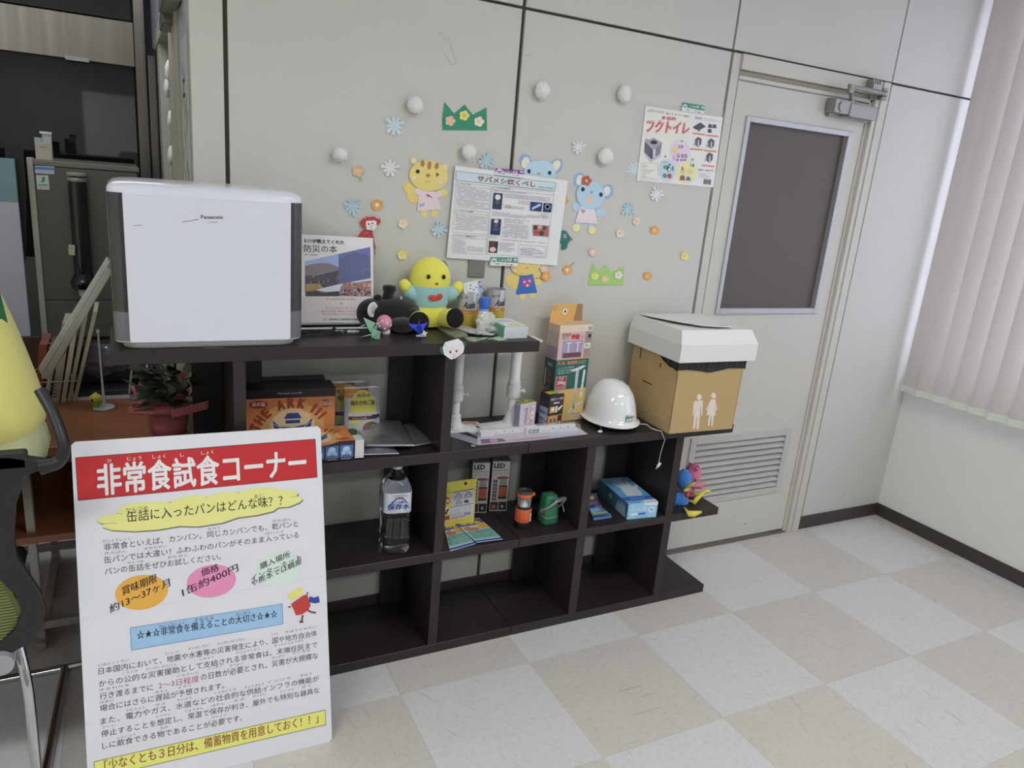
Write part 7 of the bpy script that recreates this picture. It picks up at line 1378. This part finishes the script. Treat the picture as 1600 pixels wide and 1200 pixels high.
for mm in (LFm, LF2):
    q = M(); N_ = 6; vs = []
    for i in range(N_+1):
        s = i/N_; wv = .5*math.sin(PI*min(1, s*1.02))**.8*(1 if i % 2 else .82)+.02; vs += [(s, -wv*.55, .10*s*s+.06*wv), (s, 0, .10*s*s), (s, wv*.55, .10*s*s+.06*wv)]
    q.add([Vector(v) for v in vs], [(i*3+k, i*3+3+k, i*3+4+k, i*3+1+k) for i in range(N_) for k in (0, 1)], mm); me_ = bpy.data.meshes.new('leaf'); me_.from_pydata(q.v, [], q.f); me_.materials.append(mm); me_.shade_smooth(); lm.append(me_)
top = pc+Vector((.035, -.075, .115))
for i in range(150):
    a = R.random()*2*PI; rad = (R.random()**.6)*.115; h = R.uniform(.0, .13)*(1.15-rad*4); o = bpy.data.objects.new('leaf', lm[i % 2]); COL.objects.link(o); o.parent = t
    o.location = top+Vector((rad*math.cos(a), rad*math.sin(a)*.6, h))-t.location; s = R.uniform(.04, .065); o.scale = (s, s, s); o.rotation_euler = (R.uniform(-.5, .5), R.uniform(-.7, .5), a+R.uniform(-.6, .6))
q = M()
for i in range(8): a = i*.8; q.tube([pc+Vector((0, 0, .07)), top+Vector((.04*math.cos(a), .03*math.sin(a), .02)), top+Vector((.07*math.cos(a), .045*math.sin(a), .06))], .002, '4a4030', 6)
q.build('stem', t)
M().lathe(pc, [(.035, .06), (.045, .10), (.04, .10), (0, .10)], mat('2a221c', rough=.9), 20).build('soil', t)
# pile of dark folders with a pale edge, behind the clip stand
t = thing('folder', 'flat dark blue folder with a white page edge at the back of the desk', 'folder', (-.78, .62, DZ))
M().box((-.905, .50, DZ), (-.68, .72, DZ+.012), mat('c4c8d4')).build('pages', t); M().box((-.905, .502, DZ+.012), (-.68, .722, DZ+.028), mat('262c3a', rough=.5)).build('cover', t, bevel=.001); M().box((-.70, .499, DZ), (-.679, .60, DZ+.012), mat('5c7cb4')).build('tab', t)
# row of upright files in a rack
for i, (x0, x1, h, c_, lab, lean) in enumerate(((-.985, -.962, .20, '7c3a34', 'dark red book, leftmost in the desk rack', .03), (-.958, -.940, .19, '5a4a3c', 'brown book second in the desk rack', .03), (-.936, -.912, .27, '9a9484', 'pale file with a blue title panel on its spine in the desk rack', .05), (-.908, -.894, .30, 'b0a890', 'cream magazine right of the pale file in the desk rack', .06), (-.890, -.878, .31, '9c9684', 'thin grey-cream magazine second from the right in the desk rack', .07), (-.874, -.862, .31, 'a8a490', 'thin cream magazine, rightmost in the desk rack', .08))):
    t = thing('file', lab, 'book', ((x0+x1)/2, .60, DZ)); q = M(); y0, y1 = .49, .66
    q.add([(x, y, z_) for x in (x0, x1) for y in (y0, y1) for z_ in (DZ,)]+[(x+lean, y, DZ+h) for x in (x0, x1) for y in (y0, y1)], [(0, 1, 3, 2), (4, 6, 7, 5), (0, 4, 5, 1), (2, 3, 7, 6), (0, 2, 6, 4), (1, 5, 7, 3)], mat(c_, rough=.5)); q.build('cover', t)
    if i in (0, 2):
        p = Pr(Pl((x0, y0, DZ), (1, 0, 0), (lean/h, 0, 1)), f=lambda x, y: (x*(x1-x0), y*h), base=.0004)
        if i == 2: p.rect(.12, .36, .88, .58, '2c3468', 0).ell(.5, .5, .28, .03, 'c8c8d0', 1).scrib(.2, .05, .8, .33, 6, '4a4a58', 0).scrib(.25, .62, .7, .9, 5, 'a07068', 0)
        else: p.text('NO', (.2, .3), (.85, .3), .10, 'b09090', 0, .03); p.text('EC', (.2, .5), (.85, .5), .10, 'b09090', 0, .03); p.ell(.5, .15, .3, .03, 'b0a0a0', 0)
        p.put(t, 'spine_print')
t = thing('wire_rack', 'thin wire book rack holding the files on the desk', 'rack', (-.92, .50, DZ)); q = M(); q.tube([(-.99, .48, DZ+.075), (-.845, .48, DZ+.075)], .0018, ALU, 6); q.tube([(-.87, .48, DZ), (-.87, .48, DZ+.10), (-.87, .66, DZ+.10)], .0018, ALU, 6); q.tube([(-.99, .48, DZ), (-.99, .48, DZ+.075)], .0018, ALU, 6); q.build('wire', t)
# slanted white panel stand seen edge on
zz2 = zm(0, 300, 4)
def Q2(x, y, Y): return at(*zz2(x, y), 'Y', Y)
t = thing('slanted_display', 'long pale display frame tilted up beside the air purifier', 'display', tuple(Q2(270, 1130, .30)))
WPL = mat('b0b0aa', rough=.35)
def bar(P_, m, nm, th):
    a, b, c_, d_ = [Vector(x) for x in P_]; n_ = Vector((0, th, 0)); q = M(); q.add([a, b, c_, d_, a+n_, b+n_, c_+n_, d_+n_], [(0, 1, 2, 3), (7, 6, 5, 4), (0, 4, 5, 1), (1, 5, 6, 2), (2, 6, 7, 3), (3, 7, 4, 0)], m); q.build(nm, t, bevel=.003)
Y_ = .28
bar([Q2(255, 1165, Y_), Q2(300, 1175, Y_), Q2(705, 500, Y_), Q2(672, 470, Y_)], mat('a4a49c', rough=.35), 'frame', .03); bar([Q2(238, 1105, Y_+.012), Q2(262, 1150, Y_+.012), Q2(690, 440, Y_+.012), Q2(668, 408, Y_+.012)], mat('b4b4ae', rough=.35), 'frame', .03)
bar([Q2(262, 1150, Y_+.008), Q2(275, 1160, Y_+.008), Q2(700, 470, Y_+.008), Q2(690, 430, Y_+.008)], mat('7c8090', rough=.2), 'screen_edge', .02)
M().tube([Q2(395, 880, .3), Q2(400, 1000, .34), Q2(330, 1080, .42), Vector((-.95, .44, DZ))], .006, WPL, 8).build('stand_arm', t, smooth=40)
# plastic bag heap behind
t = thing('plastic_bag', 'crumpled clear plastic bag on the ledge behind the clip stand', 'bag', tuple(Q(480, 240, .60)))
M().ell(Q(520, 130, .62), (.12, .06, .055), clearfilm('dim_bag', (.5, .5, .55), .35, .1), n=32, k=20, warp=bagwarp(7, .25)).build('film', t, smooth=25)
t = thing('low_box', 'black case at the back of the desk under the crumpled plastic bag', 'box', (-.78, .69, DZ)); M().box((-.86, .60, DZ+.03), (-.62, .75, DZ+.155), mat('1e1c1c', rough=.4)).build('case', t, bevel=.006)
# cable and papers behind the plant
M().tube([Q(840, 160, .40), Q(832, 240, .40), Q(820, 330, .36), Q(812, 440, .33)], .0035, mat('7c7a70', rough=.5), 8).build('cable', None, smooth=60, label='grey cable hanging down left of the pink wrapped plant', cat='cable')
for i, (x0, x1, c_, lab) in enumerate(((-.585, -.560, '8c8c80', 'grey file standing behind the wrapped plant, left of the pair'), (-.553, -.525, 'a8a694', 'cream file standing behind the wrapped plant, right of the pair'))):
    o = M().box((x0, .40, DZ), (x1, .60, DZ+.235), mat(c_, rough=.6)).build('file', None, bevel=.002, label=lab, cat='file')
t = thing('pen_cup', 'dark cup of pens and scissors behind the wrapped plant', 'cup', (-.625, .42, DZ)); M().lathe((-.625, .42, DZ), [(.03, 0), (.033, .12), (.030, .12), (.028, .01)], mat('26282c', rough=.3), 20).build('cup', t, smooth=40)
for i, (dx, c_) in enumerate(((-.015, 'c0c4c8'), (.0, '30343c'), (.012, 'b0b4b8'))): M().tube([(-.625+dx*.6, .42, DZ+.02), (-.625+dx*1.6, .41, DZ+.22)], .004, c_, 8).build('pen', t)
# ------------------------------------------------------------ tall dispenser in front of the glazed wall
YM = 1.6; t = thing('drink_dispenser', 'tall dark grey drink dispenser with a black cup tube in the passage', 'dispenser', (-.83, 1.8, 0))
GD = mat('57564d', rough=.45, var=.02, name='dispenser_grey')
M().box((-1.035, YM+.004, 0), (-.625, 2.05, 1.455), GD).build('cabinet', t, bevel=.006)
M().box((-1.052, YM-.004, .02), (-1.028, YM+.05, 1.46), mat('aaaa9e', rough=.4)).build('edge_trim', t, bevel=.003)
for x0, x1, z0, z1 in ((-1.026, -.67, .845, 1.425), (-.668, -.63, .845, 1.425), (-1.026, -.63, .03, .84)): M().box((x0, YM-.006, z0), (x1, YM+.004, z1), GD).build('door_panel', t, bevel=.002)
M().box((-1.03, YM-.008, 1.43), (-.62, YM+.01, 1.452), mat('6c6a60', rough=.4)).build('top_rail', t, bevel=.003)
tc_ = Vector(((-.909-.83)/2+.002, YM-.035, 0)); BK2 = mat('101012', rough=.15, coat=.5); 
M().lathe(tc_, [(.036, .965), (.036, 1.385)], BK2, 28).build('cup_tube', t, smooth=40)
M().lathe(tc_, [(.030, .90), (.050, .905), (.054, .93), (.050, .945), (.040, .965), (.036, .972)], BK2, 28).build('cup_collar', t, smooth=60)
M().lathe(tc_, [(.037, 1.375), (.038, 1.378), (.038, 1.388), (.036, 1.39)], mat('9a9a98', rough=.3, metal=.5), 28).build('tube_ring', t, smooth=40); M().lathe(tc_, [(.037, 1.398), (.038, 1.40), (.038, 1.41), (.0, 1.412)], mat('9a9a8c', rough=.4), 28).build('tube_cap', t, smooth=40)
M().lathe(tc_, [(.022, .868), (.027, .90)], mat('b8a8a0', rough=.5), 20).build('paper_cup', t, smooth=40)
mp = Pl((0, YM-.007, 0), (1, 0, 0), (0, 0, 1)); p = Pr(mp, z=zm(0, 200, 8), base=.0005)
p.poly([(432, 440), (670, 450), (672, 480), (435, 470)], '3a3a3c', 0).poly([(432, 470), (678, 480), (680, 580), (440, 565)], 'b0b4bc', 0).poly([(434, 482), (680, 495), (680, 528), (436, 518)], '4c7cc4', 1); p.put(t, 'notice_label')
p = Pr(mp, z=zm(0, 200, 8), base=.0005); p.poly([(450, 588), (603, 592), (620, 775), (465, 768)], 'bcc4c0', 0).poly([(515, 620), (560, 610), (562, 650), (540, 685), (505, 665), (535, 650)], '2c8458', 1).poly([(475, 702), (598, 706), (598, 720), (477, 716)], '4a9a74', 1); p.scrib(485, 725, 595, 760, 3, '8aa098', 1); p.put(t, 'leaf_sticker')
p = Pr(Pl((0, YM-.07-.003, 0), (1, 0, 0), (0, 0, 1)), z=zm(0, 300, 4), base=0); p.poly([(428, 328), (468, 332), (468, 396), (428, 392)], 'b4b890', 0); p.line([(435, 350), (462, 352)], 3, '5a5c48', 1); p.put(t, 'note_sticker')
a = at(53, 247, 'Y', YM+.02); b = at(82, 249, 'Y', YM+.02)
t = thing('paper_box', 'small cream paper holder with stirrers on top of the drink dispenser', 'box', (-.985, YM+.05, 1.455))
M().box((-1.018, YM+.02, 1.455), (-.957, YM+.08, 1.525), mat('aaa594', rough=.7)).build('holder', t); p = Pr(Pl((0, YM+.02, 0), (1, 0, 0), (0, 0, 1)), f=lambda x, y: (x, y), base=.0004); p.line([(-1.0, 1.508), (-.975, 1.507)], .003, '6a6860', 0); p.put(t, 'lettering')
for i in range(6): M().box((-.990+i*.006, YM+.035, 1.50), (-.986+i*.006, YM+.04, 1.562), mat('c0c2c4')).build('stirrer', t)
M().box((-.998, YM+.032, 1.562), (-.953, YM+.045, 1.572), mat('c0c2c4')).build('stirrer_top', t); M().box((-1.02, YM+.04, 1.525), (-.993, YM+.05, 1.545), mat('8a9c9a')).build('packet', t)
# white and teal panel with a dark backing, left of the dispenser
t = thing('partition_panel', 'white and teal standing panel at the far left beside the drink dispenser', 'panel', (-1.4, 1.5, 0))
M().box((-1.9, 1.50, .70), (-1.085, 1.53, 1.275), mat('aeb2be', rough=.5)).build('white_face', t); M().box((-1.9, 1.50, 1.275), (-1.085, 1.53, 1.452), mat('6f9298', rough=.5)).build('teal_face', t); M().box((-1.9, 1.505, 0), (-1.085, 1.55, .70), mat('4a403c', rough=.6)).build('lower_face', t)
pf = Pl((0, 1.56, 0), (1, 0, 0), (0, 0, 1)); q = M(); q.prism(pf, [(-1.12, 1.52), (-1.055, 1.52), (-1.06, 1.30), (-1.075, 1.10), (-1.10, .90), (-1.12, .80)], 0, .012, mat('17181c', rough=.4)); q.build('curved_edge', t)
# ------------------------------------------------------------ chair with the large yellow soft toy
BC = mat('1d1c1e', rough=.4, var=.03, name='black_chair_plastic'); CH = mat('b8babc', rough=.12, metal=1, var=0, name='chrome')
XC = -1.165
t = thing('office_chair', 'black mesh-backed chair on a chrome sled base at the left edge', 'chair', (XC, -.30, 0))
def mir(pts): return pts+[(2*XC-x, z_) for x, z_ in reversed(pts)]
YB = -.50
def band(pts, w0, nm, yy=YB, m=BC, th=.012, close=False):
    P_ = [Vector((x, yy+(dy if len(p_) > 2 else 0), z_)) for p_ in pts for x, z_, dy in [p_ if len(p_) > 2 else (*p_, 0)]]
    M().tube(P_, w0, m, 10, rs=[w0]*len(P_), flat=.7).build(nm, t, smooth=60)
def smooth(pts, n=5):
    out = []; P_ = [Vector(p_) for p_ in pts]
    for i in range(len(P_)-1):
        p0, p1, p2, p3 = P_[max(i-1, 0)], P_[i], P_[i+1], P_[min(i+2, len(P_)-1)]
        for k in range(n): s = k/n; out.append(.5*((2*p1)+(-p0+p2)*s+(2*p0-5*p1+4*p2-p3)*s*s+(-p0+3*p1-3*p2+p3)*s**3))
    return out+[P_[-1]]
for s in (1, -1):
    X = lambda x: x if s > 0 else 2*XC-x
    # upper side loop
    arm = smooth([(X(-.868), YB+.06, 1.02), (X(-.845), YB+.03, .975), (X(-.828), YB, .92), (X(-.827), YB-.005, .895), (X(-.84), YB-.005, .870), (X(-.875), YB-.005, .862)])
    M().tube(arm, .013, BC, 10, rs=[.013]*(len(arm)-8)+[.013+.010*i/8 for i in range(8)], flat=.8).build('upper_loop', t, smooth=60)
    sp_ = [(X(x), z_) for x, z_ in ((-.835, .868), (-.90, .845), (-.925, .78), (-.935, .70), (-.935, .655), (-.915, .60), (-.895, .55), (-.890, .50), (-.905, .455), (-.935, .425), (-.99, .40), (-.99, .435), (-.95, .475), (-.935, .52), (-.945, .56), (-.985, .63), (-1.05, .70), (-1.09, .78), (-1.09, .90), (-.93, .895))]
    q = M(); pb = Pl((0, YB, 0), (1, 0, 0), (0, 0, 1)); q.prism(pb, sp_, -.02, .006, BC); q.build('side_frame', t, bevel=.004)
M().box((XC-.27, YB-.006, .86), (XC+.27, YB+.014, .905), BC).build('top_bar', t, bevel=.006); M().box((2*XC+.99, YB-.006, .395), (-.99, YB+.014, .435), BC).build('bottom_bar', t, bevel=.005)
MS = bpy.data.materials.new('green_mesh_fabric'); MS.use_nodes = True; b = MS.node_tree.nodes['Principled BSDF']; b.inputs['Base Color'].default_value = (*hx('66703a'), 1); b.inputs['Roughness'].default_value = .9; b.inputs['Alpha'].default_value = .8
q = M(); pb = Pl((0, YB+.008, 0), (1, 0, 0), (0, 0, 1)); q.prism(pb, [(2*XC+.97, .42), (-.97, .42), (-.935, .50), (-.95, .56), (-.985, .66), (2*XC+.985, .66), (2*XC+.95, .56), (2*XC+.935, .50)], -.002, 0, MS); q.build('lower_mesh', t)
q = M()
for i in range(30): z_ = .44+i*.0075; q.tube([(-1.38, YB+.004, z_), (-.945-.04*abs(z_-.5)/.16, YB+.004, z_)], .0009, mat('7d8a4a', rough=.8), 4)
q.build('mesh_rib', t, kind='stuff')
M().prism(Pl((0, YB+.012, 0), (1, 0, 0), (0, 0, 1)), [(2*XC+.99, .66), (-.99, .66), (-1.0, .90), (2*XC+1.0, .90)], .004, .008, BC).build('upper_panel', t)
M().box((XC-.19, -.47, .40), (XC+.19, -.02, .45), mat('26262a', rough=.9)).build('seat', t, bevel=.02)
for s in (1, -1):
    X = (lambda x: x) if s > 0 else (lambda x: 2*XC-x)
    pts = smooth([(X(-.955), -.46, .40), (X(-.94), -.50, .30), (X(-.935), -.53, .06), (X(-.933), -.50, .013), (X(-.93), -.40, .012), (X(-.915), -.06, .012), (X(-.913), -.02, .012)], 6)
    M().tube(pts, .012, CH, 12).build('sled_runner', t, smooth=60)
M().tube([(-.905, -.013, .012), (2*XC+.905, -.013, .012)], .011, CH, 12).build('sled_crossbar', t, smooth=60); M().tube([(-.913, -.013, .012), (-.80, -.005, .012)], .010, CH, 12).build('sled_stub', t, smooth=60)
M().tube([(-.985, YB-.02, .395), (-.985, YB+.05, .40)], .028, mat('9a9ca4', rough=.2, metal=.3), 20).build('pivot_cap', t, smooth=40)
t = thing('giant_plush', 'huge pale yellow soft toy body sitting on the black chair at the left edge', 'soft toy', (-1.21, -.24, .45))
GY = mat('d8d06c', rough=.95, var=.03, bump=.3, bsc=300, sheen=.3, name='pale_yellow_plush')
cy = -.22; R0 = at(75, 640, 'Y', cy); 
prof = []
for px_, py_ in ((0, 455), (30, 520), (52, 575), (66, 610), (74, 640), (75, 665), (66, 690), (48, 708)):
    P_ = at(px_, py_, 'Y', cy); prof.append((P_.x+1.235, P_.z))
prof = prof[::-1]; 
full = [(.03, .455), (.12, .465), (.18, .52), (.21, .66), (.23, .80)]+[(r_, z_) for r_, z_ in prof if z_ > .84]
full += [(.24, full[-1][1]+.10), (.15, full[-1][1]+.17), (.06, full[-1][1]+.20), (0, full[-1][1]+.205)]
q = M(); q.lathe((-1.235, cy, 0), [(r_, z_) for r_, z_ in full], GY, 48)
for v in q.v: v.y = cy+(v.y-cy)*.72
q.build('body', t, smooth=180, sub=1)
q = M(); n = 72; vs = []
zc_ = at(60, 690, 'Y', cy).z
for k, (r_, z_) in enumerate(((.315, -.06), (.345, -.03), (.352, .0), (.345, .04), (.33, .075))):
    for j in range(n): a = 2*PI*j/n; rr = r_+(.006 if j % 2 else -.002); vs.append((-1.235+rr*math.cos(a), cy+rr*.72*math.sin(a), zc_+z_))
q.add(vs, [(i*n+j, i*n+(j+1) % n, (i+1)*n+(j+1) % n, (i+1)*n+j) for i in range(4) for j in range(n)], mat('bcc090', rough=.95, var=.04)); q.build('pleated_skirt', t, smooth=60)
P_ = [at(0, 458, 'Y', cy-.03), at(12, 505, 'Y', cy-.04), at(-30, 512, 'Y', cy-.13), at(-45, 470, 'Y', cy-.125)]
q = M(); q.add(P_+[v+Vector((0, .004, 0)) for v in P_], [(0, 1, 2, 3), (7, 6, 5, 4), (0, 4, 5, 1), (1, 5, 6, 2), (2, 6, 7, 3), (3, 7, 4, 0)], mat('1f6a44', rough=.8)); q.build('green_leaf', t)
